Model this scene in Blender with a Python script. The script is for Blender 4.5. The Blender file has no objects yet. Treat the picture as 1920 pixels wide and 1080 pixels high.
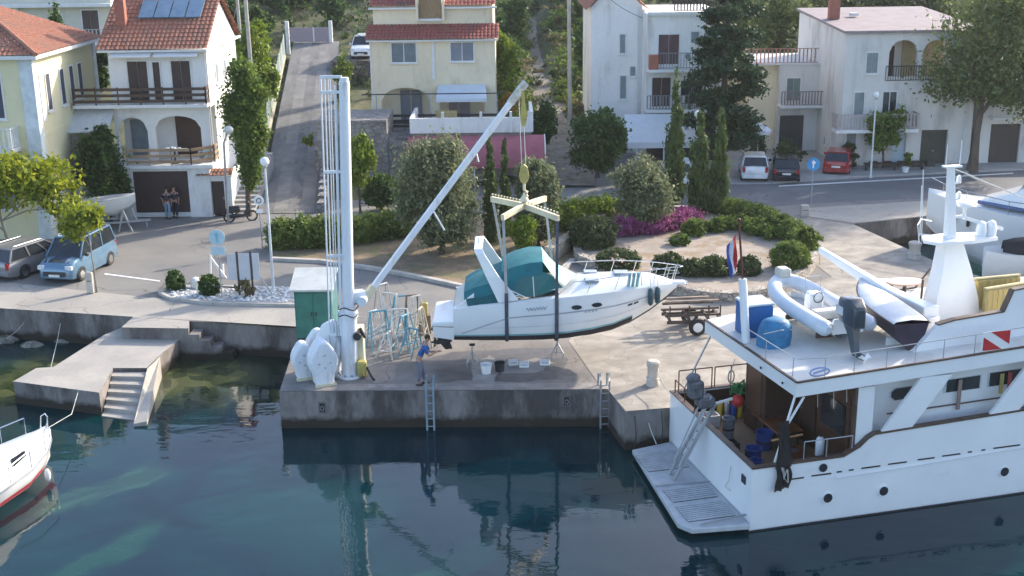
import bpy, math, random
import numpy as np
from mathutils import Vector, Matrix
random.seed(7); rng = np.random.default_rng(11)
scene = bpy.context.scene
col = scene.collection
R_ = math.radians
PI = math.pi

# ------------------------------------------------------------------ camera, sky, sun, exposure
CAM_H = 15.2; FPX = 2300.0; PITCH = math.atan(684/2300.0); ROLL = R_(0.7)
_c, _s = math.cos(PITCH), math.sin(PITCH); _cr, _sr = math.cos(ROLL), math.sin(ROLL)
FW = Vector((0, _c, -_s)); r0 = Vector((1, 0, 0)); u0 = Vector((0, _s, _c))
CR = r0*_cr - u0*_sr; CU = r0*_sr + u0*_cr
cam = bpy.data.cameras.new('camera'); co = bpy.data.objects.new('camera', cam); col.objects.link(co)
m = Matrix((CR, CU, -FW)).transposed().to_4x4(); m.translation = (0, 0, CAM_H)
co.matrix_world = m
cam.sensor_width = 36; cam.lens = FPX/1920*36; cam.clip_start = .5; cam.clip_end = 2000
scene.camera = co
SUN_EL = R_(26); SUN_DIR = Vector((0.76, 0.65, 0)).normalized()*math.cos(SUN_EL) + Vector((0, 0, math.sin(SUN_EL)))
w = bpy.data.worlds.new('World'); scene.world = w; w.use_nodes = True
nt = w.node_tree; bg = nt.nodes['Background']; sky = nt.nodes.new('ShaderNodeTexSky')
sky.sky_type = 'NISHITA'; sky.sun_disc = False; sky.sun_elevation = SUN_EL
sky.sun_rotation = math.atan2(SUN_DIR.x, SUN_DIR.y); sky.air_density = .85; sky.dust_density = 1.8; sky.ozone_density = 1.0
nt.links.new(sky.outputs[0], bg.inputs[0]); bg.inputs[1].default_value = 0.15
sl = bpy.data.lights.new('sun', 'SUN'); sl.energy = 2.5; sl.angle = R_(1.2); sl.color = (1, .88, .72)
so = bpy.data.objects.new('sun', sl); col.objects.link(so)
so.rotation_euler = (-SUN_DIR).to_track_quat('-Z', 'Y').to_euler(); so.location = SUN_DIR*100
scene.view_settings.view_transform = 'Standard'; scene.view_settings.look = 'None'
scene.view_settings.gamma = 1; scene.view_settings.exposure = 1.6

# ------------------------------------------------------------------ where a pixel of the photograph meets the ground
def ray(px, py):
    return FW*FPX + CR*(px-960) + CU*(540-py)
def G(px, py, z=0.0):
    d = ray(px, py); t = (z-CAM_H)/d.z; return Vector((d.x*t, d.y*t, z))
def D(px, py, Y):
    d = ray(px, py); t = Y/d.y; return Vector((d.x*t, Y, CAM_H+d.z*t))

# ------------------------------------------------------------------ object helpers
def tag(o, label=None, cat=None, group=None, kind=None):
    if label: o['label'] = label
    if cat: o['category'] = cat
    if group: o['group'] = group
    if kind: o['kind'] = kind
    return o
def empty(name, loc, rz=0, label=None, cat=None, group=None):
    o = bpy.data.objects.new(name, None); col.objects.link(o); o.empty_display_size = .3
    o.location = loc; o.rotation_euler = (0, 0, rz)
    return tag(o, label, cat, group)
def copy_tree(o, parent=None):
    c = o.copy(); col.objects.link(c)
    if parent: c.parent = parent
    for ch in [x for x in col.objects if x.parent == o]: copy_tree(ch, c)
    return c
class MB:
    def __init__(s, mtx=None): s.v = []; s.f = []; s.m = mtx
    def add(s, vs, fs):
        b = len(s.v); s.v += [tuple(s.m @ Vector(v)) if s.m else tuple(v) for v in vs]
        s.f += [tuple(i+b for i in f) for f in fs]; return s
    def box(s, x0, y0, z0, x1, y1, z1):
        return s.add([(x0,y0,z0),(x1,y0,z0),(x1,y1,z0),(x0,y1,z0),(x0,y0,z1),(x1,y0,z1),(x1,y1,z1),(x0,y1,z1)],
                     [(0,3,2,1),(4,5,6,7),(0,1,5,4),(1,2,6,5),(2,3,7,6),(3,0,4,7)])
    def rbox(s, x0, y0, z0, x1, y1, z1, c=.03):          # box with chamfered edges
        vs = []; 
        a = [(x0,x0+c,x1-c,x1),(y0,y0+c,y1-c,y1),(z0,z0+c,z1-c,z1)]
        def ring(xa, xb, ya, yb, z, k): return [(xa+k,ya,z),(xb-k,ya,z),(xb,ya+k,z),(xb,yb-k,z),(xb-k,yb,z),(xa+k,yb,z),(xa,yb-k,z),(xa,ya+k,z)]
        rs = [ring(x0+c,x1-c,y0+c,y1-c,z0,c*.5), ring(x0,x1,y0,y1,z0+c,c), ring(x0,x1,y0,y1,z1-c,c), ring(x0+c,x1-c,y0+c,y1-c,z1,c*.5)]
        return s.loft(rs, closed=True, caps=True)
    def loft(s, rings, closed=True, caps=False):
        n = len(rings[0]); vs = [p for r in rings for p in r]; fs = []
        for i in range(len(rings)-1):
            for j in range(n if closed else n-1):
                k = (j+1) % n; fs.append((i*n+j, i*n+k, (i+1)*n+k, (i+1)*n+j))
        if caps: fs.append(tuple(range(n))[::-1]); fs.append(tuple((len(rings)-1)*n+j for j in range(n)))
        return s.add(vs, fs)
    def prism(s, poly, z0, z1):
        n = len(poly); vs = [(p[0], p[1], z0) for p in poly]+[(p[0], p[1], z1) for p in poly]
        fs = [tuple(range(n))[::-1], tuple(range(n, 2*n))]+[(i, (i+1) % n, n+(i+1) % n, n+i) for i in range(n)]
        return s.add(vs, fs)
    def xprism(s, poly, y0, y1):                          # polygon in x-z, thick in y
        n = len(poly); vs = [(p[0], y0, p[1]) for p in poly]+[(p[0], y1, p[1]) for p in poly]
        fs = [tuple(range(n)), tuple(range(n, 2*n))[::-1]]+[((i+1) % n, i, n+i, n+(i+1) % n) for i in range(n)]
        return s.add(vs, fs)
    def yprism(s, poly, x0, x1):                          # polygon in y-z, thick in x
        n = len(poly); vs = [(x0, p[0], p[1]) for p in poly]+[(x1, p[0], p[1]) for p in poly]
        fs = [tuple(range(n))[::-1], tuple(range(n, 2*n))]+[(i, (i+1) % n, n+(i+1) % n, n+i) for i in range(n)]
        return s.add(vs, fs)
    def tube(s, pts, r, n=6, closed=False):
        pts = [Vector(p) for p in pts]; rs = r if isinstance(r, (list, tuple)) else [r]*len(pts); rings = []
        ref = Vector((0, 0, 1))
        for i, p in enumerate(pts):
            a = pts[i-1] if i > 0 else (pts[-1] if closed else p); b = pts[i+1] if i < len(pts)-1 else (pts[0] if closed else p)
            t = (b-a).normalized() if (b-a).length > 1e-6 else Vector((0, 0, 1))
            x = t.cross(ref if abs(t.dot(ref)) < .95 else Vector((0, 1, 0))).normalized(); y = t.cross(x)
            rings.append([tuple(p+(x*math.cos(2*PI*k/n)+y*math.sin(2*PI*k/n))*rs[i]) for k in range(n)])
        if closed: rings.append(rings[0]); return s.loft(rings)
        return s.loft(rings, caps=True)
    def beam(s, p0, p1, w, h, up=(0, 0, 1)):              # rectangular bar between two points
        p0 = Vector(p0); p1 = Vector(p1); t = (p1-p0).normalized(); up = Vector(up)
        if abs(t.dot(up)) > .95: up = Vector((0, 1, 0))
        x = t.cross(up).normalized(); y = x.cross(t); q = [x*w/2+y*h/2, -x*w/2+y*h/2, -x*w/2-y*h/2, x*w/2-y*h/2]
        return s.loft([[tuple(p0+a) for a in q], [tuple(p1+a) for a in q]], caps=True)
    def cyl(s, c, r, z0, z1, n=16, r1=None):
        r1 = r if r1 is None else r1
        return s.loft([[(c[0]+rr*math.cos(2*PI*k/n), c[1]+rr*math.sin(2*PI*k/n), z) for k in range(n)] for rr, z in ((r, z0), (r1, z1))], caps=True)
    def lathe(s, c, prof, n=16, axis='z'):
        rings = []
        for r, z in prof:
            rg = []
            for k in range(n):
                a = 2*PI*k/n; p = (r*math.cos(a), r*math.sin(a), z)
                if axis == 'y': p = (p[0], p[2], p[1])
                if axis == 'x': p = (p[2], p[0], p[1])
                rg.append((c[0]+p[0], c[1]+p[1], c[2]+p[2]))
            rings.append(rg)
        return s.loft(rings, caps=True)
    def ball(s, c, r, nu=12, nv=8, jit=0, sq=1.0):
        rx, ry, rz = r if isinstance(r, (tuple, list)) else (r, r, r); rings = []
        for i in range(nv+1):
            t = PI*i/nv; sr = max(math.sin(t), .02)
            rings.append([(c[0]+rx*sr*math.cos(2*PI*k/nu)*(1+random.uniform(-jit, jit)), c[1]+ry*sr*math.sin(2*PI*k/nu)*(1+random.uniform(-jit, jit)),
                           c[2]+rz*math.cos(t)*(1+random.uniform(-jit, jit)/2)) for k in range(nu)])
        return s.loft(rings, caps=True)
    def sheet(s, pts): return s.add(pts, [tuple(range(len(pts)))])
    def build(s, name, mt, parent=None, smooth=False, label=None, cat=None, group=None, kind=None, bevel=0):
        me = bpy.data.meshes.new(name); me.from_pydata(s.v, [], s.f); me.update()
        o = bpy.data.objects.new(name, me); col.objects.link(o)
        if mt: me.materials.append(mt)
        if parent: o.parent = parent
        if smooth:
            me.polygons.foreach_set('use_smooth', [True]*len(me.polygons))
            try: me.set_sharp_from_angle(angle=R_(42))
            except Exception: pass
        if bevel:
            b = o.modifiers.new('bevel', 'BEVEL'); b.width = bevel; b.segments = 2; b.limit_method = 'ANGLE'
        return tag(o, label, cat, group, kind)

# ------------------------------------------------------------------ materials
_M = {}
def hexc(h): return tuple(((int(h[i:i+2], 16)/255)**2.2) for i in (0, 2, 4))
def mat(name, c1, c2=None, scale=2.0, rough=.7, metal=0, bump=0, bscale=25, grain=.12, gscale=30, spec=.5, world=False, emit=None, c3=None, s3=.6, t3=(.55, .7), stretch=None, alpha=None, coat=0, crack=None):
    if name in _M: return _M[name]
    m = bpy.data.materials.new(name); m.use_nodes = True; n = m.node_tree.nodes; L = m.node_tree.links
    b = n['Principled BSDF']; b.inputs['Roughness'].default_value = rough; b.inputs['Metallic'].default_value = metal
    b.inputs['Specular IOR Level'].default_value = spec; b.inputs['Coat Weight'].default_value = coat
    if world: src = n.new('ShaderNodeNewGeometry').outputs['Position']
    else: src = n.new('ShaderNodeTexCoord').outputs['Object']
    if stretch:
        mp = n.new('ShaderNodeMapping'); mp.inputs['Scale'].default_value = stretch; L.new(src, mp.inputs[0]); src = mp.outputs[0]
    c2 = c2 or tuple(x*.8 for x in c1)
    def noise(sc, det=5, ro=.6):
        t = n.new('ShaderNodeTexNoise'); t.inputs['Scale'].default_value = sc; t.inputs['Detail'].default_value = det; t.inputs['Roughness'].default_value = ro
        L.new(src, t.inputs['Vector']); return t.outputs[0]
    def ramp(f, a, b_):
        r = n.new('ShaderNodeMapRange'); r.inputs[1].default_value = a; r.inputs[2].default_value = b_; L.new(f, r.inputs[0]); return r.outputs[0]
    def mix(f, a, b_, mode='MIX'):
        x = n.new('ShaderNodeMix'); x.data_type = 'RGBA'; x.blend_type = mode
        if isinstance(f, float): x.inputs[0].default_value = f
        else: L.new(f, x.inputs[0])
        for s_, v in ((6, a), (7, b_)):
            if isinstance(v, tuple): x.inputs[s_].default_value = (*v, 1)
            else: L.new(v, x.inputs[s_])
        return x.outputs[2]
    o = mix(ramp(noise(scale), .38, .62), c1, c2)
    if c3: o = mix(ramp(noise(s3, 6, .7), *t3), o, c3)
    if crack:   # thin irregular cracks and joints: (cell size scale, width, depth of tone)
        nv = n.new('ShaderNodeTexNoise'); nv.inputs['Scale'].default_value = crack[0]*2.5; nv.inputs['Detail'].default_value = 4; L.new(src, nv.inputs['Vector'])
        va = n.new('ShaderNodeVectorMath'); va.operation = 'MULTIPLY_ADD'; L.new(nv.outputs['Color'], va.inputs[0]); va.inputs[1].default_value = (.35/crack[0],)*3; L.new(src, va.inputs[2])
        vo = n.new('ShaderNodeTexVoronoi'); vo.feature = 'DISTANCE_TO_EDGE'; vo.inputs['Scale'].default_value = crack[0]; L.new(va.outputs[0], vo.inputs['Vector'])
        f1 = ramp(vo.outputs['Distance'], crack[1], 0.0); mm = n.new('ShaderNodeMath'); mm.operation = 'MULTIPLY'; L.new(f1, mm.inputs[0]); L.new(ramp(noise(crack[0]*1.7, 3), .42, .58), mm.inputs[1])
        m2 = n.new('ShaderNodeMath'); m2.operation = 'MULTIPLY'; L.new(mm.outputs[0], m2.inputs[0]); m2.inputs[1].default_value = crack[2]
        o = mix(m2.outputs[0], o, tuple(x*.3 for x in c2))
    g = n.new('ShaderNodeMapRange'); L.new(noise(gscale, 3, .7), g.inputs[0]); g.inputs[1].default_value = .3; g.inputs[2].default_value = .7
    g.inputs[3].default_value = 1-grain; g.inputs[4].default_value = 1+grain
    v = n.new('ShaderNodeVectorMath'); v.operation = 'SCALE'; L.new(o, v.inputs[0]); L.new(g.outputs[0], v.inputs['Scale']); L.new(v.outputs[0], b.inputs['Base Color'])
    if bump:
        bn = n.new('ShaderNodeBump'); bn.inputs['Strength'].default_value = min(bump, 1); bn.inputs['Distance'].default_value = .03
        L.new(noise(bscale, 4), bn.inputs['Height']); L.new(bn.outputs[0], b.inputs['Normal'])
    if emit: b.inputs['Emission Color'].default_value = (*c1, 1); b.inputs['Emission Strength'].default_value = emit
    if alpha is not None: b.inputs['Alpha'].default_value = alpha
    m['_n'] = 1; _M[name] = m; return m
def stone_mat(name, ca, cb, mortar, scale=3.0, edge=.06, bump=.8, stretch=(1, 1, 1.5)):
    if name in _M: return _M[name]
    m = bpy.data.materials.new(name); m.use_nodes = True; n = m.node_tree.nodes; L = m.node_tree.links; b = n['Principled BSDF']
    b.inputs['Roughness'].default_value = .9
    src = n.new('ShaderNodeNewGeometry').outputs['Position']; mp = n.new('ShaderNodeMapping'); mp.inputs['Scale'].default_value = stretch; nz = n.new('ShaderNodeTexNoise'); nz.inputs['Scale'].default_value = scale*1.2; L.new(src, nz.inputs[0]); na = n.new('ShaderNodeVectorMath'); na.operation = 'MULTIPLY_ADD'; L.new(nz.outputs['Color'], na.inputs[0]); na.inputs[1].default_value = (.28/scale,)*3; L.new(src, na.inputs[2]); L.new(na.outputs[0], mp.inputs[0])
    v = n.new('ShaderNodeTexVoronoi'); v.inputs['Scale'].default_value = scale; L.new(mp.outputs[0], v.inputs[0])
    e = n.new('ShaderNodeTexVoronoi'); e.feature = 'DISTANCE_TO_EDGE'; e.inputs['Scale'].default_value = scale; L.new(mp.outputs[0], e.inputs[0])
    sp = n.new('ShaderNodeSeparateColor'); L.new(v.outputs['Color'], sp.inputs[0])
    x = n.new('ShaderNodeMix'); x.data_type = 'RGBA'; L.new(sp.outputs[0], x.inputs[0]); x.inputs[6].default_value = (*ca, 1); x.inputs[7].default_value = (*cb, 1)
    r = n.new('ShaderNodeMapRange'); L.new(e.outputs[0], r.inputs[0]); r.inputs[1].default_value = edge*.3; r.inputs[2].default_value = edge
    y = n.new('ShaderNodeMix'); y.data_type = 'RGBA'; L.new(r.outputs[0], y.inputs[0]); y.inputs[6].default_value = (*mortar, 1); L.new(x.outputs[2], y.inputs[7])
    ns = n.new('ShaderNodeTexNoise'); ns.inputs['Scale'].default_value = 1.2; ns.inputs['Detail'].default_value = 8; L.new(src, ns.inputs[0])
    g = n.new('ShaderNodeMapRange'); L.new(ns.outputs[0], g.inputs[0]); g.inputs[1].default_value = .3; g.inputs[2].default_value = .7; g.inputs[3].default_value = .7; g.inputs[4].default_value = 1.2
    sc = n.new('ShaderNodeVectorMath'); sc.operation = 'SCALE'; L.new(y.outputs[2], sc.inputs[0]); L.new(g.outputs[0], sc.inputs['Scale']); L.new(sc.outputs[0], b.inputs[0])
    bn = n.new('ShaderNodeBump'); bn.inputs['Strength'].default_value = bump; bn.inputs['Distance'].default_value = .05; L.new(r.outputs[0], bn.inputs['Height']); L.new(bn.outputs[0], b.inputs['Normal'])
    _M[name] = m; return m
def glass_mat(name, c=(.02, .025, .03), rough=.08):
    if name in _M: return _M[name]
    m = mat(name, c, tuple(x*1.5 for x in c), scale=1.5, rough=rough, spec=.6, grain=.1); return m
def leaf_mat(name, dark, light, warm=None, trans=.35):
    if name in _M: return _M[name]
    m = bpy.data.materials.new(name); m.use_nodes = True; n = m.node_tree.nodes; L = m.node_tree.links; b = n['Principled BSDF']
    b.inputs['Roughness'].default_value = .6; b.inputs['Specular IOR Level'].default_value = .3
    g = n.new('ShaderNodeNewGeometry'); ns = n.new('ShaderNodeTexNoise'); ns.inputs['Scale'].default_value = 1.3; ns.inputs['Detail'].default_value = 4
    L.new(g.outputs['Position'], ns.inputs[0])
    a = n.new('ShaderNodeMath'); a.operation = 'MULTIPLY_ADD'; L.new(g.outputs['Random Per Island'], a.inputs[0]); a.inputs[1].default_value = .55
    r = n.new('ShaderNodeMapRange'); L.new(ns.outputs[0], r.inputs[0]); r.inputs[1].default_value = .35; r.inputs[2].default_value = .65; r.inputs[4].default_value = .5; L.new(r.outputs[0], a.inputs[2])
    x = n.new('ShaderNodeMix'); x.data_type = 'RGBA'; L.new(a.outputs[0], x.inputs[0]); x.inputs[6].default_value = (*dark, 1); x.inputs[7].default_value = (*light, 1)
    out = x.outputs[2]
    if warm:
        gt = n.new('ShaderNodeMath'); gt.operation = 'GREATER_THAN'; L.new(g.outputs['Random Per Island'], gt.inputs[0]); gt.inputs[1].default_value = .88
        y = n.new('ShaderNodeMix'); y.data_type = 'RGBA'; L.new(gt.outputs[0], y.inputs[0]); L.new(out, y.inputs[6]); y.inputs[7].default_value = (*warm, 1); out = y.outputs[2]
    L.new(out, b.inputs[0])
    t = n.new('ShaderNodeBsdfTranslucent'); L.new(out, t.inputs[0]); ms = n.new('ShaderNodeMixShader'); ms.inputs[0].default_value = trans
    L.new(b.outputs[0], ms.inputs[1]); L.new(t.outputs[0], ms.inputs[2]); L.new(ms.outputs[0], n['Material Output'].inputs[0])
    _M[name] = m; return m

WHITE = mat('white_paint', (.80, .80, .79), (.74, .74, .73), rough=.35, grain=.03, scale=.8)
GEL = mat('gelcoat', (.80, .80, .79), (.75, .75, .74), rough=.22, grain=.02, scale=.6, coat=.3)
CHROME = mat('stainless', (.62, .63, .64), rough=.25, metal=1, grain=.05)
GALV = mat('galvanised', (.42, .44, .46), (.34, .36, .38), rough=.5, metal=.6, grain=.12)
DARK = mat('dark_plastic', (.02, .022, .025), (.035, .035, .04), rough=.5)
RUBBER = mat('rubber', (.018, .018, .018), (.03, .03, .03), rough=.85)
GLASS = glass_mat('window_glass'); 
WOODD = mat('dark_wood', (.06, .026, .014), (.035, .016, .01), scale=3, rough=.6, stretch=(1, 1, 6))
WOODR = mat('varnished_wood', (.20, .07, .025), (.12, .04, .015), scale=3, rough=.35, stretch=(1, 1, 5))
# ------------------------------------------------------------------ setting
WZ = -1.35
CONC = mat('quay_concrete', (.36, .335, .295), (.28, .265, .24), scale=.35, rough=.85, bump=.3, grain=.10, gscale=9, world=True, c3=(.31, .29, .27), s3=.5, t3=(.50, .70), crack=(.35, .012, .8))
PLAT = mat('platform_concrete', (.22, .20, .185), (.16, .148, .138), scale=.5, rough=.8, bump=.35, grain=.13, gscale=12, world=True, c3=(.125, .115, .11), s3=.7, t3=(.50, .66), crack=(.4, .012, .8))
ASPH = mat('asphalt', (.215, .205, .19), (.165, .16, .155), scale=.25, rough=.9, bump=.3, grain=.10, gscale=25, world=True, c3=(.17, .165, .16), s3=.35, t3=(.52, .66), crack=(.22, .012, .7))
ASPH2 = mat('road_asphalt', (.135, .14, .15), (.11, .115, .125), scale=.3, rough=.9, bump=.3, grain=.10, gscale=25, world=True, c3=(.19, .19, .195), s3=.25, t3=(.52, .7), crack=(.2, .01, .6))
PAVE = mat('pavement_slab', (.36, .35, .34), (.29, .285, .28), scale=.6, rough=.85, bump=.2, grain=.1, gscale=15, world=True)
SOIL = mat('bare_soil', (.26, .19, .12), (.17, .13, .085), scale=1.5, rough=.95, bump=.8, grain=.25, gscale=12, world=True, c3=(.12, .13, .05), s3=.8, t3=(.5, .65))
def paving_mat():
    m = stone_mat('harbour_paving', (.35, .315, .27), (.275, .25, .215), (.22, .20, .175), scale=.95, edge=.014, bump=.15, stretch=(1, 1.5, 1)); return m
STONEP = paving_mat()
def wall_wet_mat():
    # concrete with a dark tidal band of algae just above the waterline
    m = mat('quay_wall', (.235, .21, .195), (.15, .135, .125), scale=.8, rough=.85, bump=.7, bscale=6, grain=.18, gscale=5, world=True, c3=(.075, .065, .06), s3=.4, t3=(.46, .58), stretch=(1, 1, .35))
    n = m.node_tree.nodes; L = m.node_tree.links; b = n['Principled BSDF']; src = b.inputs['Base Color'].links[0].from_socket
    g = n.new('ShaderNodeNewGeometry'); sp = n.new('ShaderNodeSeparateXYZ'); L.new(g.outputs['Position'], sp.inputs[0])
    ns = n.new('ShaderNodeTexNoise'); ns.inputs['Scale'].default_value = 2.5; ns.inputs['Detail'].default_value = 5; L.new(g.outputs['Position'], ns.inputs[0])
    a = n.new('ShaderNodeMath'); a.operation = 'MULTIPLY_ADD'; L.new(ns.outputs[0], a.inputs[0]); a.inputs[1].default_value = -.45; L.new(sp.outputs[2], a.inputs[2])
    r = n.new('ShaderNodeMapRange'); L.new(a.outputs[0], r.inputs[0]); r.inputs[1].default_value = WZ+.02; r.inputs[2].default_value = WZ+.22; r.inputs[3].default_value = 1; r.inputs[4].default_value = 0
    x = n.new('ShaderNodeMix'); x.data_type = 'RGBA'; L.new(r.outputs[0], x.inputs[0]); L.new(src, x.inputs[6]); x.inputs[7].default_value = (.028, .022, .014, 1)
    L.new(x.outputs[2], b.inputs['Base Color']); return m
QWALL = wall_wet_mat()

shore = [G(-900, 560), G(0, 577), G(251, 593), G(228, 613), G(353, 615), G(355, 601), G(567, 612)]
plat_l = Vector((-7.97, 39.08, 0)); plat_r = Vector((3.0, 38.9, 0))
pier = [Vector((3.2, 38.9, 0)), Vector((3.62, 36.9, 0)), Vector((5.2, 37.2, 0)), Vector((9.5, 38.9, 0)), Vector((19, 43.0, 0)), Vector((23.5, 46, 0)), Vector((19.6, 54.3, 0))]
basin = [G(1600, 420), G(1740, 405), G(1920, 385), Vector((60, 72, 0))]
outline = shore + [Vector((-8.35, 45.9, 0)), plat_l, plat_r] + pier + basin + [Vector((90, 75, 0)), Vector((90, 84, 0)), Vector((-70, 84, 0)), Vector((-70, 50, 0))]
# land: top at z = 0 and walls down into the water
bt = MB(); bt.sheet([(p.x, p.y, 0) for p in outline]); bt.build('ground', ASPH, kind='structure')
k = len(shore)+1+2+len(pier)+len(basin)
bw = MB()
def subdiv_wall(bw, a, b, z0, z1, nseg=None):
    nseg = nseg or max(1, int((b-a).length/1.2)); 
    for i in range(nseg):
        p = a.lerp(b, i/nseg); q = a.lerp(b, (i+1)/nseg); bw.add([(p.x, p.y, z0), (q.x, q.y, z0), (q.x, q.y, z1), (p.x, p.y, z1)], [(0, 1, 2, 3)])
for i in range(k-1): subdiv_wall(bw, outline[i], outline[i+1], -6, -.002)
bw.build('quay_wall', QWALL, kind='structure')
# water
def water_mat():
    m = bpy.data.materials.new('sea_water'); m.use_nodes = True; n = m.node_tree.nodes; L = m.node_tree.links; b = n['Principled BSDF']
    g = n.new('ShaderNodeNewGeometry'); pos = g.outputs['Position']
    ns = n.new('ShaderNodeTexNoise'); ns.inputs['Scale'].default_value = .16; ns.inputs['Detail'].default_value = 6; ns.inputs['Roughness'].default_value = .65; L.new(pos, ns.inputs[0])
    r = n.new('ShaderNodeMapRange'); L.new(ns.outputs[0], r.inputs[0]); r.inputs[1].default_value = .42; r.inputs[2].default_value = .62
    x = n.new('ShaderNodeMix'); x.data_type = 'RGBA'; L.new(r.outputs[0], x.inputs[0]); x.inputs[6].default_value = (.0006, .014, .023, 1); x.inputs[7].default_value = (.001, .032, .034, 1)
    # pale sandy bands on the bottom
    out = x.outputs[2]
    wob = n.new('ShaderNodeTexNoise'); wob.inputs['Scale'].default_value = .5; wob.inputs['Detail'].default_value = 5; L.new(pos, wob.inputs[0])
    stn = n.new('ShaderNodeTexVoronoi'); stn.inputs['Scale'].default_value = 1.6; L.new(pos, stn.inputs[0]); stc = n.new('ShaderNodeSeparateColor'); L.new(stn.outputs['Color'], stc.inputs[0])
    def band(p, q, wd, colr, col2=None):
        nonlocal out
        d = Vector((q.x-p.x, q.y-p.y, 0)); Ln = d.length; d.normalize(); nn = Vector((-d.y, d.x, 0))
        def dot(v, k_):
            a = n.new('ShaderNodeVectorMath'); a.operation = 'DOT_PRODUCT'; L.new(pos, a.inputs[0]); a.inputs[1].default_value = v
            s_ = n.new('ShaderNodeMath'); s_.operation = 'SUBTRACT'; L.new(a.outputs['Value'], s_.inputs[0]); s_.inputs[1].default_value = k_; return s_.outputs[0]
        t = dot(nn, nn.dot(Vector((p.x, p.y, 0)))); u = dot(d, d.dot(Vector((p.x, p.y, 0))))
        w1 = n.new('ShaderNodeMath'); w1.operation = 'MULTIPLY_ADD'; L.new(wob.outputs[0], w1.inputs[0]); w1.inputs[1].default_value = 2.2; w1.inputs[2].default_value = -1.1
        t1 = n.new('ShaderNodeMath'); t1.operation = 'ADD'; L.new(t, t1.inputs[0]); L.new(w1.outputs[0], t1.inputs[1])
        ab = n.new('ShaderNodeMath'); ab.operation = 'ABSOLUTE'; L.new(t1.outputs[0], ab.inputs[0])
        m1 = n.new('ShaderNodeMapRange'); m1.interpolation_type = 'SMOOTHSTEP'; L.new(ab.outputs[0], m1.inputs[0]); m1.inputs[1].default_value = wd*.3; m1.inputs[2].default_value = wd; m1.inputs[3].default_value = 1; m1.inputs[4].default_value = 0
        m2 = n.new('ShaderNodeMath'); m2.operation = 'SUBTRACT'; L.new(u, m2.inputs[0]); m2.inputs[1].default_value = Ln/2
        m3 = n.new('ShaderNodeMath'); m3.operation = 'ABSOLUTE'; L.new(m2.outputs[0], m3.inputs[0])
        m4 = n.new('ShaderNodeMapRange'); m4.interpolation_type = 'SMOOTHSTEP'; L.new(m3.outputs[0], m4.inputs[0]); m4.inputs[1].default_value = Ln*.3; m4.inputs[2].default_value = Ln*.52; m4.inputs[3].default_value = 1; m4.inputs[4].default_value = 0
        mu = n.new('ShaderNodeMath'); mu.operation = 'MULTIPLY'; L.new(m1.outputs[0], mu.inputs[0]); L.new(m4.outputs[0], mu.inputs[1])
        y = n.new('ShaderNodeMix'); y.data_type = 'RGBA'; L.new(mu.outputs[0], y.inputs[0]); L.new(out, y.inputs[6]); y.inputs[7].default_value = (*colr, 1)
        if col2:
            z_ = n.new('ShaderNodeMix'); z_.data_type = 'RGBA'; L.new(stc.outputs[0], z_.inputs[0]); z_.inputs[6].default_value = (*colr, 1); z_.inputs[7].default_value = (*col2, 1); L.new(z_.outputs[2], y.inputs[7])
        out = y.outputs[2]
    band(G(60, 975, WZ), G(325, 865, WZ), .95, (.022, .072, .052)); band(G(60, 1120, WZ), G(320, 965, WZ), .8, (.006, .045, .036))
    band(G(-60, 700, WZ), G(560, 715, WZ), 3.6, (.020, .032, .014), (.085, .095, .040)); band(G(560, 1150, WZ), G(860, 1080, WZ), .9, (.005, .04, .036))
    L.new(out, b.inputs[0]); b.inputs['Roughness'].default_value = .02; b.inputs['IOR'].default_value = 1.34; b.inputs['Specular IOR Level'].default_value = .5
    # ripples
    mp = n.new('ShaderNodeMapping'); mp.inputs['Scale'].default_value = (1, 1.7, 1); L.new(pos, mp.inputs[0])
    n1 = n.new('ShaderNodeTexNoise'); n1.inputs['Scale'].default_value = .8; n1.inputs['Detail'].default_value = 5; n1.inputs['Roughness'].default_value = .5; L.new(mp.outputs[0], n1.inputs[0])
    bn = n.new('ShaderNodeBump'); bn.inputs['Strength'].default_value = .10; bn.inputs['Distance'].default_value = .10; L.new(n1.outputs[0], bn.inputs['Height']); L.new(bn.outputs[0], b.inputs['Normal'])
    return m
MB().sheet([(-150, -40, WZ), (150, -40, WZ), (150, 80, WZ), (-150, 80, WZ)]).build('water', water_mat(), kind='structure')
# ground coverings, each a few millimetres above the one below
def cover(name, pts, mt, z): MB().sheet([(p[0], p[1], z) for p in pts]).build(name, mt, kind='structure')
gp = lambda *a: [G(*q) for q in a]
def inset(pts): return pts
cover('quay', gp((-900, 560), (0, 578), (250, 594), (227.5, 614), (353.5, 616), (355, 602), (567, 613))+[Vector((-8.3, 45.9, 0))]+gp((566, 560), (300, 560), (0, 528), (-900, 500)), CONC, .004)
cover('crane_platform', [Vector((-8.33, 45.9, 0)), plat_l+Vector((.03, .02, 0)), plat_r, Vector((2.1, 43.94, 0)), Vector((1.6, 46.5, 0)), Vector((-1.9, 47.4, 0)), Vector((-8.3, 47.3, 0))], PLAT, .008)
cover('harbour_paving', [Vector((3.02, 38.93, 0)), pier[0], pier[1]+Vector((.02, .02, 0)), pier[2], pier[3], pier[4], pier[5], pier[6]]+gp((1600, 421), (1500, 405), (1430, 420), (1560, 520), (1440, 560), (1300, 560), (1180, 560), (1100, 585))+[Vector((2.12, 43.94, 0))], STONEP, .012)
cover('road', gp((1370, 348), (1960, 318))+[Vector((70, 79, 0)), Vector((70, 72, 0))]+gp((1960, 361), (1500, 383), (1370, 395), (1240, 420), (1130, 400)), ASPH2, .004)
cover('quay_edge', gp((1498, 404), (1503, 391), (1960, 363), (1960, 382), (1740, 404.5), (1601, 419)), CONC, .016)
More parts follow.
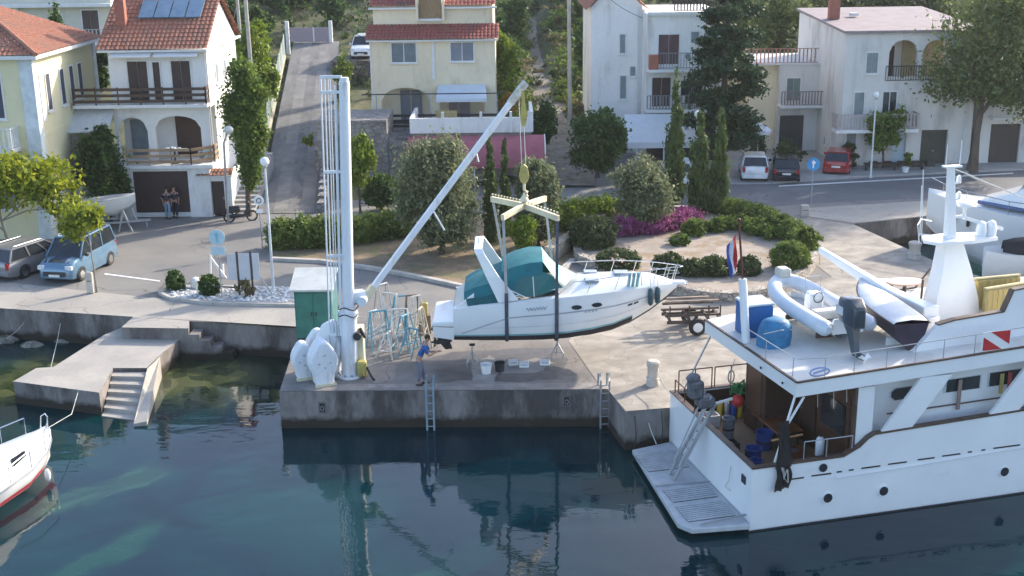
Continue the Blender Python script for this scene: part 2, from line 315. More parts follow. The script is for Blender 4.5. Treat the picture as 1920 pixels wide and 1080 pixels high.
cover('platform_edge', [plat_l+Vector((.03, .03, 0)), plat_r+Vector((-.02, .03, 0)), plat_r+Vector((-.10, .62, 0)), plat_l+Vector((.0, .62, 0))], mat('worn_edge', (.28, .26, .24), (.19, .175, .165), scale=1.2, rough=.85, bump=.3, grain=.15, world=True, c3=(.17, .155, .145), s3=1.0, t3=(.5, .6)), .0125)
# kerb along the road and the house fronts
kb = MB(); 
pf = [G(1340, 345), G(1450, 345), G(1620, 333), G(1960, 317), Vector((70, 79.4, 0))]; pbk = [Vector((p.x, 84, 0)) for p in pf]
for i in range(len(pf)-1): kb.prism([pf[i], pf[i+1], pbk[i+1], pbk[i]], .0, .03 if i < 1 else .11)
kb.build('pavement', PAVE, kind='structure')
cover('road_marking', gp((196, 512.6), (300, 526.2), (300, 528.6), (196, 515)), WHITE, .012)
cover('road_edge_line', gp((1460, 348.2), (1900, 324), (1900, 326), (1460, 350.2)), WHITE, .009)
# the street climbing between the houses, with two worn tracks
ST = mat('street_concrete', (.17, .165, .16), (.12, .12, .12), scale=.5, rough=.9, bump=.4, grain=.15, gscale=6, world=True, c3=(.10, .10, .10), s3=.8, t3=(.5, .62), stretch=(1.6, .5, 1))
ST2 = mat('street_track', (.205, .20, .19), (.145, .14, .135), scale=.9, rough=.9, grain=.12, world=True)
def hill_z(x, y):
    t = max(0, y-69-(6 if x > 1 else 0)); z = .105*t
    if y > 108: z += .10*(y-108)
    if x > 4 : z += .05*max(0, y-84)
    return z
def street_c(t):  # centre line of the street by distance y
    y = 66+t*44; x = -12.0+(-17.0+12.0)*t; return x, y, .03+max(0, y-67)*.125*1.0
for nm, o_, hw, mt, dz in (('street', 0, 2.0, ST, 0), ('street_track', -.75, .38, ST2, .005), ('street_track', .75, .38, ST2, .005)):
    b = MB(); N = 24; rs = []
    for i in range(N+1):
        x, y, z = street_c(i/N); rs.append([(x+o_-hw, y, z+dz), (x+o_+hw, y, z+dz)])
    b.loft(rs, closed=False); b.build(nm, mt, kind='structure')
# hillside
HILL = mat('dry_hillside', (.10, .10, .045), (.05, .065, .022), scale=.35, rough=.95, bump=1, bscale=3, grain=.3, gscale=4, world=True, c3=(.19, .16, .09), s3=.3, t3=(.54, .66))
nx, ny = 90, 70; vs = []; fs = []
for j in range(ny+1):
    for i in range(nx+1):
        x = -110+230*i/nx; y = 67+ (250-67)*(j/ny)**1.5
        z = hill_z(x, y)+random.uniform(-.12, .12)*(1 if y > 90 else 0)-.04
        if y < 84 and x > -4: z = min(z, -.04) if x > 1.5 or y < 73 else z
        sx = -12-5*(y-66)/44.
        if abs(x-sx) < 4.2 and y < 112: z = min(z, max(0, y-67)*.125-.25)
        vs.append((x, y, z))
for j in range(ny):
    for i in range(nx): a = j*(nx+1)+i; fs.append((a, a+1, a+nx+2, a+nx+1))
hb = MB(); hb.add(vs, fs); hb.build('hillside', HILL, kind='structure', smooth=True)
# path climbing the slope beside the middle house
pb = MB(); PATH = mat('dirt_path', (.27, .235, .19), (.19, .165, .135), scale=1.6, rough=.95, bump=1, bscale=6, grain=.3, gscale=7, world=True, c3=(.13, .13, .07), s3=.9, t3=(.54, .66))
rs = []
for i in range(25):
    t = i/24; y = 72+50*t; x = 3.4-1.0*t+.5*math.sin(5*t); z = max(hill_z(x, y), .02)+.10
    z = max(z, (y-72)*.10+.05); hw_ = 1.65-.5*t; rs.append([(x-hw_-.2, y, z-.4), (x-hw_, y, z+random.uniform(-.08, .08)), (x, y, z+random.uniform(-.04, .04)), (x+hw_, y, z+random.uniform(-.08, .08)), (x+hw_+.2, y, z-.4)])
pb.loft(rs, closed=False); pb.build('path', PATH, kind='structure')

# left landing stage: lower than the quay, with steps down to the water
pz = -.5
A = [G(25, 715, pz), G(186, 736, pz), G(212, 690, pz), G(275, 690, pz), G(300, 665, pz), G(352, 625, pz), G(350, 612, pz), G(228, 614, pz), G(195, 628, pz), G(100, 688, pz), G(68, 690, pz)]
LAND = mat('landing_stage', (.38, .355, .315), (.31, .29, .265), scale=.6, rough=.85, bump=.3, grain=.08, gscale=8, world=True)
root = empty('landing_stage', (0, 0, 0), 0, 'low pale concrete landing stage with steps into the water left of the crane', 'jetty')
b = MB(); q = [(p.x, p.y) for p in A]; n_ = len(q); b.add([(x, y, pz) for x, y in q], [tuple(range(n_))]); b.build('deck', LAND, root)
b = MB(); 
for i in range(n_-3): subdiv_wall(b, Vector((*q[i], 0)), Vector((*q[(i+1) % n_], 0)), -5, pz-.002)
for i in (n_-3, n_-2, n_-1): subdiv_wall(b, Vector((*q[i], 0)), Vector((*q[(i+1) % n_], 0)), -5, pz-.002)
b.build('side_wall', QWALL, root)
# steps going towards the camera along the right side
s0 = G(212, 691, pz); s1 = G(275, 691, pz); dn0 = G(186, 790, WZ); dn1 = G(250, 800, WZ)
b = MB(); NS = 7
for i in range(NS):
    t = i/NS; t2 = (i+1)/NS; z = pz-(i+1)*(pz-WZ+.1)/(NS); a = s0.lerp(Vector((dn0.x, dn0.y, 0)), t); c = s1.lerp(Vector((dn1.x, dn1.y, 0)), t); a2 = s0.lerp(Vector((dn0.x, dn0.y, 0)), t2); c2 = s1.lerp(Vector((dn1.x, dn1.y, 0)), t2)
    b.prism([(a2.x, a2.y), (c2.x, c2.y), (c.x, c.y), (a.x, a.y)], -4, z)
b.build('steps', LAND, root)
b = MB(); e1 = G(300, 668, pz); 
b.add([(s1.x+.02, s1.y, pz-.01), (e1.x, e1.y-.02, pz-.01), (dn1.x+.45, dn1.y+.1, WZ+.15), (dn1.x+.02, dn1.y, WZ+.1), (s1.x+.02, s1.y, -4), (e1.x, e1.y, -4), (dn1.x+.45, dn1.y+.1, -4), (dn1.x+.02, dn1.y, -4)],
      [(3, 2, 1, 0), (4, 5, 6, 7), (0, 1, 5, 4), (1, 2, 6, 5), (2, 3, 7, 6), (3, 0, 4, 7)]); b.build('parapet', LAND, root)
# small steps against the quay and rocks at the foot of the wall
root = empty('quay_steps', (0, 0, 0), 0, 'small worn concrete steps against the quay wall beside the landing stage', 'steps')
b = MB(); p0 = G(357, 604); 
for i in range(4): b.box(p0.x+.1+i*.42, p0.y-.75, -3, p0.x+.52+i*.42, p0.y-.02, -.28-i*.26)
b.build('step', QWALL, root)
ROCK = mat('shore_rock', (.30, .28, .25), (.16, .15, .12), scale=2, rough=.9, bump=.8, grain=.2, world=True, c3=(.05, .05, .02), s3=1.5, t3=(.45, .6))
def rock(c, r, label, cat='rock', group=None, name='rock', mt=None):
    b = MB(); b.ball((0, 0, 0), r, 9, 6, jit=.18); o = b.build(name, mt or ROCK, label=label, cat=cat, group=group); o.location = c; return o
for i, (px, py, r) in enumerate([(560, 648, .5), (530, 655, .35), (10, 640, .6), (60, 648, .5), (120, 640, .45), (480, 648, .35)]):
    c = G(px, py, WZ); rock((c.x, c.y, WZ-.08), (r, r*.7, r*.55), 'brown boulder half under water at the foot of the quay wall', group='boulders along the foot of the quay wall')
# ------------------------------------------------------------------ vegetation
def leaf_mesh(name, blobs, n, size, mt, parent=None, clump=.22, up=0.0, nclump=None, aspect=1.6, shell=.55, flat=0.0, core=True):
    n = int(n*1.9); size = size*.80
    """n leaf sprays gathered in clumps through the ellipsoids of the crown"""
    vol = np.array([b[3]*b[4]*b[5] for b in blobs])**.67; vol = vol/vol.sum(); C = []; 
    for b, p in zip(blobs, vol):
        m_ = max(8, int(n*p)); kc = nclump or max(6, int(m_/42)); d = rng.normal(size=(kc, 3)); d /= np.linalg.norm(d, axis=1)[:, None]
        rr = rng.uniform(shell, 1.0, kc)[:, None]; cc = d*rr
        idx = rng.integers(0, kc, m_); sg = rng.uniform(.6, 1.4, kc)[idx][:, None]*clump
        p3 = cc[idx]+rng.normal(size=(m_, 3))*sg
        p3 = p3*np.array(b[3:6])+np.array(b[0:3]); C.append(p3)
    P_ = np.concatenate(C); N = len(P_)
    a = rng.normal(size=(N, 3)); a[:, 2] += up*2; a /= np.linalg.norm(a, axis=1)[:, None]
    t = rng.normal(size=(N, 3)); 
    if flat: t[:, 2] *= (1-flat); a[:, 2] *= (1-flat); a /= np.linalg.norm(a, axis=1)[:, None]
    c = np.cross(a, t); c /= np.linalg.norm(c, axis=1)[:, None]+1e-9
    s = (size*rng.uniform(.45, 1.5, N))[:, None]; a = a*s*aspect*.5; c = c*s*.5
    V = np.stack([P_-a, P_+c*.9, P_+a, P_-c*.9], axis=1).reshape(-1, 3)
    me = bpy.data.meshes.new(name); me.vertices.add(4*N); me.vertices.foreach_set('co', V.ravel().astype(np.float32))
    me.loops.add(4*N); me.loops.foreach_set('vertex_index', np.arange(4*N, dtype=np.int32)); me.polygons.add(N)
    me.polygons.foreach_set('loop_start', np.arange(0, 4*N, 4, dtype=np.int32)); me.polygons.foreach_set('loop_total', np.full(N, 4, dtype=np.int32)); me.update()
    me.materials.append(mt); o = bpy.data.objects.new(name, me); col.objects.link(o)
    if parent: o.parent = parent
    return o
BARK = mat('bark', (.13, .10, .075), (.07, .055, .045), scale=3, rough=.95, bump=.8, grain=.2, stretch=(1, 1, .3))
BARKP = mat('pale_bark', (.30, .27, .23), (.20, .18, .15), scale=3, rough=.95, bump=.5, grain=.2, stretch=(1, 1, .3))
def trunk_mesh(h, r, limbs, parent, mt=None, lean=(0, 0), fork=.35):
    b = MB(); n = 6; pts = [(lean[0]*(i/n)**1.3+random.uniform(-r, r)*.3*(i > 0), lean[1]*(i/n)**1.3, h*i/n-.1*(i == 0)) for i in range(n+1)]
    b.tube(pts, [r*(1.35 if i == 0 else 1-.6*i/n) for i in range(n+1)], 8)
    for L_ in limbs:
        s = Vector(pts[min(n, max(1, int(fork*n+random.random()*n*(1-fork))))]); e = Vector(L_); mid = s.lerp(e, .5)+Vector((random.uniform(-.1, .1), 0, .15*(e-s).length*.5))
        b.tube([s, mid, e], [r*.45, r*.3, r*.12], 6)
    return b.build('trunk', mt or BARK, parent, smooth=True)
L_OLIVE = leaf_mat('olive_leaf', (.075, .095, .045), (.25, .28, .15))
L_DARK = leaf_mat('dark_leaf', (.02, .05, .014), (.10, .17, .04))
L_CYP = leaf_mat('cypress_leaf', (.03, .06, .02), (.15, .20, .055), trans=.2)
L_CON = leaf_mat('conifer_leaf', (.012, .032, .018), (.065, .11, .045), trans=.2)
L_YEL = leaf_mat('yellow_leaf', (.09, .15, .012), (.40, .42, .03), trans=.45)
L_GRN = leaf_mat('green_leaf', (.04, .085, .014), (.20, .28, .045))
L_PINE = leaf_mat('pine_leaf', (.065, .095, .035), (.19, .23, .08))
L_HEDGE = leaf_mat('hedge_leaf', (.045, .08, .016), (.21, .28, .06))
L_LIME = leaf_mat('lime_leaf', (.06, .12, .01), (.28, .36, .04))
L_SHRUB = leaf_mat('shrub_leaf', (.035, .055, .022), (.12, .16, .06))
L_PINK = leaf_mat('flower_petal', (.20, .045, .13), (.50, .14, .33), trans=.3)
L_ORNG = leaf_mat('autumn_leaf', (.20, .12, .02), (.50, .30, .05))
L_DRY = leaf_mat('dry_scrub', (.10, .09, .04), (.26, .22, .11))

def tree(name, label, cat, base, blobs, n, size, mt, trunk=None, group=None, **kw):
    """base: world point; blobs relative to it"""
    r = empty(name, base, 0, label, cat, group)
    leaf_mesh('crown' if trunk else 'foliage', blobs, n, size, mt, r, **kw)
    if trunk:
        h, rad = trunk[0], trunk[1]; limbs = [(b[0]*.8, b[1]*.8, b[2]) for b in blobs[:7]]
        trunk_mesh(h, rad, limbs, r, trunk[2] if len(trunk) > 2 else None, (blobs[0][0]*.3, 0))
    else:
        b = MB(); 
        for k_ in range(4): b.tube([(0, 0, -.05), (random.uniform(-.2, .2), random.uniform(-.2, .2), .4)], [.04, .02], 5)
        b.build('stem', BARK, r)
    return r
def ground_z(x, y):
    return hill_z(x, y)-.1
def auto_blobs(W, Hh, k, zbase=.3, seed=0, Dp=None):
    rr = random.Random(seed); out = []; Dp = Dp or W
    for i in range(k+4):
        a = rr.random()*2*PI; q = rr.uniform(.2, .78); z = rr.uniform(zbase+.08, .92); f = math.sin(PI*min(1, max(.12, (z-zbase*.5))))
        out.append((math.cos(a)*q*W/2*f, math.sin(a)*q*Dp/2*f, z*Hh, W*rr.uniform(.13, .28), Dp*rr.uniform(.14, .28), Hh*rr.uniform(.09, .20)))
    out.append((0, 0, Hh*(.5+zbase/2), W*.33, Dp*.33, Hh*(1-zbase)*.38)); return out
def px_tree(name, label, cat, bx, by, top, width, n, size, mt, k=8, zb=.3, trunk=None, z=0, Y=None, group=None, seed=1, cx=None, **kw):
    """stands where pixel (bx,by) meets the ground; top/width in photo pixels give its real height and spread"""
    p = G(bx, by, z) if Y is None else D(bx, by, Y)
    if Y is not None and Y > 83: p.z = ground_z(p.x, Y)
    hh = max(D(bx, top, p.y).z-p.z, 3.2 if Y is not None and Y > 88 else 0.4); W = width*(p.y*.96+(CAM_H-p.z)*.28)/FPX
    return tree(name, label, cat, p, auto_blobs(W, hh, k, zb, seed), n, size, mt, (hh*.6, max(.06, W*.03)) if trunk is None else trunk, group, **kw)

# left side
p = G(20, 478)
tree('tree', 'yellow-green broadleaf tree with a spreading crown above the grey car on the left', 'tree', p,
     [(-1.6, 0, 3.9, 1.7, 1.5, .9), (.4, 0, 4.3, 1.6, 1.4, .7), (1.6, .2, 3.9, 1.5, 1.4, .7), (.0, -.4, 3.2, 2.0, 1.3, .7), (2.6, 0, 3.1, 1.2, 1.0, .7), (-2.2, 0, 2.9, 1.3, 1.3, .8), (2.9, 0, 2.3, .8, .8, .45)], 3900, .20, L_YEL, (3.4, .10, BARKP), clump=.27)
p = G(182, 548)
tree('young_tree', 'slender young tree with yellow-green leaves beside the blue van', 'tree', p, [(-.35, 0, 3.2, .75, .6, .75), (.1, 0, 3.5, .5, .5, .5), (-.7, 0, 2.8, .45, .4, .35)], 900, .17, L_YEL, (3.0, .05, BARKP), clump=.3)
px_tree('tree', 'round dark green tree between the white canopy and the garage of the red-roofed house', 'tree', 209, 416, 240, 88, 6500, .17, L_DARK, 9, .12, seed=3)
r_ = empty('ivy_column', G(470, 405), 0, 'tall old trunk wrapped in dense ivy beside the stepped lane', 'tree')
leaf_mesh('foliage', [(.2, 0, 3.2, .65, .6, 1.2), (.2, 0, 5.0, .85, .8, 1.3), (.2, 0, 6.6, .85, .8, 1.2), (.1, 0, 7.6, .7, .7, .8), (.15, 0, 2.2, .45, .4, .7), (.7, 0, 4.5, .5, .5, .9), (.6, 0, 6.8, .6, .5, .6), (-.5, 0, 5.6, .6, .5, .9)], 9500, .16, L_GRN, r_, clump=.25)
b = MB(); b.tube([(-.1, 0, 0), (0, 0, 3), (.05, 0, 8)], [.16, .13, .08], 8); b.build('trunk', BARK, r_)
px_tree('tree', 'light green leafy tree behind the ivy trunk near the utility pole', 'tree', 470, 115, 38, 95, 3000, .25, L_LIME, 7, .1, Y=86, seed=5)
px_tree('shrub', 'dark shrub in front of the pale balcony house at the upper left', 'shrub', 112, 70, 12, 44, 1100, .22, L_DARK, 5, .1, Y=92, seed=6)
px_tree('tree', 'dark tree between the yellow house and the white house', 'tree', 190, 170, 85, 55, 1500, .2, L_DARK, 5, .1, Y=73, seed=16)
px_tree('shrub', 'leafy shrub at the foot of the yellow house, behind the yellow-green tree', 'shrub', 22, 395, 290, 66, 2400, .16, L_GRN, 6, .05, seed=81)
# trees at the head of the street
def bigmass(lst, label, group, n, size, mt, name='tree', cat='tree', zb=.1):
    for i, (px, py, top, wd, Y) in enumerate(lst):
        px_tree(name, label, cat, px, py, top, wd, n, size, mt, 8, zb, Y=Y, seed=20+i*7, group=group)
bigmass([(455, 40, -70, 110, 128), (520, 62, -40, 120, 122), (575, 52, -45, 100, 126), (640, 60, -30, 90, 130), (660, 28, -60, 110, 140)], 'dark green tree crowding the head of the narrow street', 'trees at the head of the street', 3200, .30, L_DARK)
px_tree('shrub', 'bright green shrub beside the dark wall below the parked white car', 'shrub', 645, 150, 92, 40, 1300, .16, L_GRN, 5, .05, Y=90, seed=9)
px_tree('tree', 'bright green small tree between the crane mast and the stone wall', 'tree', 676, 400, 245, 72, 3400, .16, L_LIME, 7, .3, seed=10)
px_tree('shrub', 'dark shrub under the stone wall right of the crane mast', 'shrub', 715, 395, 318, 90, 2300, .16, L_DARK, 6, .05, seed=12)
tree('weed_clump', 'small yellow weed clump growing on the right edge of the climbing street', 'plant', D(580, 272, 75), [(0, 0, .3, .3, .3, .3)], 250, .12, L_YEL)
bigmass([(440, 70, 0, 90, 112), (490, 90, 20, 60, 112), (625, 60, 0, 60, 118), (600, 40, -30, 70, 132), (545, 30, -50, 90, 138), (500, 40, -40, 100, 134), (690, 50, -20, 60, 136)], 'dark bushy tree behind the gate at the head of the street', 'trees behind the street gate', 2300, .30, L_DARK)
# garden in front of the middle house
def olive(px, py, top, wd, n, label, seed, k=10):
    return px_tree('olive_tree', label, 'olive tree', px, py, top, wd, n, .135, L_OLIVE, k, .12, seed=seed, clump=.26, up=.3)
olive(828, 478, 274, 172, 17000, 'large grey-green olive tree behind the crane boom', 31, 14)
olive(1010, 462, 298, 105, 6500, 'pale green olive tree right of the slim twin cypresses', 33, 9)
olive(1208, 440, 305, 135, 9500, 'rounded grey-green olive tree beside the pink flowers', 34, 10)
px_tree('shrub', 'yellowish green bush beneath the lifting frame', 'shrub', 985, 478, 405, 70, 2000, .13, L_LIME, 6, .05, seed=35)
def cypress(px, py, top, wd, n, label, lean=0, group=None, Y=None):
    p = G(px, py) if Y is None else D(px, py, Y); hh = D(px, top, p.y).z-p.z; W = wd*.86*(p.y)/FPX
    r = empty('cypress', p, 0, label, 'cypress', group)
    bl = [(math.sin(i*2.3)*.06*W, 0, hh*(.08+.86*i/8), W*.5*(.75+.35*math.sin(PI*min(1, (i+1.5)/8)))*(1-.60*(i/8)**2.2), W*.5*(1-.60*(i/8)**2.2), hh*.11) for i in range(9)]
    leaf_mesh('crown', bl, n, .12, L_CYP, r, clump=.2, up=1.2, aspect=2.4)
    b = MB(); b.tube([(0, 0, -.05), (0, 0, hh*.85)], [.10, .03], 7); b.build('trunk', BARK, r); return r
cypress(921, 455, 258, 28, 3600, 'slim dark cypress crossing the crane boom, left of the pair')
cypress(948, 445, 262, 22, 2800, 'slim dark cypress, right of the pair beside the boom')
cypress(864, 450, 258, 24, 1500, 'thin cypress tip poking out of the large olive tree')
cypress(1263, 385, 150, 42, 4600, 'leftmost and tallest cypress of the three on the round island')
cypress(1309, 408, 212, 42, 4600, 'middle cypress of the three on the round island')
cypress(1346, 410, 205, 36, 4200, 'rightmost cypress of the three on the round island')
# the big conifer
p = G(1352, 330); r_ = empty('conifer', p, 0, 'tall dark conifer in front of the white three-storey house', 'conifer'); bl = []
rr = random.Random(5)
for i in range(15):
    z = 2.0+i*.78; W = 2.35-.13*max(0, z-5.0)-.25*max(0, 3.6-z); 
    for j in range(3):
        a = rr.random()*6.28; bl.append((math.cos(a)*W*.62, math.sin(a)*W*.5, z+rr.uniform(-.3, .3), W*.48, W*.45, .42))
leaf_mesh('crown', bl, 19000, .19, L_CON, r_, clump=.26, flat=.3)
b = MB(); b.tube([(0, 0, -.1), (0, 0, 6), (0, 0, 13)], [.26, .18, .06], 8); b.build('trunk', BARK, r_)
# right: umbrella pine, small street tree
p = G(1822, 322); s_ = empty('pine_tree', p, 0, 'huge loose-crowned pine covering the upper right corner', 'pine tree')
bl = [(-1.2, 0, 6.2, 2.1, 1.8, 1.5), (-2.0, -.3, 5.6, 1.5, 1.4, .9), (.6, 0, 6.4, 2.3, 1.9, 1.6), (2.4, 0, 5.6, 1.9, 1.8, 1.4), (0, 0, 8.6, 2.6, 2.2, 1.4), (2.2, 0, 8.2, 2.1, 2, 1.6), (-.6, 0, 5.0, 1.5, 1.3, .6), (1.4, -.4, 4.8, 1.5, 1.3, .6), (3.6, 0, 6.8, 1.6, 1.6, 1.4), (3.0, 0, 10.2, 2.4, 2, 1.5), (.6, 0, 10.6, 2.0, 2, 1.3), (3.3, -.2, 4.0, 1.3, 1.2, .9)]
leaf_mesh('crown', bl, 10500, .19, L_PINE, s_, clump=.30)
trunk_mesh(7.0, .32, [(b_[0]*.8, b_[1], b_[2]) for b_ in bl[:8]], s_, BARK, (.2, 0), .5)
px_tree('street_tree', 'small round street tree before the balcony of the pale grey house', 'tree', 1655, 318, 205, 78, 3400, .15, L_GRN, 7, .35, seed=41)
px_tree('potted_plant', 'small round plant in a white pot before the dark garage door', 'plant', 1699, 322, 283, 22, 420, .11, L_GRN, 4, .3, seed=42)
b = MB(); g_ = G(1697, 326); b.lathe((g_.x, g_.y, 0), [(.14, 0), (.22, .35), (.24, .42), (.18, .40)], 12); b.build('flower_pot', WHITE, label='white round flower pot standing on the pavement edge', cat='flower pot')
for i, (px, py, tp, wd, mt, lb) in enumerate([(1900, 300, 240, 70, L_DARK, 'dark bush at the right edge in front of the low white house'), (1590, 318, 272, 40, L_SHRUB, 'bushy potted plants behind the red car'), (1470, 322, 262, 70, L_SHRUB, 'loose bush behind the dark car'), (1420, 300, 250, 44, L_SHRUB, 'bush between the white parasol and the white parked car')]):
    px_tree('shrub', lb, 'shrub', px, py, tp, wd, 1300, .15, mt, 5, .05, seed=50+i)
# vegetation between middle and white house
bigmass([(1120, 330, 205, 112, 73)], 'dense dark shrub tree at the foot of the slope beside the white house', None, 6500, .18, L_DARK)
px_tree('shrub', 'yellow-green shrub left of the white awning', 'shrub', 1155, 318, 232, 48, 2400, .16, L_GRN, 6, .05, seed=61)
px_tree('shrub', 'dark shrub right of the pink awning', 'shrub', 1018, 275, 195, 62, 2000, .18, L_DARK, 6, .05, Y=76, seed=62)
px_tree('tree', 'yellow flowering tree at the right wall of the cream house', 'tree', 945, 190, 78, 66, 2400, .2, L_LIME, 6, .05, Y=84, seed=63)
px_tree('shrub', 'orange-leaved bush at the right wall of the cream house', 'shrub', 955, 215, 170, 46, 900, .15, L_ORNG, 4, .05, Y=80, seed=64)
# scrub and trees up the slope
bigmass([(965, 60, -10, 60, 112), (1098, 120, 40, 60, 96), (962, 130, 70, 46, 96)], 'dark scrub bush on the slope above the dirt path', 'scrub bushes on the slope', 1700, .25, L_DARK, 'shrub', 'shrub')
bigmass([(950, 50, -20, 80, 132), (1040, 10, -60, 80, 150), (1095, 60, -10, 70, 116)], 'olive green tree at the top of the slope', 'trees at the top of the slope', 2200, .28, L_PINE)
bigmass([(1450, 120, -40, 130, 96), (1500, 130, 10, 90, 94), (1400, 30, -70, 150, 106), (1560, 20, -60, 150, 110), (1660, 20, -55, 150, 112), (1760, 30, -50, 160, 112), (1480, 20, -80, 150, 116), (1870, 60, -60, 160, 106), (1300, 20, -60, 120, 112), (1880, 160, 60, 120, 98)], 'green hillside tree behind the white and grey houses', 'trees behind the right-hand houses', 3000, .26, L_PINE)
px_tree('tree', 'pale silvery tree left of the grey house roof', 'tree', 1492, 120, 40, 52, 1800, .2, L_OLIVE, 6, .05, Y=91, seed=71)
bigmass([(60, 8, -60, 130, 118), (230, 6, -60, 130, 118), (330, 6, -70, 140, 118)], 'tree behind the upper left houses', 'trees behind the upper left houses', 1800, .3, L_DARK)
bigmass([(740, -10, -80, 90, 130), (870, -5, -70, 110, 130)], 'tree behind the cream house', 'trees behind the cream house', 1200, .3, L_PINE)
for i in range(26):
    px = random.uniform(940, 1110); Y = random.uniform(84, 125); x = (px-960)/FPX*Y; z = hill_z(x, Y); s = random.uniform(.5, 1.0)
    tree('scrub_clump', 'low dry scrub clump on the slope between the cream and white houses', 'shrub', (x, Y, z-.1), [(0, 0, .35*s, .8*s, .8*s, .45*s)], 220, .2, random.choice([L_DRY, L_DRY, L_SHRUB]), None, 'scrub clumps on the slope')

def undergrowth(name, label, n, mt, size, hmax, xr, yr, cat):
    C = []
    while len(C) < n//60:
        x = rng.uniform(*xr); y = rng.uniform(*yr)
        sx = -12-5*(y-66)/44.
        if abs(x-sx) < 3.4 and y < 111: continue
        if abs(x-(3.4-(y-72)/50)) < 1.2 and y < 124: continue
        if x > 4 and y < 86: continue
        C.append((x, y, hill_z(x, y)-.1, rng.uniform(.5, 1.5), rng.uniform(.5, 1.5), rng.uniform(.3, hmax)))
    return tag(leaf_mesh(name, C, n, size, mt, None, clump=.3), label, cat, None, 'stuff')
undergrowth('undergrowth', 'dense green undergrowth covering the hillside between the houses', 34000, L_SHRUB, .30, 1.3, (-48, 48), (84, 150), 'undergrowth')
undergrowth('thicket', 'dark green thicket on the upper hillside', 26000, L_DARK, .34, 2.4, (-48, 55), (104, 165), 'undergrowth')
undergrowth('slope_weeds', 'loose green weeds overgrowing the edges of the dirt path', 9000, L_GRN, .24, .8, (-1.5, 8), (84, 126), 'weeds')
undergrowth('dry_grass', 'patches of dry straw-coloured grass on the slope', 9000, L_DRY, .25, .5, (-2, 10), (84, 135), 'grass')
# hedges
def hedge(name, label, pts, wid, hgt, n, mt, cat='hedge'):
    """row of foliage along a ground line"""
    z0 = .28 if 'island' in label else 0; hgt *= 1.15 if z0 else 1; r = empty(name, (pts[0].x, pts[0].y, z0), 0, label, cat); bl = []
    for a, c in zip(pts[:-1], pts[1:]):
        k_ = max(1, int((c-a).length/(wid*.5)))
        for i in range(k_+1):
            q = a.lerp(c, i/k_)-pts[0]; bl.append((q.x, q.y, hgt*.48+random.uniform(-.04, .04), wid*.55, wid*.5, hgt*.5))
    leaf_mesh('foliage', bl, int(n*1.5), .12, mt, r, clump=.18, shell=.78)
    b = MB(); 
    for a, c in zip(pts[:-1], pts[1:]):
        for i in range(max(2, int((c-a).length/.5))): q = a.lerp(c, (i+.5)/max(2, int((c-a).length/.5)))-pts[0]; b.tube([(q.x, q.y, -.02), (q.x, q.y, hgt*.5)], [.035, .02], 5)
    b.build('stem', BARK, r); return r
hedge('hedge', 'trimmed square hedge between the street lamp and the crane mast', [G(535, 466), G(612, 462)], 1.5, 1.45, 6500, L_HEDGE)
hedge('hedge', 'long trimmed hedge between the crane mast and the large olive tree', [G(672, 455), G(750, 445)], 1.3, 1.35, 4500, L_HEDGE)
hedge('hedge', 'bright lime-topped hedge behind the lifting frame', [G(1060, 432), G(1142, 420)], 1.4, 1.5, 4200, L_LIME)
hedge('hedge', 'low dark hedge along the back of the round island', [G(1365, 412), G(1430, 432), G(1490, 462), G(1515, 480)], 1.1, .8, 5200, L_HEDGE)
hedge('hedge', 'lighter inner hedge strip curving across the round island', [G(1300, 448), G(1390, 440), G(1450, 460)], .9, .6, 3000, L_GRN)
hedge('flower_bed', 'mass of pink flowers below the olive tree on the island', [G(1165, 452), G(1230, 446), G(1290, 428)], 1.2, .75, 4200, L_PINK, 'flowers')
def dome(px, py, top, wd, label, mt=L_SHRUB, group=None, n=1500):
    p = G(px, py); hh = (py-top)*(p.y)/FPX*1.0; W = wd*p.y/FPX
    return tree('round_bush', label, 'bush', (p.x, p.y+W*.25, .28 if px > 1000 else 0), [(0, 0, hh*.42, W*.50, W*.44, hh*.58)], int(n*1.7), .10, mt, None, group, clump=.09, shell=.86)
dome(1484, 520, 466, 72, 'large round clipped bush on the right of the island above the stone wall', L_HEDGE, None, 2600)
dome(1512, 485, 440, 42, 'small round bush at the right tip of the island', L_HEDGE, None, 1300)
dome(1340, 530, 497, 70, 'low clipped bush on the front wall of the island, behind the flagpole', n=1900)
dome(1405, 530, 493, 42, 'small clipped bush right of the flagpole on the island wall', n=1100)
dome(1255, 528, 488, 60, 'clipped bush behind the bow rail of the lifted boat', n=1700)
dome(1300, 532, 498, 46, 'clipped bush just right of the bow rail of the lifted boat', n=1200)
dome(1160, 520, 482, 84, 'low clipped bush seen over the foredeck of the lifted boat', n=1700)
dome(1113, 478, 420, 92, 'wide dark bush at the left end of the island', L_SHRUB, None, 3200)
dome(1275, 472, 452, 38, 'tiny bright bush in front of the pink flowers', L_GRN, None, 600)
dome(1303, 455, 424, 46, 'bright green bush right of the pink flowers', L_GRN, None, 1100)
dome(328, 546, 508, 32, 'small dark clipped ball bush at the left of the white pebble bed', L_DARK, None, 1200)
dome(392, 556, 517, 40, 'larger clipped ball bush in the white pebble bed', L_DARK, None, 1500)
tree('grass_tuft', 'thin grey grass tuft in front of the notice boards', 'plant', G(462, 556), [(0, 0, .3, .35, .3, .35)], 300, .12, L_DRY, None, up=1.5)
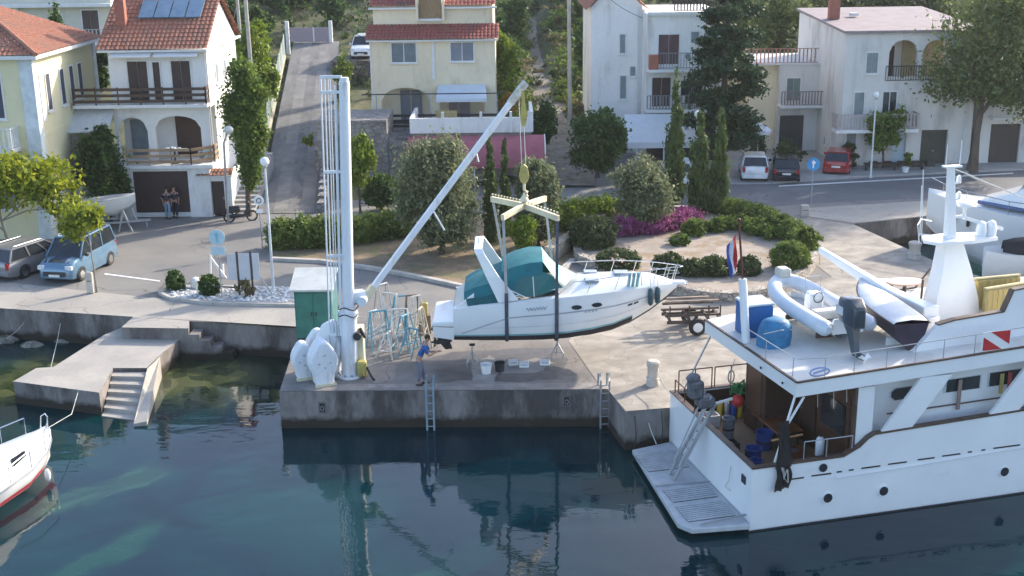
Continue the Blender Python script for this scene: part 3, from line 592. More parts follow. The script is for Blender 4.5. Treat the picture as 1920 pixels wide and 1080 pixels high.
# island: stone ring wall, gravel top
ctr = Vector((8.75, 55.2, 0)); IW = stone_mat('island_stone', (.34, .30, .25), (.50, .46, .40), (.20, .17, .14), scale=4.6, edge=.08)
ring = [G(1075, 484), G(1110, 505), G(1180, 530), G(1260, 552), G(1330, 566), G(1400, 566), G(1455, 552), G(1500, 530), G(1530, 500), G(1525, 470), G(1480, 440), G(1420, 415), G(1370, 402), G(1230, 400), G(1150, 420), G(1095, 450)]
iw = empty('island_wall', ctr, 0, 'low rubble stone wall ringing the round planted island', 'stone wall'); b = MB(); N = len(ring)
c0 = sum(ring, Vector())/N; sm = []
for i in range(N):
    for t in (0, .25, .5, .75):
        p0_, p1_, p2_, p3_ = ring[i-1], ring[i], ring[(i+1) % N], ring[(i+2) % N]
        sm.append(.5*((2*p1_)+(-p0_+p2_)*t+(2*p0_-5*p1_+4*p2_-p3_)*t*t+(-p0_+3*p1_-3*p2_+p3_)*t**3))
IH = .42
rg = []
for q in sm:
    d = (q-c0).normalized(); o_ = q-ctr; i_ = q-d*.4-ctr; rg.append([(o_.x, o_.y, -.02), (o_.x, o_.y, IH), (i_.x, i_.y, IH+.01), (i_.x, i_.y, -.02)])
rg.append(rg[0]); b.loft(rg, closed=True); b.build('stone_course', IW, iw)
GRAV = mat('island_gravel', (.37, .31, .26), (.29, .245, .20), scale=1.5, rough=.95, bump=.4, grain=.15, gscale=20, world=True, c3=(.26, .19, .12), s3=.5, t3=(.52, .6))
b = MB(); b.add([((q-(q-c0).normalized()*.35).x, (q-(q-c0).normalized()*.35).y, IH-.12) for q in sm], [tuple(range(len(sm)))]); b.build('island_gravel_top', GRAV, kind='structure')
# bare garden bed with kerb between hedge and road
gb = [G(508, 488), G(600, 492), G(700, 506), G(800, 525), G(870, 540), G(960, 545), G(1020, 540), G(1075, 490), G(1100, 455), G(1150, 415), G(1130, 400), G(1000, 405), G(760, 405), G(640, 405), G(530, 430)]
cover('garden_soil', gb, SOIL, .05)
b = MB(); KERB = mat('kerb_stone', (.46, .43, .39), (.36, .34, .31), scale=1.5, rough=.9, bump=.3, grain=.1, world=True)
kp = gb[0:8]; 
for a, c in zip(kp[:-1], kp[1:]):
    b.beam((a.x, a.y, .07), (c.x, c.y, .07), .28, .16)
b.build('kerb', KERB, kind='structure')
rw = empty('retaining_wall', G(1075, 480), 0, 'curving low sandstone retaining wall between lifting frame and island', 'stone wall'); b = MB(); o_ = G(1075, 480)
RS = stone_mat('sandstone', (.50, .42, .32), (.40, .33, .25), (.28, .22, .16), scale=3.0, edge=.07)
for a, c in zip([G(1030, 492), G(1062, 470), G(1095, 445)], [G(1062, 470), G(1095, 445), G(1150, 412)]): a = a-o_; c = c-o_; b.beam((a.x, a.y, .35), (c.x, c.y, .38), .5, .75)
b.build('stone_course', RS, rw)
# white pebble bed with notice boards
pbp = gp((300, 552), (320, 562), (400, 572), (560, 575), (566, 540), (470, 536), (380, 535), (330, 535))
cover('pebble_bed', pbp, mat('pebble_ground', (.42, .41, .39), (.30, .29, .28), scale=3, rough=.9, bump=.6, world=True), .03)
b = MB()
for a, c in zip(pbp[0:3]+[pbp[7]], pbp[1:4]+[pbp[0]]): b.beam((a.x, a.y, .06), (c.x, c.y, .06), .16, .14)
b.build('bed_edging', KERB, kind='structure')
b = MB()
for i in range(420):
    u = random.random(); q = G(320+235*u, random.uniform(540, 562+8*u)); s = random.uniform(.04, .10); b.ball((q.x, q.y, .05), (s, s*.8, s*.6), 6, 4, jit=.15)
b.build('white_pebbles', mat('white_pebble', (.72, .71, .69), (.60, .59, .57), scale=4, rough=.8), kind='stuff', label='scattered white pebbles in the planted bed', cat='pebbles')
rock(G(368, 540)+Vector((0, 0, .2)), (.28, .26, .30), 'large smooth white boulder between the two ball bushes', 'boulder', name='boulder', mt=mat('white_boulder', (.70, .68, .64), (.58, .56, .52), scale=2, rough=.85))
# ------------------------------------------------------------------ crane
CRW = mat('crane_paint', (.74, .77, .80), (.66, .69, .72), rough=.45, grain=.06, scale=1.5, c3=(.42, .34, .26), s3=2.2, t3=(.58, .74), bump=.1, stretch=(1, 1, .25))
CREAM = mat('cream_paint', (.70, .64, .45), (.58, .52, .36), rough=.5, grain=.1, scale=2, c3=(.40, .30, .18), s3=2, t3=(.6, .75))
YEL = mat('yellow_paint', (.50, .42, .12), (.36, .29, .09), rough=.5, grain=.15, c3=(.18, .12, .05), s3=3, t3=(.55, .7))
ROPE = mat('rope', (.55, .55, .50), (.42, .42, .38), rough=.9)
CABLE = mat('steel_cable', (.30, .31, .32), rough=.5, metal=.5)
CX, CY = -5.74, 40.5
cr = empty('harbour_crane', (CX, CY, 0), 0, 'white harbour crane with a tall mast and a long slanting boom on the quay', 'crane')
TOP = Vector((.32, 0, 10.3))
b = MB(); b.tube([(0, 0, 0), (.07, 0, 2.3)], [.29, .285], 20); b.tube([(.07, 0, 2.28), TOP], [.205, .175], 20); b.tube([(0, 0, 0), (0, 0, .09)], .45, 20)
b.tube([(.065, 0, 2.2), (.075, 0, 2.4)], .33, 20); b.tube([TOP-Vector((0, 0, .02)), TOP+Vector((0, 0, .12))], .15, 16)
mast = b.build('mast', CRW, cr, smooth=True)
for k_ in range(10):
    b = MB(); a = k_*PI/5; b.tube([(.38*math.cos(a), .38*math.sin(a), .08), (.38*math.cos(a), .38*math.sin(a), .15)], .035, 6); b.build('bolt', GALV, mast)
b = MB(); b.rbox(.12, .05, 0, .52, .55, 1.75, .03); b.build('mast_base', CREAM, cr)
b = MB(); b.beam((.05, .1, 2.85), (.6, .35, 2.85), .42, .36); b.tube([(.55, -.1, 2.75), (.55, .8, 2.75)], .17, 14); b.build('boom_pivot', CRW, cr, smooth=True)
b = MB(); 
for z in (2.3, 2.55): b.tube([(.07+.34*math.cos(k_*PI/10), .34*math.sin(k_*PI/10), z+.06*math.sin(k_)) for k_ in range(20)], .022, 5, closed=True)
b.build('clamp_ring', DARK, cr)
b0 = Vector((.74, .5, 2.88)); b1 = Vector((6.30, 3.0, 9.80))
b = MB(); b.beam(b0, b1, .16, .21); t = (b1-b0).normalized()
boom = b.build('boom', CRW, cr, bevel=.02)
b = MB(); b.beam(b0-t*.2, b0+t*.3, .22, .26); b.build('boom_foot', CREAM, boom)
b = MB(); b.beam(b1-t*.9, b1+t*.02, .19, .24); b.build('boom_head', mat('worn_boom_head', (.55, .56, .52), (.33, .32, .27), scale=5, rough=.6), boom)
b = MB(); b.lathe(tuple(b1-t*.35-Vector((0, .08, .12))), [(.12, 0), (.17, .02), (.12, .05), (.12, .1), (.17, .13), (.12, .15)], 14, 'y'); b.build('sheave', YEL, boom, smooth=True)
b = MB(); q = b0+(b1-b0)*.40; b.tube([q, q+Vector((.42, 0, -.78))], .03, 6); b.build('boom_prop', CRW, boom)
b = MB(); q = b0+(b1-b0)*.68; b.tube([q, q+Vector((.10, -.05, -.42))], .025, 6); b.build('boom_prop', CRW, boom)
# service ladder, rods and guard beside the mast
for x0, x1, r in ((-.44, -.60, .028), (-.31, -.49, .022), (-.20, -.38, .018), (-.13, -.30, .018), (.02, -.20, .045)):
    b = MB(); b.tube([(x1, -.18, 1.55), (x0, -.02, 10.5 if x0 < -.1 else 10.15)], r, 8); b.build('tie_rod', CRW, cr)
for z in (10.45, 9.95, 7.3, 4.4, 1.6):
    f = (z-1.55)/8.9; b = MB(); b.beam((-.62+.16*f, -.18+.16*f, z), (.05+.2*f, -.05, z), .06, .09); b.build('cross_bracket', CRW, cr)
b = MB(); b.tube([(-.62, -.2, 1.6), (-.42, -.25, -.0)], .02, 6); b.tube([(-.5, -.2, 2.4), (-.3, -.2, 1.9), (-.42, -.2, .9)], .016, 6); b.build('hose', ROPE, cr)
# winch drum and motor on the mast
b = MB(); b.rbox(-.36, .1, 1.1, -.02, .6, 2.35, .04); b.build('control_cabinet', CRW, cr)
b = MB(); b.tube([(.36, -.3, 1.55), (.36, .3, 1.55)], .14, 14); b.tube([(.45, -.1, 1.8), (.62, -.1, 1.45)], .06, 8); b.build('winch_motor', DARK, cr, smooth=True)
b = MB(); b.rbox(.3, -.32, .05, .62, .02, .62, .05); b.build('hose_reel', YEL, cr)
b = MB(); b.tube([(.62, -.2, .4), (.8, -.35, .1), (.92, -.5, .02)], .04, 7); b.build('hose_end', RUBBER, cr)
# lifting tackle: hook block and the crossed spreader frame
HX, HY = .62+.0, 42.6
tipw = Vector((CX, CY, 0))+b1-t*.3
SC = Vector((.47, 42.25, 5.72))
hk = empty('hook_block', (SC.x, SC.y, SC.z), 0, 'yellow hook block hanging on cables under the crane boom tip', 'hook')
d_ = tipw-SC
b = MB()
for dx in (-.07, .07): b.tube([(dx, 0, .95), (d_.x+dx, d_.y, d_.z)], .014, 5)
b.build('hoist_cable', CABLE, hk)
b = MB(); b.xprism([(-.13, .80), (-.18, 1.0), (-.12, 1.32), (.0, 1.42), (.12, 1.32), (.18, 1.0), (.13, .80), (0, .72)], -.07, .07); b.build('block', YEL, hk, bevel=.015)
b = MB(); b.xprism([(-.05, 2.75), (-.12, 3.0), (-.03, 4.0), (.03, 4.0), (.12, 3.0), (.05, 2.75)], -.05, .05); b.build('limit_weight', YEL, hk)
b = MB(); b.tube([(0, 0, .75), (0, 0, .5), (.1, 0, .42), (.1, 0, .3), (0, 0, .22), (-.09, 0, .3)], [.05, .05, .055, .055, .05, .02], 8); b.build('hook', CREAM, hk, smooth=True)
sf = empty('lifting_frame', (SC.x, SC.y, SC.z), 0, 'cream X-shaped lifting frame with slings above the motor boat', 'lifting frame')
NL = Vector((-.27, 40.95, 5.55))-SC; FR = Vector((1.22, 43.5, 5.62))-SC; FL = Vector((-.66, 43.5, 5.62))-SC; NR = Vector((1.58, 40.95, 5.50))-SC
for a, c, nm in ((NL, FR, 0), (FL, NR, 1)):
    b = MB(); b.beam(a-(c-a).normalized()*.06, a.lerp(c, .5)+Vector((0, 0, .10)), .13, .20); b.beam(a.lerp(c, .5)+Vector((0, 0, .10)), c+(c-a).normalized()*.06, .13, .20)
    o = b.build('spreader_bar', CREAM, sf, bevel=.01)
    if nm:
        for i in range(22):
            q = a.lerp(c, i/21); bb = MB(); bb.rbox(q.x-.03, q.y-.05, .14+.08*(1-abs(i/21-.5)*2)+q.z*(.9), q.x+.03, q.y+.05, .20+.08*(1-abs(i/21-.5)*2)+q.z*.9, .008); bb.build('adjuster_lug', CREAM, o)
b = MB(); b.lathe((0, 0, .05), [(.05, 0), (.16, .05), (.14, .15), (.06, .26), (.04, .34)], 12); b.build('centre_boss', CREAM, sf, smooth=True)
SL = mat('sling_webbing', (.10, .11, .14), (.05, .06, .08), rough=.9, grain=.2); SLT = mat('sling_cover', (.42, .42, .40), (.33, .33, .31), rough=.9)
for near, far, xk in ((NL, FL, -.2), (NR, FR, 1.55)):
    X = xk-SC.x; w0 = [(near), Vector((X, 40.72-SC.y, 2.9-SC.z)), Vector((X, 40.78-SC.y, 1.25-SC.z)), Vector((X, 41.0-SC.y, 1.05-SC.z)), Vector((X, 42.2-SC.y, .745-SC.z)), Vector((X, 43.45-SC.y, 1.05-SC.z)), Vector((X, 43.62-SC.y, 2.7-SC.z)), far]
    b = MB(); 
    for a, c in zip(w0[1:-2], w0[2:-1]): b.beam(a, c, .13 if abs(a.z-c.z) < .6 else .13, .02, up=(0, 1, 0) if abs(a.z-c.z) > .6 else (0, 0, 1))
    b.build('sling', SL, sf)
    b = MB(); b.beam(w0[0], w0[1], .10, .03, up=(0, 1, 0)); b.build('sling_leg', SL if near is NR else SLT, sf)
    b = MB(); b.beam(w0[-2], w0[-1], .09, .03, up=(0, 1, 0)); b.build('sling_leg', SLT, sf)
# white tapered counterweights beside the mast
def cweight(loc, rz, w_, h_, th, label, mt=None):
    r = empty('counterweight', loc, rz, label, 'counterweight', 'tapered white counterweights at the crane foot'); P = []
    prof = [(.34, 0), (.34, .14), (.37, .24), (.45, .33), (.51, .43), (.53, .54), (.50, .65), (.43, .75), (.34, .83), (.26, .90), (.20, .95), (.12, .985), (.05, 1.0)]
    pts = [(-x*w_, z*h_) for x, z in prof]+[(x*w_, z*h_) for x, z in prof[::-1]]
    b = MB(); b.xprism(pts[::-1], -th/2, th/2); b.build('body', mt or CRW, r, bevel=.07)
    for x, z in ((-.22, .52), (.2, .52), (0, .42), (.0, .70)):
        b = MB(); b.lathe((x*w_, -th/2-.02, z*h_), [(.028, 0), (.028, .03)], 8, 'y'); b.build('bolt', GALV, r)
    b = MB(); b.rbox(-.40*w_, -th*.4, -.0, .40*w_, -th/2-.04, .10, .01); b.build('foot', CREAM, r); return r
g1 = G(607, 719); g2 = G(570, 708); g3 = G(624, 700)
cweight(g1, .42, .92, 1.62, .66, 'front white counterweight with a bulging middle at the platform edge')
cweight(g2, .35, .76, 1.32, .6, 'shorter white counterweight furthest left beside the crane')
cweight(g3, -.45, .95, 1.95, .62, 'tallest counterweight leaning in the shade right behind the others')
cweight(G(598, 690), .35, .9, 1.5, .3, 'white counterweight at the back against the green cabinet')
# green cabinet
GREEN = mat('green_paint', (.045, .20, .15), (.035, .15, .115), rough=.55, grain=.12, scale=2)
gb_ = empty('green_cabinet', (-7.55, 45.0, 0), .0, 'tall green metal cabinet with a pale roof behind the crane mast', 'cabinet')
b = MB(); b.box(-.72, -.5, .06, .72, .75, 1.95); b.build('body', GREEN, gb_, bevel=.02)
b = MB(); b.add([(-.86, -.66, 1.96), (.80, -.66, 1.96), (.80, .9, 2.42), (-.86, .9, 2.42), (-.86, -.66, 2.03), (.80, -.66, 2.03), (.80, .9, 2.49), (-.86, .9, 2.49)], [(0,3,2,1),(4,5,6,7),(0,1,5,4),(1,2,6,5),(2,3,7,6),(3,0,4,7)]); b.build('roof', mat('pale_roof_sheet', (.55, .56, .53), (.46, .47, .44), rough=.6), gb_)
b = MB(); b.add([(-.72, -.5, 1.95), (.72, -.5, 1.95), (.72, .75, 1.95), (-.72, .75, 1.95), (.72, .75, 2.36), (-.72, .75, 2.36)], [(1, 2, 4), (0, 5, 3), (2, 3, 5, 4)]); b.build('gable_panel', GREEN, gb_)
for x in (-.66, .03):
    b = MB(); b.rbox(x, -.53, .14, x+.63, -.50, 1.86, .01); d = b.build('door', GREEN, gb_)
    b = MB(); b.rbox(x+(.56 if x < 0 else .04), -.57, .95, x+(.60 if x < 0 else .08), -.53, 1.12, .008); b.build('handle', DARK, d)
# ladders on the quay wall
def wall_ladder(loc, label, w_, h_, z0, mt, rz=0):
    r = empty('wall_ladder', loc, rz, label, 'ladder')
    for x in (-w_/2, w_/2):
        b = MB(); b.tube([(x, .45, .0), (x, .40, .45), (x, .1, .55), (x, -.08, .35), (x, -.10, z0)], .035, 8); b.build('rail', mt, r, smooth=True)
    z = .2; 
    while z > z0: 
        b = MB(); b.tube([(-w_/2, -.10, z), (w_/2, -.10, z)], .018, 6); b.build('rung', mt, r); z -= .28
    return r
BLUEP = mat('pale_blue_paint', (.26, .35, .41), (.20, .28, .34), rough=.5, grain=.1)
wall_ladder(Vector((G(806, 735).x, 38.83, 0)), 'pale blue steel ladder down the platform wall beneath the lifted boat', .24, 1, -2.0, BLUEP)
wall_ladder(Vector((3.1, 38.85, 0)), 'pale steel ladder in the corner between platform and paved quay', .3, 1, -1.6, GALV, .1)
for px, lb in ((604, 'square mooring ring recess in the platform wall at the left end'), (1062, 'square mooring ring recess in the platform wall near the right corner')):
    q = D(px, 765 if px < 900 else 750, 39.0); r = empty('mooring_ring', (q.x, 39.08-(q.x+7.97)*.0165-.012, q.z), 0, lb, 'mooring ring')
    b = MB(); 
    for a in ((-.13, -.2, -.09, .2), (.09, -.2, .13, .2), (-.09, .16, .09, .2), (-.09, -.2, .09, -.16)): b.box(a[0], -.03, a[1], a[2], .0, a[3])
    b.build('frame', PLAT, r); b = MB(); b.box(-.09, -.008, -.16, .09, .0, .16); b.build('recess', DARK, r)
    b = MB(); b.tube([(.06*math.cos(k_*.63), -.04, -.02+.08*math.sin(k_*.63)) for k_ in range(10)], .012, 5, closed=True); b.build('ring', GALV, r)
# wet dark patches on the platform
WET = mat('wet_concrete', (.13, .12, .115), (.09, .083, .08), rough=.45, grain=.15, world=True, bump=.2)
def blob(name, pts, z, mt):
    MB().sheet([(p[0], p[1], z) for p in pts]).build(name, mt, kind='structure')
def wob(pts, k=3, a=.12):
    out = []
    for i in range(len(pts)):
        p, q = pts[i], pts[(i+1) % len(pts)]
        for j in range(k): s = p.lerp(q, j/k); out.append(s+Vector((random.uniform(-a, a), random.uniform(-a, a), 0)))
    return out
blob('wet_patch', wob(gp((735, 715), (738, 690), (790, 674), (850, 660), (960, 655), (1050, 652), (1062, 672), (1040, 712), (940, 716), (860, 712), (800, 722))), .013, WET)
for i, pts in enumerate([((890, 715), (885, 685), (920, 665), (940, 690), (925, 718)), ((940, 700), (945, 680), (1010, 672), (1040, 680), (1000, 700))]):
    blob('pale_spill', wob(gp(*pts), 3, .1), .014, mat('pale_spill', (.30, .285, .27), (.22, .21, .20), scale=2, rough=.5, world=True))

# ------------------------------------------------------------------ lifted motor boat
BX, BYc = 0, 42.2
mb_ = empty('motor_boat', (-2.1, BYc, 0), 0, 'white cabin cruiser with teal canvas covers hanging in slings over the platform', 'motor boat')
def half_sections(st, idx):
    return [[p for p in s_] for s_ in st]
TEAL = mat('teal_canvas', (.010, .17, .20), (.008, .125, .155), rough=.75, grain=.12, scale=2, bump=.35, bscale=3); TEAL2 = mat('teal_canvas_light', (.20, .44, .46), (.15, .36, .39), rough=.7, grain=.1, scale=2, bump=.2, bscale=4)
TEALD = mat('tinted_canvas_window', (.008, .11, .115), (.012, .14, .14), rough=.35, grain=.1)
BLK = mat('antifouling', (.020, .018, .022), (.035, .028, .03), rough=.8, grain=.2)
ST_ = [(-.0, .85, 1.18, 1.12, 1.36, 2.30), (1.0, .80, 1.24, 1.13, 1.42, 2.45), (2.1, .78, 1.26, 1.14, 1.44, 2.56), (3.2, .78, 1.25, 1.16, 1.45, 2.68), (4.1, .82, 1.18, 1.20, 1.42, 2.78), (5.0, .92, 1.02, 1.30, 1.33, 2.85), (5.8, 1.10, .83, 1.45, 1.16, 2.90), (6.5, 1.40, .60, 1.70, .92, 2.93), (7.2, 1.85, .34, 2.05, .62, 2.94), (7.8, 2.32, .14, 2.45, .32, 2.93), (8.15, 2.68, .04, 2.73, .14, 2.90)]
def interp(x, k):
    for a, c in zip(ST_[:-1], ST_[1:]):
        if x <= c[0]: t_ = (x-a[0])/(c[0]-a[0]); return a[k]+(c[k]-a[k])*t_
    return ST_[-1][k]
def side_pt(x, f, out=0, sgn=-1):   # f 0 chine .. 1 sheer on the topsides
    yc, zc, ys, zs = (interp(x, i) for i in (2, 3, 4, 5)); bulge = .07*math.sin(PI*f)
    return (x, sgn*(yc+(ys-yc)*f**.8+bulge+out), zc+(zs-zc)*f)
xs = [0, .5, 1, 1.6, 2.1, 2.7, 3.2, 3.7, 4.1, 4.6, 5, 5.4, 5.8, 6.2, 6.5, 6.9, 7.2, 7.5, 7.8, 8.0, 8.15]
b = MB(); rs = []
fs_ = [0, .12, .25, .4, .55, .7, .85, 1]
for x in xs: rs.append([side_pt(x, f, 0, -1) for f in fs_[::-1]]+[(x, 0, interp(x, 1))][:0]+[side_pt(x, f, 0, 1) for f in fs_])
# topsides port and starboard, transom, deck
b.loft([[side_pt(x, f, 0, -1) for f in fs_] for x in xs], closed=False); b.loft([[side_pt(x, f, 0, 1) for f in fs_[::-1]] for x in xs], closed=False)
b.add([side_pt(0, f, 0, -1) for f in fs_]+[side_pt(0, f, 0, 1) for f in fs_[::-1]], [tuple(range(16))])
b.build('hull', GEL, mb_, smooth=True)
b = MB(); b.loft([[side_pt(x, 0, 0, -1), (x, 0, interp(x, 1)), side_pt(x, 0, 0, 1)] for x in xs], closed=False)
b.loft([[side_pt(x, .0, .006, -1), side_pt(x, .13, .006, -1)] for x in xs if x < 6.6], closed=False); b.loft([[side_pt(x, .13, .006, 1), side_pt(x, .0, .006, 1)] for x in xs if x < 6.6], closed=False)
b.add([(0, -1.18, 1.12), (0, 0, .85), (0, 1.18, 1.12)], [(0, 2, 1)]); b.build('hull_bottom', BLK, mb_, smooth=True)
b = MB(); b.loft([[side_pt(x, .135, .009, -1), side_pt(x, .175, .009, -1)] for x in xs if x < 6.6], closed=False); b.build('boot_stripe', TEAL2, mb_)
b = MB(); pts = [(x, (.62 if x > 2.1 else .62-.50*(1-x/2.1)**1.2)) for x in [.3, .6, 1, 1.5, 2, 2.6, 3.2, 4, 5, 5.8, 6.5, 7.2, 7.6]]
b.loft([[side_pt(x, f, .012, -1), side_pt(x, f+.035, .012, -1)] for x, f in pts], closed=False); b.build('side_stripe', mat('grey_stripe', (.42, .44, .48), rough=.4), mb_)
b = MB(); b.loft([[side_pt(x, .36, .012, -1), side_pt(x, .375, .012, -1)] for x in xs if .6 < x < 7], closed=False); b.build('side_stripe', mat('grey_stripe'if 0 else 'pale_stripe', (.60, .62, .64), rough=.4), mb_)
# deck: side decks, raised coachroof, foredeck
def deckz(x, y): 
    hw = max(.1, interp(x, 4)); c_ = .34 if x > 4.1 else .12; return interp(x, 5)+c_*(1-(y/hw)**2)*min(1, (8.3-x)/1.2)
b = MB(); ys_ = [-1, -.85, -.6, -.3, 0, .3, .6, .85, 1]
b.loft([[(x, interp(x, 4)*y, deckz(x, interp(x, 4)*y)) for y in ys_] for x in xs if x >= 3.7], closed=False)
b.loft([[(x, interp(x, 4)*y, interp(x, 5)+(.04 if abs(y) < .95 else 0)) for y in (-1, -.93, -.84)] for x in xs if x <= 4.1], closed=False)
b.loft([[(x, interp(x, 4)*y, interp(x, 5)+(.04 if abs(y) < .95 else 0)) for y in (.84, .93, 1)] for x in xs if x <= 4.1], closed=False)
b.build('deck', GEL, mb_, smooth=True)
b = MB(); b.box(.1, -1.12, 1.6, 4.1, 1.12, 2.2); b.build('cockpit_floor', mat('cockpit_liner', (.60, .60, .57), rough=.5), mb_)
b = MB(); b.add([(-.0, -1.3, 2.28), (-.0, 1.3, 2.28), (.75, 1.24, 2.85), (.75, -1.24, 2.85), (0, -1.3, 1.4), (0, 1.3, 1.4), (.75, 1.24, 2.0), (.75, -1.24, 2.0)], [(3, 2, 1, 0), (0, 1, 5, 4), (1, 2, 6, 5), (2, 3, 7, 6), (3, 0, 4, 7)]); b.build('transom_seat', GEL, mb_, bevel=.03)
b = MB(); b.add([(-.78, -1.25, 1.62), (.05, -1.32, 1.62), (.05, 1.32, 1.62), (-.78, 1.25, 1.62), (-.78, -1.25, 1.78), (.05, -1.32, 1.86), (.05, 1.32, 1.86), (-.78, 1.25, 1.78)], [(0,3,2,1),(4,5,6,7),(0,1,5,4),(1,2,6,5),(2,3,7,6),(3,0,4,7)]); b.build('swim_platform', GEL, mb_, bevel=.05)
b = MB(); b.add([(-.70, -1.2, 1.22), (.02, -1.3, 1.15), (.02, 1.3, 1.15), (-.7, 1.2, 1.22), (-.76, -1.23, 1.62), (.02, -1.33, 1.62), (.02, 1.33, 1.62), (-.76, 1.23, 1.62)], [(0,3,2,1),(0,1,5,4),(1,2,6,5),(2,3,7,6),(3,0,4,7)]); b.build('stern_fairing', GEL, mb_)
# windscreen and canvas over the cockpit
def tent(prof, mt, name, parent, skirt=None):   # prof: (x, halfwidth_low, z_low, halfwidth_top, z_top)
    b = MB(); b.loft([[(x, -wl, zl), (x, -(wl*.35+wt*.65), zl+(zt-zl)*.62), (x, -wt, zt-.05), (x, -wt*.5, zt+.02), (x, 0, zt+.05), (x, wt*.5, zt+.02), (x, wt, zt-.05), (x, (wl*.35+wt*.65), zl+(zt-zl)*.62), (x, wl, zl)] for x, wl, zl, wt, zt in prof], closed=False)
    for x, wl, zl, wt, zt in (prof[0], prof[-1]):
        b.add([(x, -wl, zl), (x, -wt, zt-.05), (x, 0, zt+.05), (x, wt, zt-.05), (x, wl, zl)], [(0, 1, 2, 3, 4)])
    return b.build(name, mt, parent, smooth=True)
cv = tent([(1.72, 1.24, 2.72, 1.02, 3.62), (2.2, 1.24, 2.78, 1.10, 3.84), (2.75, 1.22, 2.82, 1.13, 3.98), (3.2, 1.2, 2.90, 1.06, 4.0)], TEAL, 'bimini_cover', mb_)
b = MB(); fr = [(3.15, 1.0, 3.90), (3.55, 1.12, 3.5), (4.25, 1.0, 3.10)]
b.loft([[(3.2, -1.04, 3.95), (3.2, 0, 4.05), (3.2, 1.04, 3.95)], [(3.5, -1.10, 3.55), (3.62, 0, 3.66), (3.5, 1.10, 3.55)], [(4.0, -1.05, 3.08), (4.45, 0, 3.22), (4.0, 1.05, 3.08)]], closed=False); b.build('windscreen_cover', TEAL2, mb_, smooth=True)
for sg in (-1, 1):
    b = MB(); q = [(2.0, sg*1.27, 2.74), (2.9, sg*1.31, 2.76), (3.95, sg*1.10, 3.02), (3.50, sg*1.13, 3.50), (3.15, sg*1.08, 3.62), (2.4, sg*1.20, 3.42)]; b.add(q, [tuple(range(6)) if sg < 0 else tuple(range(6))[::-1]]); b.build('side_screen', TEALD, mb_)
    b = MB(); b.tube([(1.9, sg*1.29, 3.05), (2.6, sg*1.33, 2.74)], .02, 5); b.tube([(2.9, sg*1.32, 2.76), (2.85, sg*1.2, 3.45)], .018, 5); b.tube([(2.0, sg*1.3, 2.75), (4.0, sg*1.12, 3.03)], .02, 5); b.build('screen_frame', GEL, mb_)
ac = tent([(.38, 1.16, 2.42, 1.06, 2.88), (.75, 1.25, 2.44, 1.13, 3.08), (1.25, 1.28, 2.50, 1.16, 3.22), (1.72, 1.28, 2.60, 1.12, 3.42)], TEAL, 'cockpit_cover', mb_)
for sg in (-1, 1):
    b = MB(); b.add([(.52, sg*1.33, 2.40), (1.62, sg*1.37, 2.56), (1.60, sg*1.30, 2.92), (1.1, sg*1.30, 2.74), (.45, sg*1.26, 2.66)], [(0, 1, 2, 3, 4) if sg < 0 else (4, 3, 2, 1, 0)]); b.build('canvas_skirt', mat('teal_canvas_deep', (.008, .10, .115), (.006, .08, .095), rough=.8, bump=.2), mb_)
# radar arch
b = MB()
for sg in (-1, 1): b.loft([[(1.62, sg*1.42, 2.55), (2.35, sg*1.42, 2.66), (2.35, sg*1.30, 2.66), (1.62, sg*1.30, 2.55)], [(1.18, sg*1.30, 3.45), (1.62, sg*1.32, 3.5), (1.62, sg*1.2, 3.5), (1.18, sg*1.2, 3.45)], [(.82, sg*1.15, 4.22), (1.12, sg*1.15, 4.25), (1.12, sg*1.0, 4.22), (.82, sg*1.0, 4.2)], [(.74, sg*.98, 4.34), (1.05, sg*.98, 4.38), (1.05, sg*.85, 4.3), (.74, sg*.85, 4.27)]], caps=True)
b.box(.74, -.92, 4.27, 1.05, .92, 4.36); b.build('radar_arch', GEL, mb_, bevel=.02)
b = MB(); b.lathe((.9, 0, 4.36), [(.05, 0), (.05, .12), (.02, .2)], 8); b.build('anchor_light', WHITE, mb_)
# portholes, vents, hatches, lettering bars
for x in (4.42, 5.15):
    b = MB(); y0 = side_pt(x, .74); n_ = 14; b.add([(x+.19*math.cos(2*PI*k_/n_), side_pt(x+.19*math.cos(2*PI*k_/n_), .74, .016)[1], y0[2]+.085*math.sin(2*PI*k_/n_)) for k_ in range(n_)], [tuple(range(n_))]); b.build('porthole', GLASS, mb_)
for x in (6.3, 6.52):
    b = MB(); b.loft([[side_pt(x, .52, .014), side_pt(x, .58, .014)], [side_pt(x+.17, .53, .014), side_pt(x+.17, .59, .014)]], closed=False); b.build('hull_vent', DARK, mb_)
SCR = mat('grey_lettering', (.30, .36, .42), rough=.5)
b = MB()   # handwritten script on the side: a run of joined strokes
px_ = [2.62+.035*i for i in range(22)]
for i in range(21):
    f0 = .80+.045*math.sin(i*1.9)+.01*i/21; f1 = .80+.045*math.sin((i+1)*1.9)+.01*i/21; a = side_pt(px_[i], f0, .014); c = side_pt(px_[i+1], f1, .014); b.tube([a, c], .010, 4)
b.build('script_lettering', SCR, mb_)
b = MB()
for i, x in enumerate((4.72, 4.84, 4.98, 5.10)): b.loft([[side_pt(x, .58, .014), side_pt(x, .62, .014)], [side_pt(x+.07, .585, .014), side_pt(x+.07, .625, .014)]], closed=False)
b.build('number_lettering', mat('pale_lettering', (.45, .5, .55), rough=.5), mb_)
for x, y, w_, l_ in ((5.0, -.55, .22, .26), (6.1, -.0, .25, .28), (5.0, .4, .2, .25)):
    b = MB(); z = deckz(x, y)+.03; b.rbox(x-l_, y-w_, z-.05, x+l_, y+w_, z+.03, .02); b.build('deck_hatch', mat('tinted_hatch', (.30, .33, .36), rough=.2), mb_)
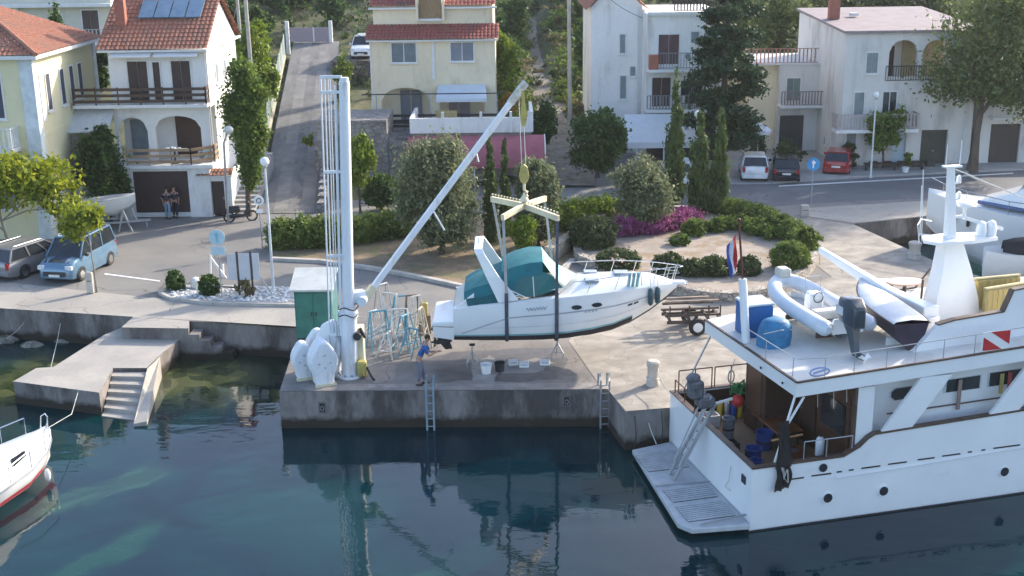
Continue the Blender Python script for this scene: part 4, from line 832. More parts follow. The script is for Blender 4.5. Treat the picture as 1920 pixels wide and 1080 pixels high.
# bow rail
for sg in (-1, 1):
    b = MB(); rp = [(x, sg*interp(x, 4)*.93, interp(x, 5)+.50+(.12 if x > 5 else 0)*(x-5)/3) for x in (4.3, 4.9, 5.6, 6.3, 6.9, 7.5, 8.0)]; rp = [(3.7, sg*1.3, 2.78)]+rp+[(8.25, sg*.12, 3.52)]
    b.tube(rp, .016, 6); b.tube([(x, y*.98, z-.22) for x, y, z in rp[5:]], .010, 5)
    for x in (4.9, 5.9, 6.7, 7.3, 7.8, 8.1): b.tube([(x-.1, sg*interp(x, 4)*.93, interp(x, 5)+.03), (x+.05, sg*interp(x, 4)*.93, interp(x, 5)+.5+.12*max(0, (x-5)/3))], .013, 5)
    b.build('bow_rail', CHROME, mb_, smooth=True)
b = MB(); b.tube([(8.25, -.12, 3.52), (8.36, 0, 3.52), (8.25, .12, 3.52)], .016, 6); b.build('bow_rail', CHROME, mb_)
b = MB(); b.rbox(7.7, -.19, 2.86, 8.5, .19, 2.97, .04); b.build('bow_pulpit', GEL, mb_)
b = MB(); b.lathe((8.52, 0, 2.9), [(.02, -.06), (.07, -.05), (.07, .05), (.02, .06)], 10, 'y'); b.tube([(8.1, 0, 2.85), (8.5, 0, 2.72), (8.6, .12, 2.6)], .03, 6); b.build('anchor', CHROME, mb_)
FENB = mat('dark_blue_fender', (.03, .09, .11), (.02, .06, .08), rough=.5)
for x in (7.18, 7.45):
    o_ = side_pt(x, .9, .08); f = empty('fender', (o_[0]*.975-2.1, o_[1]+BYc, o_[2]-.36), 0, 'dark blue fender hanging over the bow of the lifted motor boat', 'fender', 'dark fenders on the lifted boat')
    b = MB(); b.lathe((0, 0, 0), [(.03, -.34), (.09, -.28), (.10, 0), (.09, .24), (.03, .30)], 10); b.build('fender_body', FENB, f, smooth=True)
    b = MB(); b.tube([(0, 0, .3), (0, .08, .62)], .012, 5); b.build('lanyard', ROPE, f)
fk = empty('fender_basket', (6.35-2.1, BYc-.85, 2.9), 0, 'cluster of pale teal fenders in a rack at the bow rail', 'fender rack')
for i in range(3):
    b = MB(); b.tube([(-.16+i*.15, 0, 0), (-.10+i*.15, .02, .5)], .055, 8); b.build('fender', TEAL2, fk, smooth=True)
    b = MB(); b.tube([(-.16+i*.15, -.06, .05), (-.18+i*.15, -.06, .45), (-.02+i*.15, -.06, .45), (0+i*.15, -.06, .05)], .012, 5); b.build('hoop', CHROME, fk)
mb_.scale = (.975, 1, 1); mb_.rotation_euler.y = .016
# stern drive
sd = empty('stern_drive', (-2.1, BYc, 0), 0); sd.parent = mb_; sd.location = (0, 0, 0); sd.name = 'stern_drive'
b = MB(); b.loft([[(-.02, -.18, 1.35), (-.02, .18, 1.35), (-.02, .18, .95), (-.02, -.18, .95)], [(-.55, -.13, 1.30), (-.55, .13, 1.30), (-.60, .12, 1.02), (-.60, -.12, 1.02)], [(-.86, -.07, 1.22), (-.86, .07, 1.22), (-.90, .06, 1.1), (-.90, -.06, 1.1)]], caps=True)
b.loft([[(-.35, -.08, 1.1), (-.35, .08, 1.1), (-.78, .06, 1.1), (-.78, -.06, 1.1)], [(-.22, -.06, .72), (-.22, .06, .72), (-.62, .05, .66), (-.62, -.05, .66)], [(-.10, -.02, .38), (-.10, .02, .38), (-.36, .015, .34), (-.36, -.015, .34)]], caps=True)
b.tube([(-.12, 0, .68), (-.7, 0, .62)], [.04, .10], 10); b.build('drive_leg', DARK, mb_, bevel=.01)
b = MB()
for k_ in range(4):
    a = k_*PI/2+.4; b.loft([[(-.72, .05*math.cos(a), .62+.05*math.sin(a)), (-.78, .05*math.cos(a+.5), .62+.05*math.sin(a+.5))], [(-.70, .22*math.cos(a-.1), .62+.22*math.sin(a-.1)), (-.82, .2*math.cos(a+.7), .62+.2*math.sin(a+.7))]], closed=False)
b.tube([(-.66, 0, .62), (-.9, 0, .62)], [.07, .03], 8); b.build('propeller', DARK, mb_)
bpy.data.objects.remove(sd)
# stands under the keel
def keel_stand(px, py, hgt, label):
    p = G(px, py); r = empty('keel_stand', p, 0, label, 'boat stand')
    for a, c in (((-.20, -.15), (.02, 0)), ((.22, -.12), (-.02, 0)), ((0, .25), (0, 0))):
        b = MB(); b.tube([(a[0]*.9, a[1], .0), (a[0], a[1], .15), (c[0], c[1], hgt*.8)], .022, 6); b.build('leg', GALV, r)
    b = MB(); b.tube([(0, 0, hgt*.55), (0, 0, hgt)], .03, 6); b.build('post', GALV, r); b = MB(); b.tube([(-.2, -.14, .2), (.2, -.12, .2)], .014, 5); b.build('spreader_bar', GALV, r)
    b = MB(); b.rbox(-.10, -.08, hgt, .10, .08, hgt+.05, .01); b.build('pad', DARK, r)
keel_stand(886, 686, .78, 'small steel tripod stand under the stern half of the lifted boat')
keel_stand(1045, 668, .70, 'small steel tripod stand under the forward sling of the lifted boat')
# small things on the platform
def bucket(px, py, r, h, mt, label, cat='bucket'):
    p = G(px, py); e = empty('bucket', (p.x, p.y, .016), 0, label, cat); b = MB(); b.lathe((0, 0, 0), [(r*.8, 0), (r, h), (r*1.06, h), (r*.96, h-.01), (r*.78, .02)], 14); b.build('tub', mt, e, smooth=True)
    b = MB(); b.tube([(r*math.cos(a), 0, h+.02+r*.8*math.sin(a)) for a in [PI*i/8 for i in range(9)]], .008, 4); b.build('handle', GALV, e); return e
bucket(912, 700, .20, .34, WHITE, 'white plastic bucket on the wet concrete below the boat')
bucket(937, 696, .19, .32, DARK, 'dark plastic bucket beside the white bucket below the boat')
for px, py, lb in ((962, 684, 'white upturned plastic crate below the boat keel'), (983, 688, 'low white crate on the wet concrete next to the upturned crate'), (1022, 684, 'flat white box below the forward sling')):
    p = G(px, py); e = empty('crate', (p.x, p.y, .016), random.uniform(-.3, .3), lb, 'crate')
    b = MB(); b.box(-.17, -.12, 0, .17, .12, .02)
    for a in ((-.17, -.12, .17, -.10), (-.17, .10, .17, .12), (-.17, -.10, -.15, .10), (.15, -.10, .17, .10)): b.box(a[0], a[1], .02, a[2], a[3], .16)
    b.build('tray', WHITE, e)
    b = MB(); b.tube([(-.12, -.14, .11), (.12, -.14, .11)], .01, 5); b.build('grip', DARK, e)
p = G(690, 700)
# trestles and stands heaped behind the crane
def trestle(px, py, h, w_, mt, label, rz, lean=0, spread=.35):
    p = G(px, py); r = empty('boat_trestle', p, rz, label, 'boat stand', 'steel boat stands heaped behind the crane')
    for sg in (-1, 1):
        for s2 in (-1, 1):
            b = MB(); b.tube([(sg*w_/2, s2*spread, 0), (sg*w_/2*.75+lean, s2*.05, h)], .028, 6); b.build('leg', mt, r)
        b = MB(); b.tube([(sg*w_/2*.92, -spread*.62, h*.35), (sg*w_/2*.92, spread*.62, h*.35)], .02, 6); b.build('stretcher', mt, r)
    b = MB(); b.tube([(-w_/2*.8+lean, 0, h), (w_/2*.8+lean, 0, h)], .035, 6); b.build('top_bar', mt, r)
    for s2 in (-1, 1):
        b = MB(); b.tube([(-w_/2*.9, s2*spread*.55, h*.4), (w_/2*.9, s2*spread*.55, h*.55)], .018, 6); b.build('brace', mt, r)
BLUE2 = mat('sky_blue_paint', (.10, .33, .44), (.08, .25, .34), rough=.5, grain=.15)
TW = mat('trestle_white', (.62, .63, .62), (.45, .44, .42), rough=.6, grain=.1, c3=(.28, .20, .13), s3=4, t3=(.58, .7))
trestle(712, 655, 1.5, .8, BLUE2, 'front sky-blue steel boat stand closest to the crane mast', .4)
trestle(735, 640, 1.9, .7, TW, 'tall white steel boat stand rising from the middle of the heap', -.3)
trestle(762, 655, 1.35, .6, BLUE2, 'short blue steel boat stand at the right of the heap', 1.0)
trestle(752, 662, 1.7, .75, TW, 'white square-topped boat stand at the front of the heap', .1)
trestle(790, 655, 1.6, .5, mat('cream_trestle', (.60, .55, .42), (.42, .36, .26), rough=.6), 'cream narrow boat stand beside the worker', 1.3)
trestle(720, 615, 1.8, .6, GALV, 'grey steel boat stand at the back of the heap', .8)
trestle(775, 628, 1.6, .55, mat('brown_trestle', (.20, .14, .09), (.12, .08, .06), rough=.7), 'rusty brown boat stand behind the yellow can', .2)
for i, (px, py, hh, ww, mt, an, lb) in enumerate([(700, 640, 1.2, .5, TW, .9, 'low white boat stand nearest the winch'), (770, 668, 1.1, .6, BLUE2, -.6, 'low sky-blue boat stand at the front right of the heap'), (745, 625, 1.5, .6, BLUE2, .2, 'sky-blue boat stand in the middle of the heap'), (782, 640, 1.8, .45, TW, .6, 'tall narrow white boat stand near the stern of the lifted boat'), (728, 668, .9, .7, TW, 1.2, 'lowest white boat stand lying at the front of the heap')]):
    trestle(px, py, hh, ww, mt, lb, an, lean=random.uniform(-.25, .25))
p = G(796, 625); e = empty('jerrycan', (p.x, p.y, .0), .3, 'yellow plastic jerrycan propped high among the boat stands', 'jerrycan')
b = MB(); b.rbox(-.16, -.09, .75, .16, .09, 1.25, .04); b.build('can', YEL, e); b = MB(); b.tube([(-.08, 0, 1.24), (-.08, 0, 1.32), (.08, 0, 1.32), (.08, 0, 1.24)], .018, 6); b.build('handle', YEL, e)
b = MB(); b.box(-.22, -.16, 0, .22, .16, .75); b.build('oil_drum_stand', mat('rust_box', (.20, .13, .09), (.12, .09, .07), scale=3, rough=.8), e)

# ------------------------------------------------------------------ people
SKIN = mat('skin', (.42, .24, .16), (.38, .21, .14), rough=.55, grain=.05); HAIR = mat('dark_hair', (.018, .013, .010), rough=.7)
def skin_mesh(name, pts, edges, rad, mt, parent, root=0, sub=1):
    me = bpy.data.meshes.new(name); me.from_pydata([tuple(p) for p in pts], edges, []); me.update(); o = bpy.data.objects.new(name, me); col.objects.link(o); o.parent = parent
    sk = o.modifiers.new('skin', 'SKIN'); sk.use_smooth_shade = True
    if not me.skin_vertices: 
        try: me.skin_vertices.new()
        except Exception: pass
    for i, v in enumerate(me.skin_vertices[0].data):
        r = rad[i]; v.radius = (r, r) if not isinstance(r, tuple) else r; v.use_root = (i == root)
    s = o.modifiers.new('sub', 'SUBSURF'); s.levels = sub; s.render_levels = sub; me.materials.append(mt); return o
def person(loc, rz, label, shirt, trouser, hand_l, hand_r, lean=0.0, knee=0, feet=((.10, 0), (-.10, .05)), hgt=1.75, bare=False):
    """x forward, y left; lean = forward bend of the trunk (radians)"""
    r = empty('person', loc, rz, label, 'person'); s = hgt/1.75; V_ = lambda x, y, z: Vector((x, y, z))*s
    hip = V_(-.06*lean*2, 0, .93-knee*.1); up = Vector((math.sin(lean), 0, math.cos(lean)))
    chest = hip+up*.38*s; neck = hip+up*.55*s; hd = up.lerp(Vector((.35, 0, .9)), .4).normalized(); head0 = neck+hd*.08*s; head1 = neck+hd*.17*s; head2 = neck+hd*.26*s
    P0 = [hip, hip+up*.18*s, chest, neck-up*.03*s, head0, head1, head2]; E_ = [(0, 1), (1, 2), (2, 3), (3, 4), (4, 5), (5, 6)]; Rr = [(.13*s, .10*s), (.115*s, .09*s), (.14*s, .10*s), (.06*s, .055*s), .055*s, .083*s, .068*s]
    segs = {}
    for nm, sg, hand in (('l', 1, hand_l), ('r', -1, hand_r)):
        sh = chest+up*.10*s+Vector((0, sg*.185*s, 0)); hnd = Vector(hand)*s; d = hnd-sh; L_ = d.length; a_ = .30*s; c_ = .28*s
        if L_ > (a_+c_)*.98: hnd = sh+d.normalized()*(a_+c_)*.98; d = hnd-sh; L_ = d.length
        k_ = math.sqrt(max(0, a_*a_-(L_/2)**2)); el = sh+d*.5+Vector((-.25, sg*.3, -.9)).normalized()*k_
        i = len(P0); P0 += [sh, el, hnd]; E_ += [(2, i), (i, i+1), (i+1, i+2)]; Rr += [.062*s, .042*s, .026*s]
        dr = (hnd-el).normalized(); sd_ = dr.cross(Vector((0, 0, 1))).normalized() if abs(dr.z) < .9 else Vector((1, 0, 0)); dn = dr.cross(sd_)
        pm = len(P0); P0.append(hnd+dr*.07*s); E_.append((i+2, pm)); Rr.append((.040*s, .02*s))
        for f in range(4):
            j = len(P0); o_ = (f-1.5)*.018*s; ln = (.065, .078, .072, .055)[f]*s
            P0 += [hnd+dr*.10*s+sd_*o_, hnd+dr*.10*s+sd_*o_*1.1+dr*ln*.7+dn*ln*.5]; E_ += [(pm, j), (j, j+1)]; Rr += [.0105*s, .0075*s]
        j = len(P0); P0 += [hnd+dr*.04*s+sd_*.04*s, hnd+dr*.08*s+sd_*.055*s+dn*.02*s]; E_ += [(i+2, j), (j, j+1)]; Rr += [.012*s, .008*s]
        segs[nm] = (sh, el, hnd)
    legs = []
    for sg, ft in ((1, feet[0]), (-1, feet[1])):
        h2 = hip+Vector((0, sg*.09*s, -.04*s)); fo = Vector((ft[0], sg*.10*s+ft[1]*.3, .08))*1.0; kn = h2.lerp(fo, .5)+Vector((.03+knee*.12, 0, 0)); i = len(P0)
        P0 += [h2, kn, fo, fo+Vector((.14, 0, -.04))]; E_ += [(0, i), (i, i+1), (i+1, i+2), (i+2, i+3)]; Rr += [.088*s, .058*s, .04*s, .035*s]; legs.append((h2, kn, fo))
    skin_mesh('body', P0, E_, Rr, SKIN, r)
    # shirt
    Q = [hip+up*.02*s, hip+up*.18*s, chest, neck-up*.06*s]; E2 = [(0, 1), (1, 2), (2, 3)]; R2 = [(.15*s, .115*s), (.138*s, .11*s), (.165*s, .12*s), (.085*s, .08*s)]
    for nm in 'lr':
        sh, el, hn = segs[nm]; i = len(Q); Q += [sh, sh.lerp(el, .55), sh.lerp(el, .75)]; E2 += [(2, i), (i, i+1), (i+1, i+2)]; R2 += [.078*s, .068*s, .062*s]
    if not bare: skin_mesh('shirt', Q, E2, R2, shirt, r)
    Q = [hip+up*.06*s, hip]; E2 = [(0, 1)]; R2 = [(.15*s, .12*s), (.155*s, .13*s)]
    for h2, kn, fo in legs:
        i = len(Q); Q += [h2, kn, fo+Vector((0, 0, .06))]; E2 += [(1, i), (i, i+1), (i+1, i+2)]; R2 += [.105*s, .078*s, .062*s]
    skin_mesh('trousers', Q, E2, R2, trouser, r, root=1)
    for h2, kn, fo in legs:
        b = MB(); b.ball((fo.x+.05, fo.y, .05), (.15, .055, .05), 10, 6); b.build('shoe', DARK, r, smooth=True)
    c = head1+hd*.05*s; fwd = Vector((hd.z, 0, -hd.x))
    b = MB(); b.ball(tuple(c-fwd*.02*s+hd*.015*s), (.098*s, .088*s, .10*s), 12, 8); b.build('hair', HAIR, r, smooth=True)
    for sg in (-1, 1):
        e_ = c+fwd*.088*s+Vector((0, sg*.03*s, 0))-hd*.01*s; b = MB(); b.ball(tuple(e_), .010*s, 6, 4); b.build('eye', DARK, r)
        e_ = c+Vector((0, sg*.09*s, 0))-hd*.02*s; b = MB(); b.ball(tuple(e_), (.02*s, .012*s, .03*s), 6, 4); b.build('ear', SKIN, r)
    b = MB(); e_ = c+fwd*.095*s-hd*.035*s; b.ball(tuple(e_), (.02*s, .012*s, .022*s), 6, 4); b.build('nose', SKIN, r)
    return r
BLUES = mat('blue_shirt', (.03, .12, .38), (.02, .09, .28), rough=.85, bump=.2); GREYT = mat('grey_trousers', (.16, .17, .22), (.12, .12, .17), rough=.9, bump=.2)
JEANS = mat('pale_jeans', (.22, .30, .42), (.17, .24, .35), rough=.9); NAVY = mat('dark_shirt', (.02, .022, .04), (.03, .03, .05), rough=.9)
person(G(790, 722), .05, 'worker in a blue shirt and grey trousers bending to the outdrive of the lifted boat', BLUES, GREYT, (.55, .12, 1.10), (.52, -.10, 1.16), lean=.42, knee=.2, hgt=1.86)
person(G(316, 411), R_(95), 'person in a dark top and pale jeans standing before the brown garage door', NAVY, JEANS, (.06, .21, .84), (.06, -.21, .84), hgt=1.75)
person(G(330, 409), R_(100), 'person in all dark clothes standing close behind the one in pale jeans', NAVY, NAVY, (.16, .18, .95), (.05, -.21, .84), hgt=1.78)
# ------------------------------------------------------------------ big white dive boat; local axes: x forward, y to starboard (away from the camera), z above the quay
BB = empty('dive_boat', (6.61, 31.19, 0), math.atan2(.2497, .9686), 'big white two-deck motor yacht moored stern-to at the lower right', 'yacht')
BBM = Matrix.Translation((6.61, 31.19, 0)) @ Matrix.Rotation(math.atan2(.2497, .9686), 4, 'Z')
def bw_(u, v, z): return BBM @ Vector((u, v, z))
WB = mat('yacht_white', (.80, .81, .81), (.75, .76, .77), rough=.3, grain=.03, scale=.5, coat=.3, c3=(.68, .67, .64), s3=.9, t3=(.62, .8))
TEAK = mat('teak_trim', (.11, .07, .05), (.07, .045, .035), scale=4, rough=.5); TEAKD = mat('teak_deck', (.30, .20, .12), (.22, .14, .085), scale=3, rough=.7, stretch=(1, 8, 1), grain=.15)
DECKW = mat('deck_paint', (.70, .68, .63), (.58, .56, .52), scale=.9, rough=.6, grain=.06, c3=(.46, .38, .28), s3=.6, t3=(.60, .75))
BM = 6.1
LU = [0, .6, 1.2, 2, 2.8, 3.3, 3.55, 3.75, 4.5, 6, 8, 10, 12, 14, 16, 17.5]
def sheer(u): 
    if u < 2.9: return .60+.01*u
    if u < 3.8: t = (u-2.9)/.9; return .63+.57*(t*t*(3-2*t))
    return 1.2+.035*(u-3.8)
def hin(u): return 0 if u < 9 else (u-9)**2*.036
b = MB()
for sd in (0, 1):
    rs = []
    for u in LU:
        i = hin(u); 
        def V_(k, z): v = i+k; return (u, v if sd == 0 else BM-v, z)
        r = [V_(.25, -2.6), V_(.06, -1.6), V_(0, -.9), V_(0, -.2), V_(.0, .3), V_(0, sheer(u)), V_(.12, sheer(u)), V_(.13, -.38)]
        rs.append(r if sd == 0 else r[::-1])
    b.loft(rs, closed=False)
# transom with rounded shoulders
b.add([(0, .25, -2.6), (0, 0, -.9), (0, 0, .6), (0, BM, .6), (0, BM, -.9), (0, BM-.25, -2.6)], [(0, 1, 2, 3, 4, 5)[::-1]])
b.add([(.13, .12, -.38), (.13, .12, .6), (.13, BM-.12, .6), (.13, BM-.12, -.38)], [(0, 1, 2, 3)]); b.add([(0, 0, .6), (.13, .12, .6), (.13, BM-.12, .6), (0, BM, .6)], [(0, 1, 2, 3)])
b.build('hull', WB, BB, smooth=True)
b = MB(); b.loft([[(u, -.012+hin(u), -1.38), (u, -.012+hin(u), -1.31)] for u in LU], closed=False); b.loft([[(u, .07+hin(u), -2.0), (u, -.012+hin(u), -1.3)] for u in LU], closed=False)
b.add([(-.012, -.01, -2), (-.012, BM, -2), (-.012, BM, -1.3), (-.012, -.01, -1.3)], [(0, 3, 2, 1)]); b.build('waterline_band', BLK, BB)  # black strip painted in for the shadow below the white hull
# wooden cap rails
b = MB(); b.loft([[(u, -.03+hin(u), sheer(u)-.02), (u, -.03+hin(u), sheer(u)+.035), (u, .15+hin(u), sheer(u)+.035), (u, .15+hin(u), sheer(u)-.0)] for u in LU], caps=True); b.build('cap_rail', TEAK, BB)
b = MB(); b.loft([[(u, BM+.03-hin(u), sheer(u)-.02), (u, BM+.03-hin(u), sheer(u)+.035), (u, BM-.15-hin(u), sheer(u)+.035), (u, BM-.15-hin(u), sheer(u))] for u in LU], caps=True); b.build('cap_rail', TEAK, BB)
b = MB(); b.box(-.03, -.03, .60, .16, BM+.03, .637); b.build('cap_rail', TEAK, BB)
# portholes, dashes, scuppers
for u, z, r in ((2.38, -.60, .14), (4.16, -.62, .14), (8.15, -.53, .14), (11.5, -.45, .14), (2.18, .36, .10)):
    b = MB(); b.lathe((u, -.035, z), [(r*1.25, 0), (r*1.25, .05)], 20, 'y'); f = b.build('porthole', WB if r > .12 else DARK, BB, smooth=True)
    b = MB(); b.lathe((u, -.045, z), [(r, 0), (r, .02)], 20, 'y'); b.build('glass', GLASS, f)
dash = [(.93, 1.6), (1.83, 2.45), (2.62, 2.78), (3.0, 3.15), (3.4, 4.0), (4.25, 4.85), (5.2, 5.75), (6.0, 6.6), (6.85, 6.98), (7.3, 7.42), (7.7, 8.6), (8.9, 9.6)]
for a, c in dash: b = MB(); b.box(a, -.012, .09+.02*a, c, -.004, .135+.02*a); b.build('scupper_slot', DARK, BB)
b = MB(); b.tube([(2.6, -.03, .0), (5.0, -.03, .06), (8, -.03, .17), (12, -.03, .3)], .018, 5); b.build('rubbing_strake', WB, BB)
b = MB(); b.rbox(-.04, .35, -.05, -.01, .60, .20, .01); b.build('fairlead', DARK, BB)
# swim platform with slatted gratings
PLW = mat('platform_grey', (.46, .48, .50), (.36, .38, .40), rough=.6, grain=.12, scale=2)
b = MB(); b.prism([(-.02, -.1), (-.02, 5.9), (-1.45, 5.65), (-1.95, .55), (-1.7, .1)], -1.22, -1.06); o = b.build('swim_platform', PLW, BB, bevel=.03)
for (u0, v0, u1, v1) in ((-1.65, .5, -.2, 1.5), (-1.6, 1.75, -.2, 2.6), (-1.55, 3.9, -.2, 5.2)):
    b = MB(); b.box(u0, v0, -1.058, u1, v1, -1.052); g_ = b.build('grating_bed', DARK, o)
    n_ = int((v1-v0)/.11)
    for i in range(n_): bb = MB(); v = v0+(i+.2)*(v1-v0)/n_; bb.box(u0, v, -1.05, u1, v+.065, -1.02); bb.build('slat', PLW, g_)
b = MB(); b.beam((-.03, 2.75, -1.05), (-1.7, 2.9, -1.03), .06, .06); b.build('platform_strut', GALV, BB)
b = MB(); b.beam((-.03, .2, -.9), (-1.4, .2, -1.0), .05, .05); b.build('platform_strut', GALV, BB)
b = MB(); b.tube([(-.04, 1.3, .1), (-.1, 1.25, -.3), (-.12, 1.45, -.6), (-.06, 1.2, -.62)], .014, 5); b.build('stern_line', ROPE, BB)
# passerelle: folding gangway standing from the platform up over the transom
pg = empty('gangway', bw_(-.9, 3.35, -1.04), math.atan2(.2497, .9686), 'grey folding metal gangway propped from the swim platform up to the stern rail', 'gangway')
top_ = (1.15, .0, 2.35)
for dv in (-.20, .20):
    b = MB(); b.beam((-.1, dv, 0), (top_[0], dv, top_[2]), .07, .12, up=(0, 1, 0)); b.build('side_rail', GALV, pg)
    b = MB(); b.tube([(.05, dv, .45), (1.0, dv*1.1, 2.6)], .025, 6); b.build('handrail', GALV, pg)
for i in range(9): b = MB(); t_ = (i+.5)/9; b.beam((-.1+1.25*t_, -.2, 2.35*t_), (-.1+1.25*t_, .2, 2.35*t_), .06, .03); b.build('tread', GALV, pg)
b = MB(); b.rbox(.62, -.26, 2.2, 1.15, .22, 2.55, .06); b.rbox(.35, -.2, 2.5, .8, .2, 3.1, .08); b.ball((.5, 0, 3.15), (.22, .2, .16), 9, 6, .1); b.build('folded_section', mat('worn_dark_metal', (.07, .075, .085), (.14, .14, .15), scale=5, rough=.6), pg, bevel=.02)
# cockpit
b = MB(); b.box(.14, .13, -.42, 3.5, BM-.13, -.34); b.build('cockpit_deck', TEAKD, BB)
b = MB(); b.box(3.35, .75, -.34, 3.45, BM-.2, 2.58); b.build('cabin_bulkhead', mat('dark_teak_panel', (.10, .045, .025), (.065, .03, .018), scale=3, rough=.45, stretch=(1, 1, 5)), BB)  # dark brown teak, same colour as the locker door
b = MB(); b.box(3.28, 2.6, -.30, 3.345, 3.5, 1.75); d = b.build('cabin_door', WOODD, BB); b = MB(); b.rbox(3.24, 3.35, .7, 3.28, 3.45, .8, .01); b.build('handle', CHROME, d)
b = MB(); b.box(3.30, .95, .75, 3.345, 2.3, 1.7); b.build('bulkhead_window', GLASS, BB)
b = MB(); b.box(3.30, 3.8, .75, 3.345, 5.2, 1.7); b.build('bulkhead_window', GLASS, BB)
# inner lining of the cockpit bulwarks and the wooden ceiling
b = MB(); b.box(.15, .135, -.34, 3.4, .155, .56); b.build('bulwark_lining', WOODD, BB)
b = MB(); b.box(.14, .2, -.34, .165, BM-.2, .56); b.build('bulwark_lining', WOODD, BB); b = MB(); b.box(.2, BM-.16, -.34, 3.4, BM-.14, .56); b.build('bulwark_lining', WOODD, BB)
b = MB(); b.box(1.3, .2, 2.56, 3.5, BM-.4, 2.598); b.build('overhead_panel', WOODR, BB)
# superstructure side with windows, between bulwark and roof
b = MB(); SIDEV = .72
b.box(3.46, SIDEV, -.34, 15, BM-.8, 2.597); b.build('cabin', WB, BB)
b = MB(); b.xprism([(3.2, 2.59), (3.2, .62), (3.75, .72), (3.75, .9), (3.75, 2.59)], SIDEV-.55, SIDEV-.45); b.build('side_wing', WB, BB)
b = MB(); b.box(3.14, SIDEV-.57, .60, 3.22, SIDEV-.43, 2.59); b.box(3.14, SIDEV-.568, .55, 3.7, SIDEV-.432, .63); b.build('wing_trim', TEAK, BB)
def sidewin(pts, name='side_window'):
    b = MB(); c = Vector((sum(p[0] for p in pts)/len(pts), 0, sum(p[1] for p in pts)/len(pts)))
    b.xprism([(c.x+(p[0]-c.x)*1.07+(.03 if p[0] > c.x else -.03), c.z+(p[1]-c.z)*1.10) for p in pts], SIDEV-.02, SIDEV+.01); f = b.build(name, mat('window_surround', (.62, .64, .66), rough=.4), BB)
    b = MB(); b.xprism(pts, SIDEV-.035, SIDEV-.021); b.build('glass', GLASS, f)
sidewin([(4.62, 1.95), (4.75, 1.84), (5.1, 1.86), (5.36, 2.22), (4.75, 2.2), (4.62, 2.1)][::1])
sidewin([(5.62, 1.88), (5.98, 1.92), (5.98, 2.26), (5.88, 2.26)])
sidewin([(6.42, 1.90), (7.52, 1.92), (7.52, 2.32), (6.42, 2.28)])
sidewin([(7.85, 1.93), (8.62, 1.95), (8.95, 2.38), (7.85, 2.35)])
sidewin([(9.4, 1.98), (11.0, 2.0), (11.0, 2.4), (9.4, 2.4)])
b = MB(); b.tube([(4.5, SIDEV-.06, 1.46), (5.0, SIDEV-.06, 1.47)], .022, 6); b.build('hand_rail', TEAK, BB); b = MB(); b.tube([(5.6, SIDEV-.06, 1.48), (8.5, SIDEV-.06, 1.55)], .022, 6); b.build('hand_rail', TEAK, BB)
for u0, lb in ((3.95, 0), (7.45, 1), (10.9, 2)):
    b = MB(); dz = .035*(u0-3.8); b.xprism([(u0, 1.2+dz), (u0+.95, 1.22+dz), (u0+2.15, 2.75+dz*.6), (u0+1.15, 2.75+dz*.6)], .005, .10); b.build('slanted_support', WB, BB)
# towels hung to dry along the side windows
for u, z0, z1, c_, lb in ((6.75, 1.35, 2.28, (.30, .22, .20), 'thin dark cloth strip'), (8.15, 1.7, 2.32, (.50, .42, .15), 'mustard cloth'), (8.42, 1.8, 2.34, (.40, .08, .08), 'red cloth')):
    e = MB(); e.box(u, SIDEV-.12, z0, u+.12, SIDEV-.09, z1); o = e.build('hanging_cloth', mat('cloth_%d' % int(u*100), c_, rough=.9), label=lb+' hung outside the yacht side windows', cat='cloth'); o.location = (6.61, 31.19, 0); o.rotation_euler = (0, 0, math.atan2(.2497, .9686))
# upper deck
up_out = [(1.22, 0.0), (1.04, 5.9), (2.0, 6.1), (8, 6.1), (12, 5.9), (15, 5), (15, .9), (12, .15), (9, 0)]
def upz(u): return 3.0+.045*max(0, u-1)
b = MB(); n_ = len(up_out); vs = [(u, v, upz(u)-.42) for u, v in up_out]+[(u, v, upz(u)) for u, v in up_out]; b.add(vs, [tuple(range(n_))[::-1]]+[(i, (i+1) % n_, n_+(i+1) % n_, n_+i) for i in range(n_)]); b.build('upper_deck_fascia', WB, BB)
b = MB(); b.add([(u, v, upz(u)+.002) for u, v in up_out], [tuple(range(n_))]); b.build('upper_deck', DECKW, BB)
b = MB()
for i in (0, 7, 6): 
    a, c = up_out[i], up_out[(i+1) % n_] if i == 0 else up_out[(i+1) % n_]
    b.beam((a[0], a[1], upz(a[0])+.02), (c[0], c[1], upz(c[0])+.02), .07, .05)
a = up_out[8]; c = up_out[0]; b.beam((a[0], a[1], upz(a[0])+.02), (c[0], c[1], upz(c[0])+.02), .07, .05); b.build('toe_rail', TEAK, BB)
b = MB(); b.beam((1.5, .08, 2.55), (.85, .10, 1.42), .05, .05); b.tube([(1.25, .12, 2.6), (.75, .15, .64)], .035, 8); b.build('stern_post', WB, BB)
b = MB(); b.tube([(1.2, 5.7, 2.6), (.35, 5.9, .64)], .03, 8); b.build('stern_post', GALV, BB)
for u, v in ((1.12, .62), (1.08, 1.9)): b = MB(); b.ball((u-.02, v, 2.8), (.03, .05, .04), 8, 5); b.build('deck_light', DARK, BB)
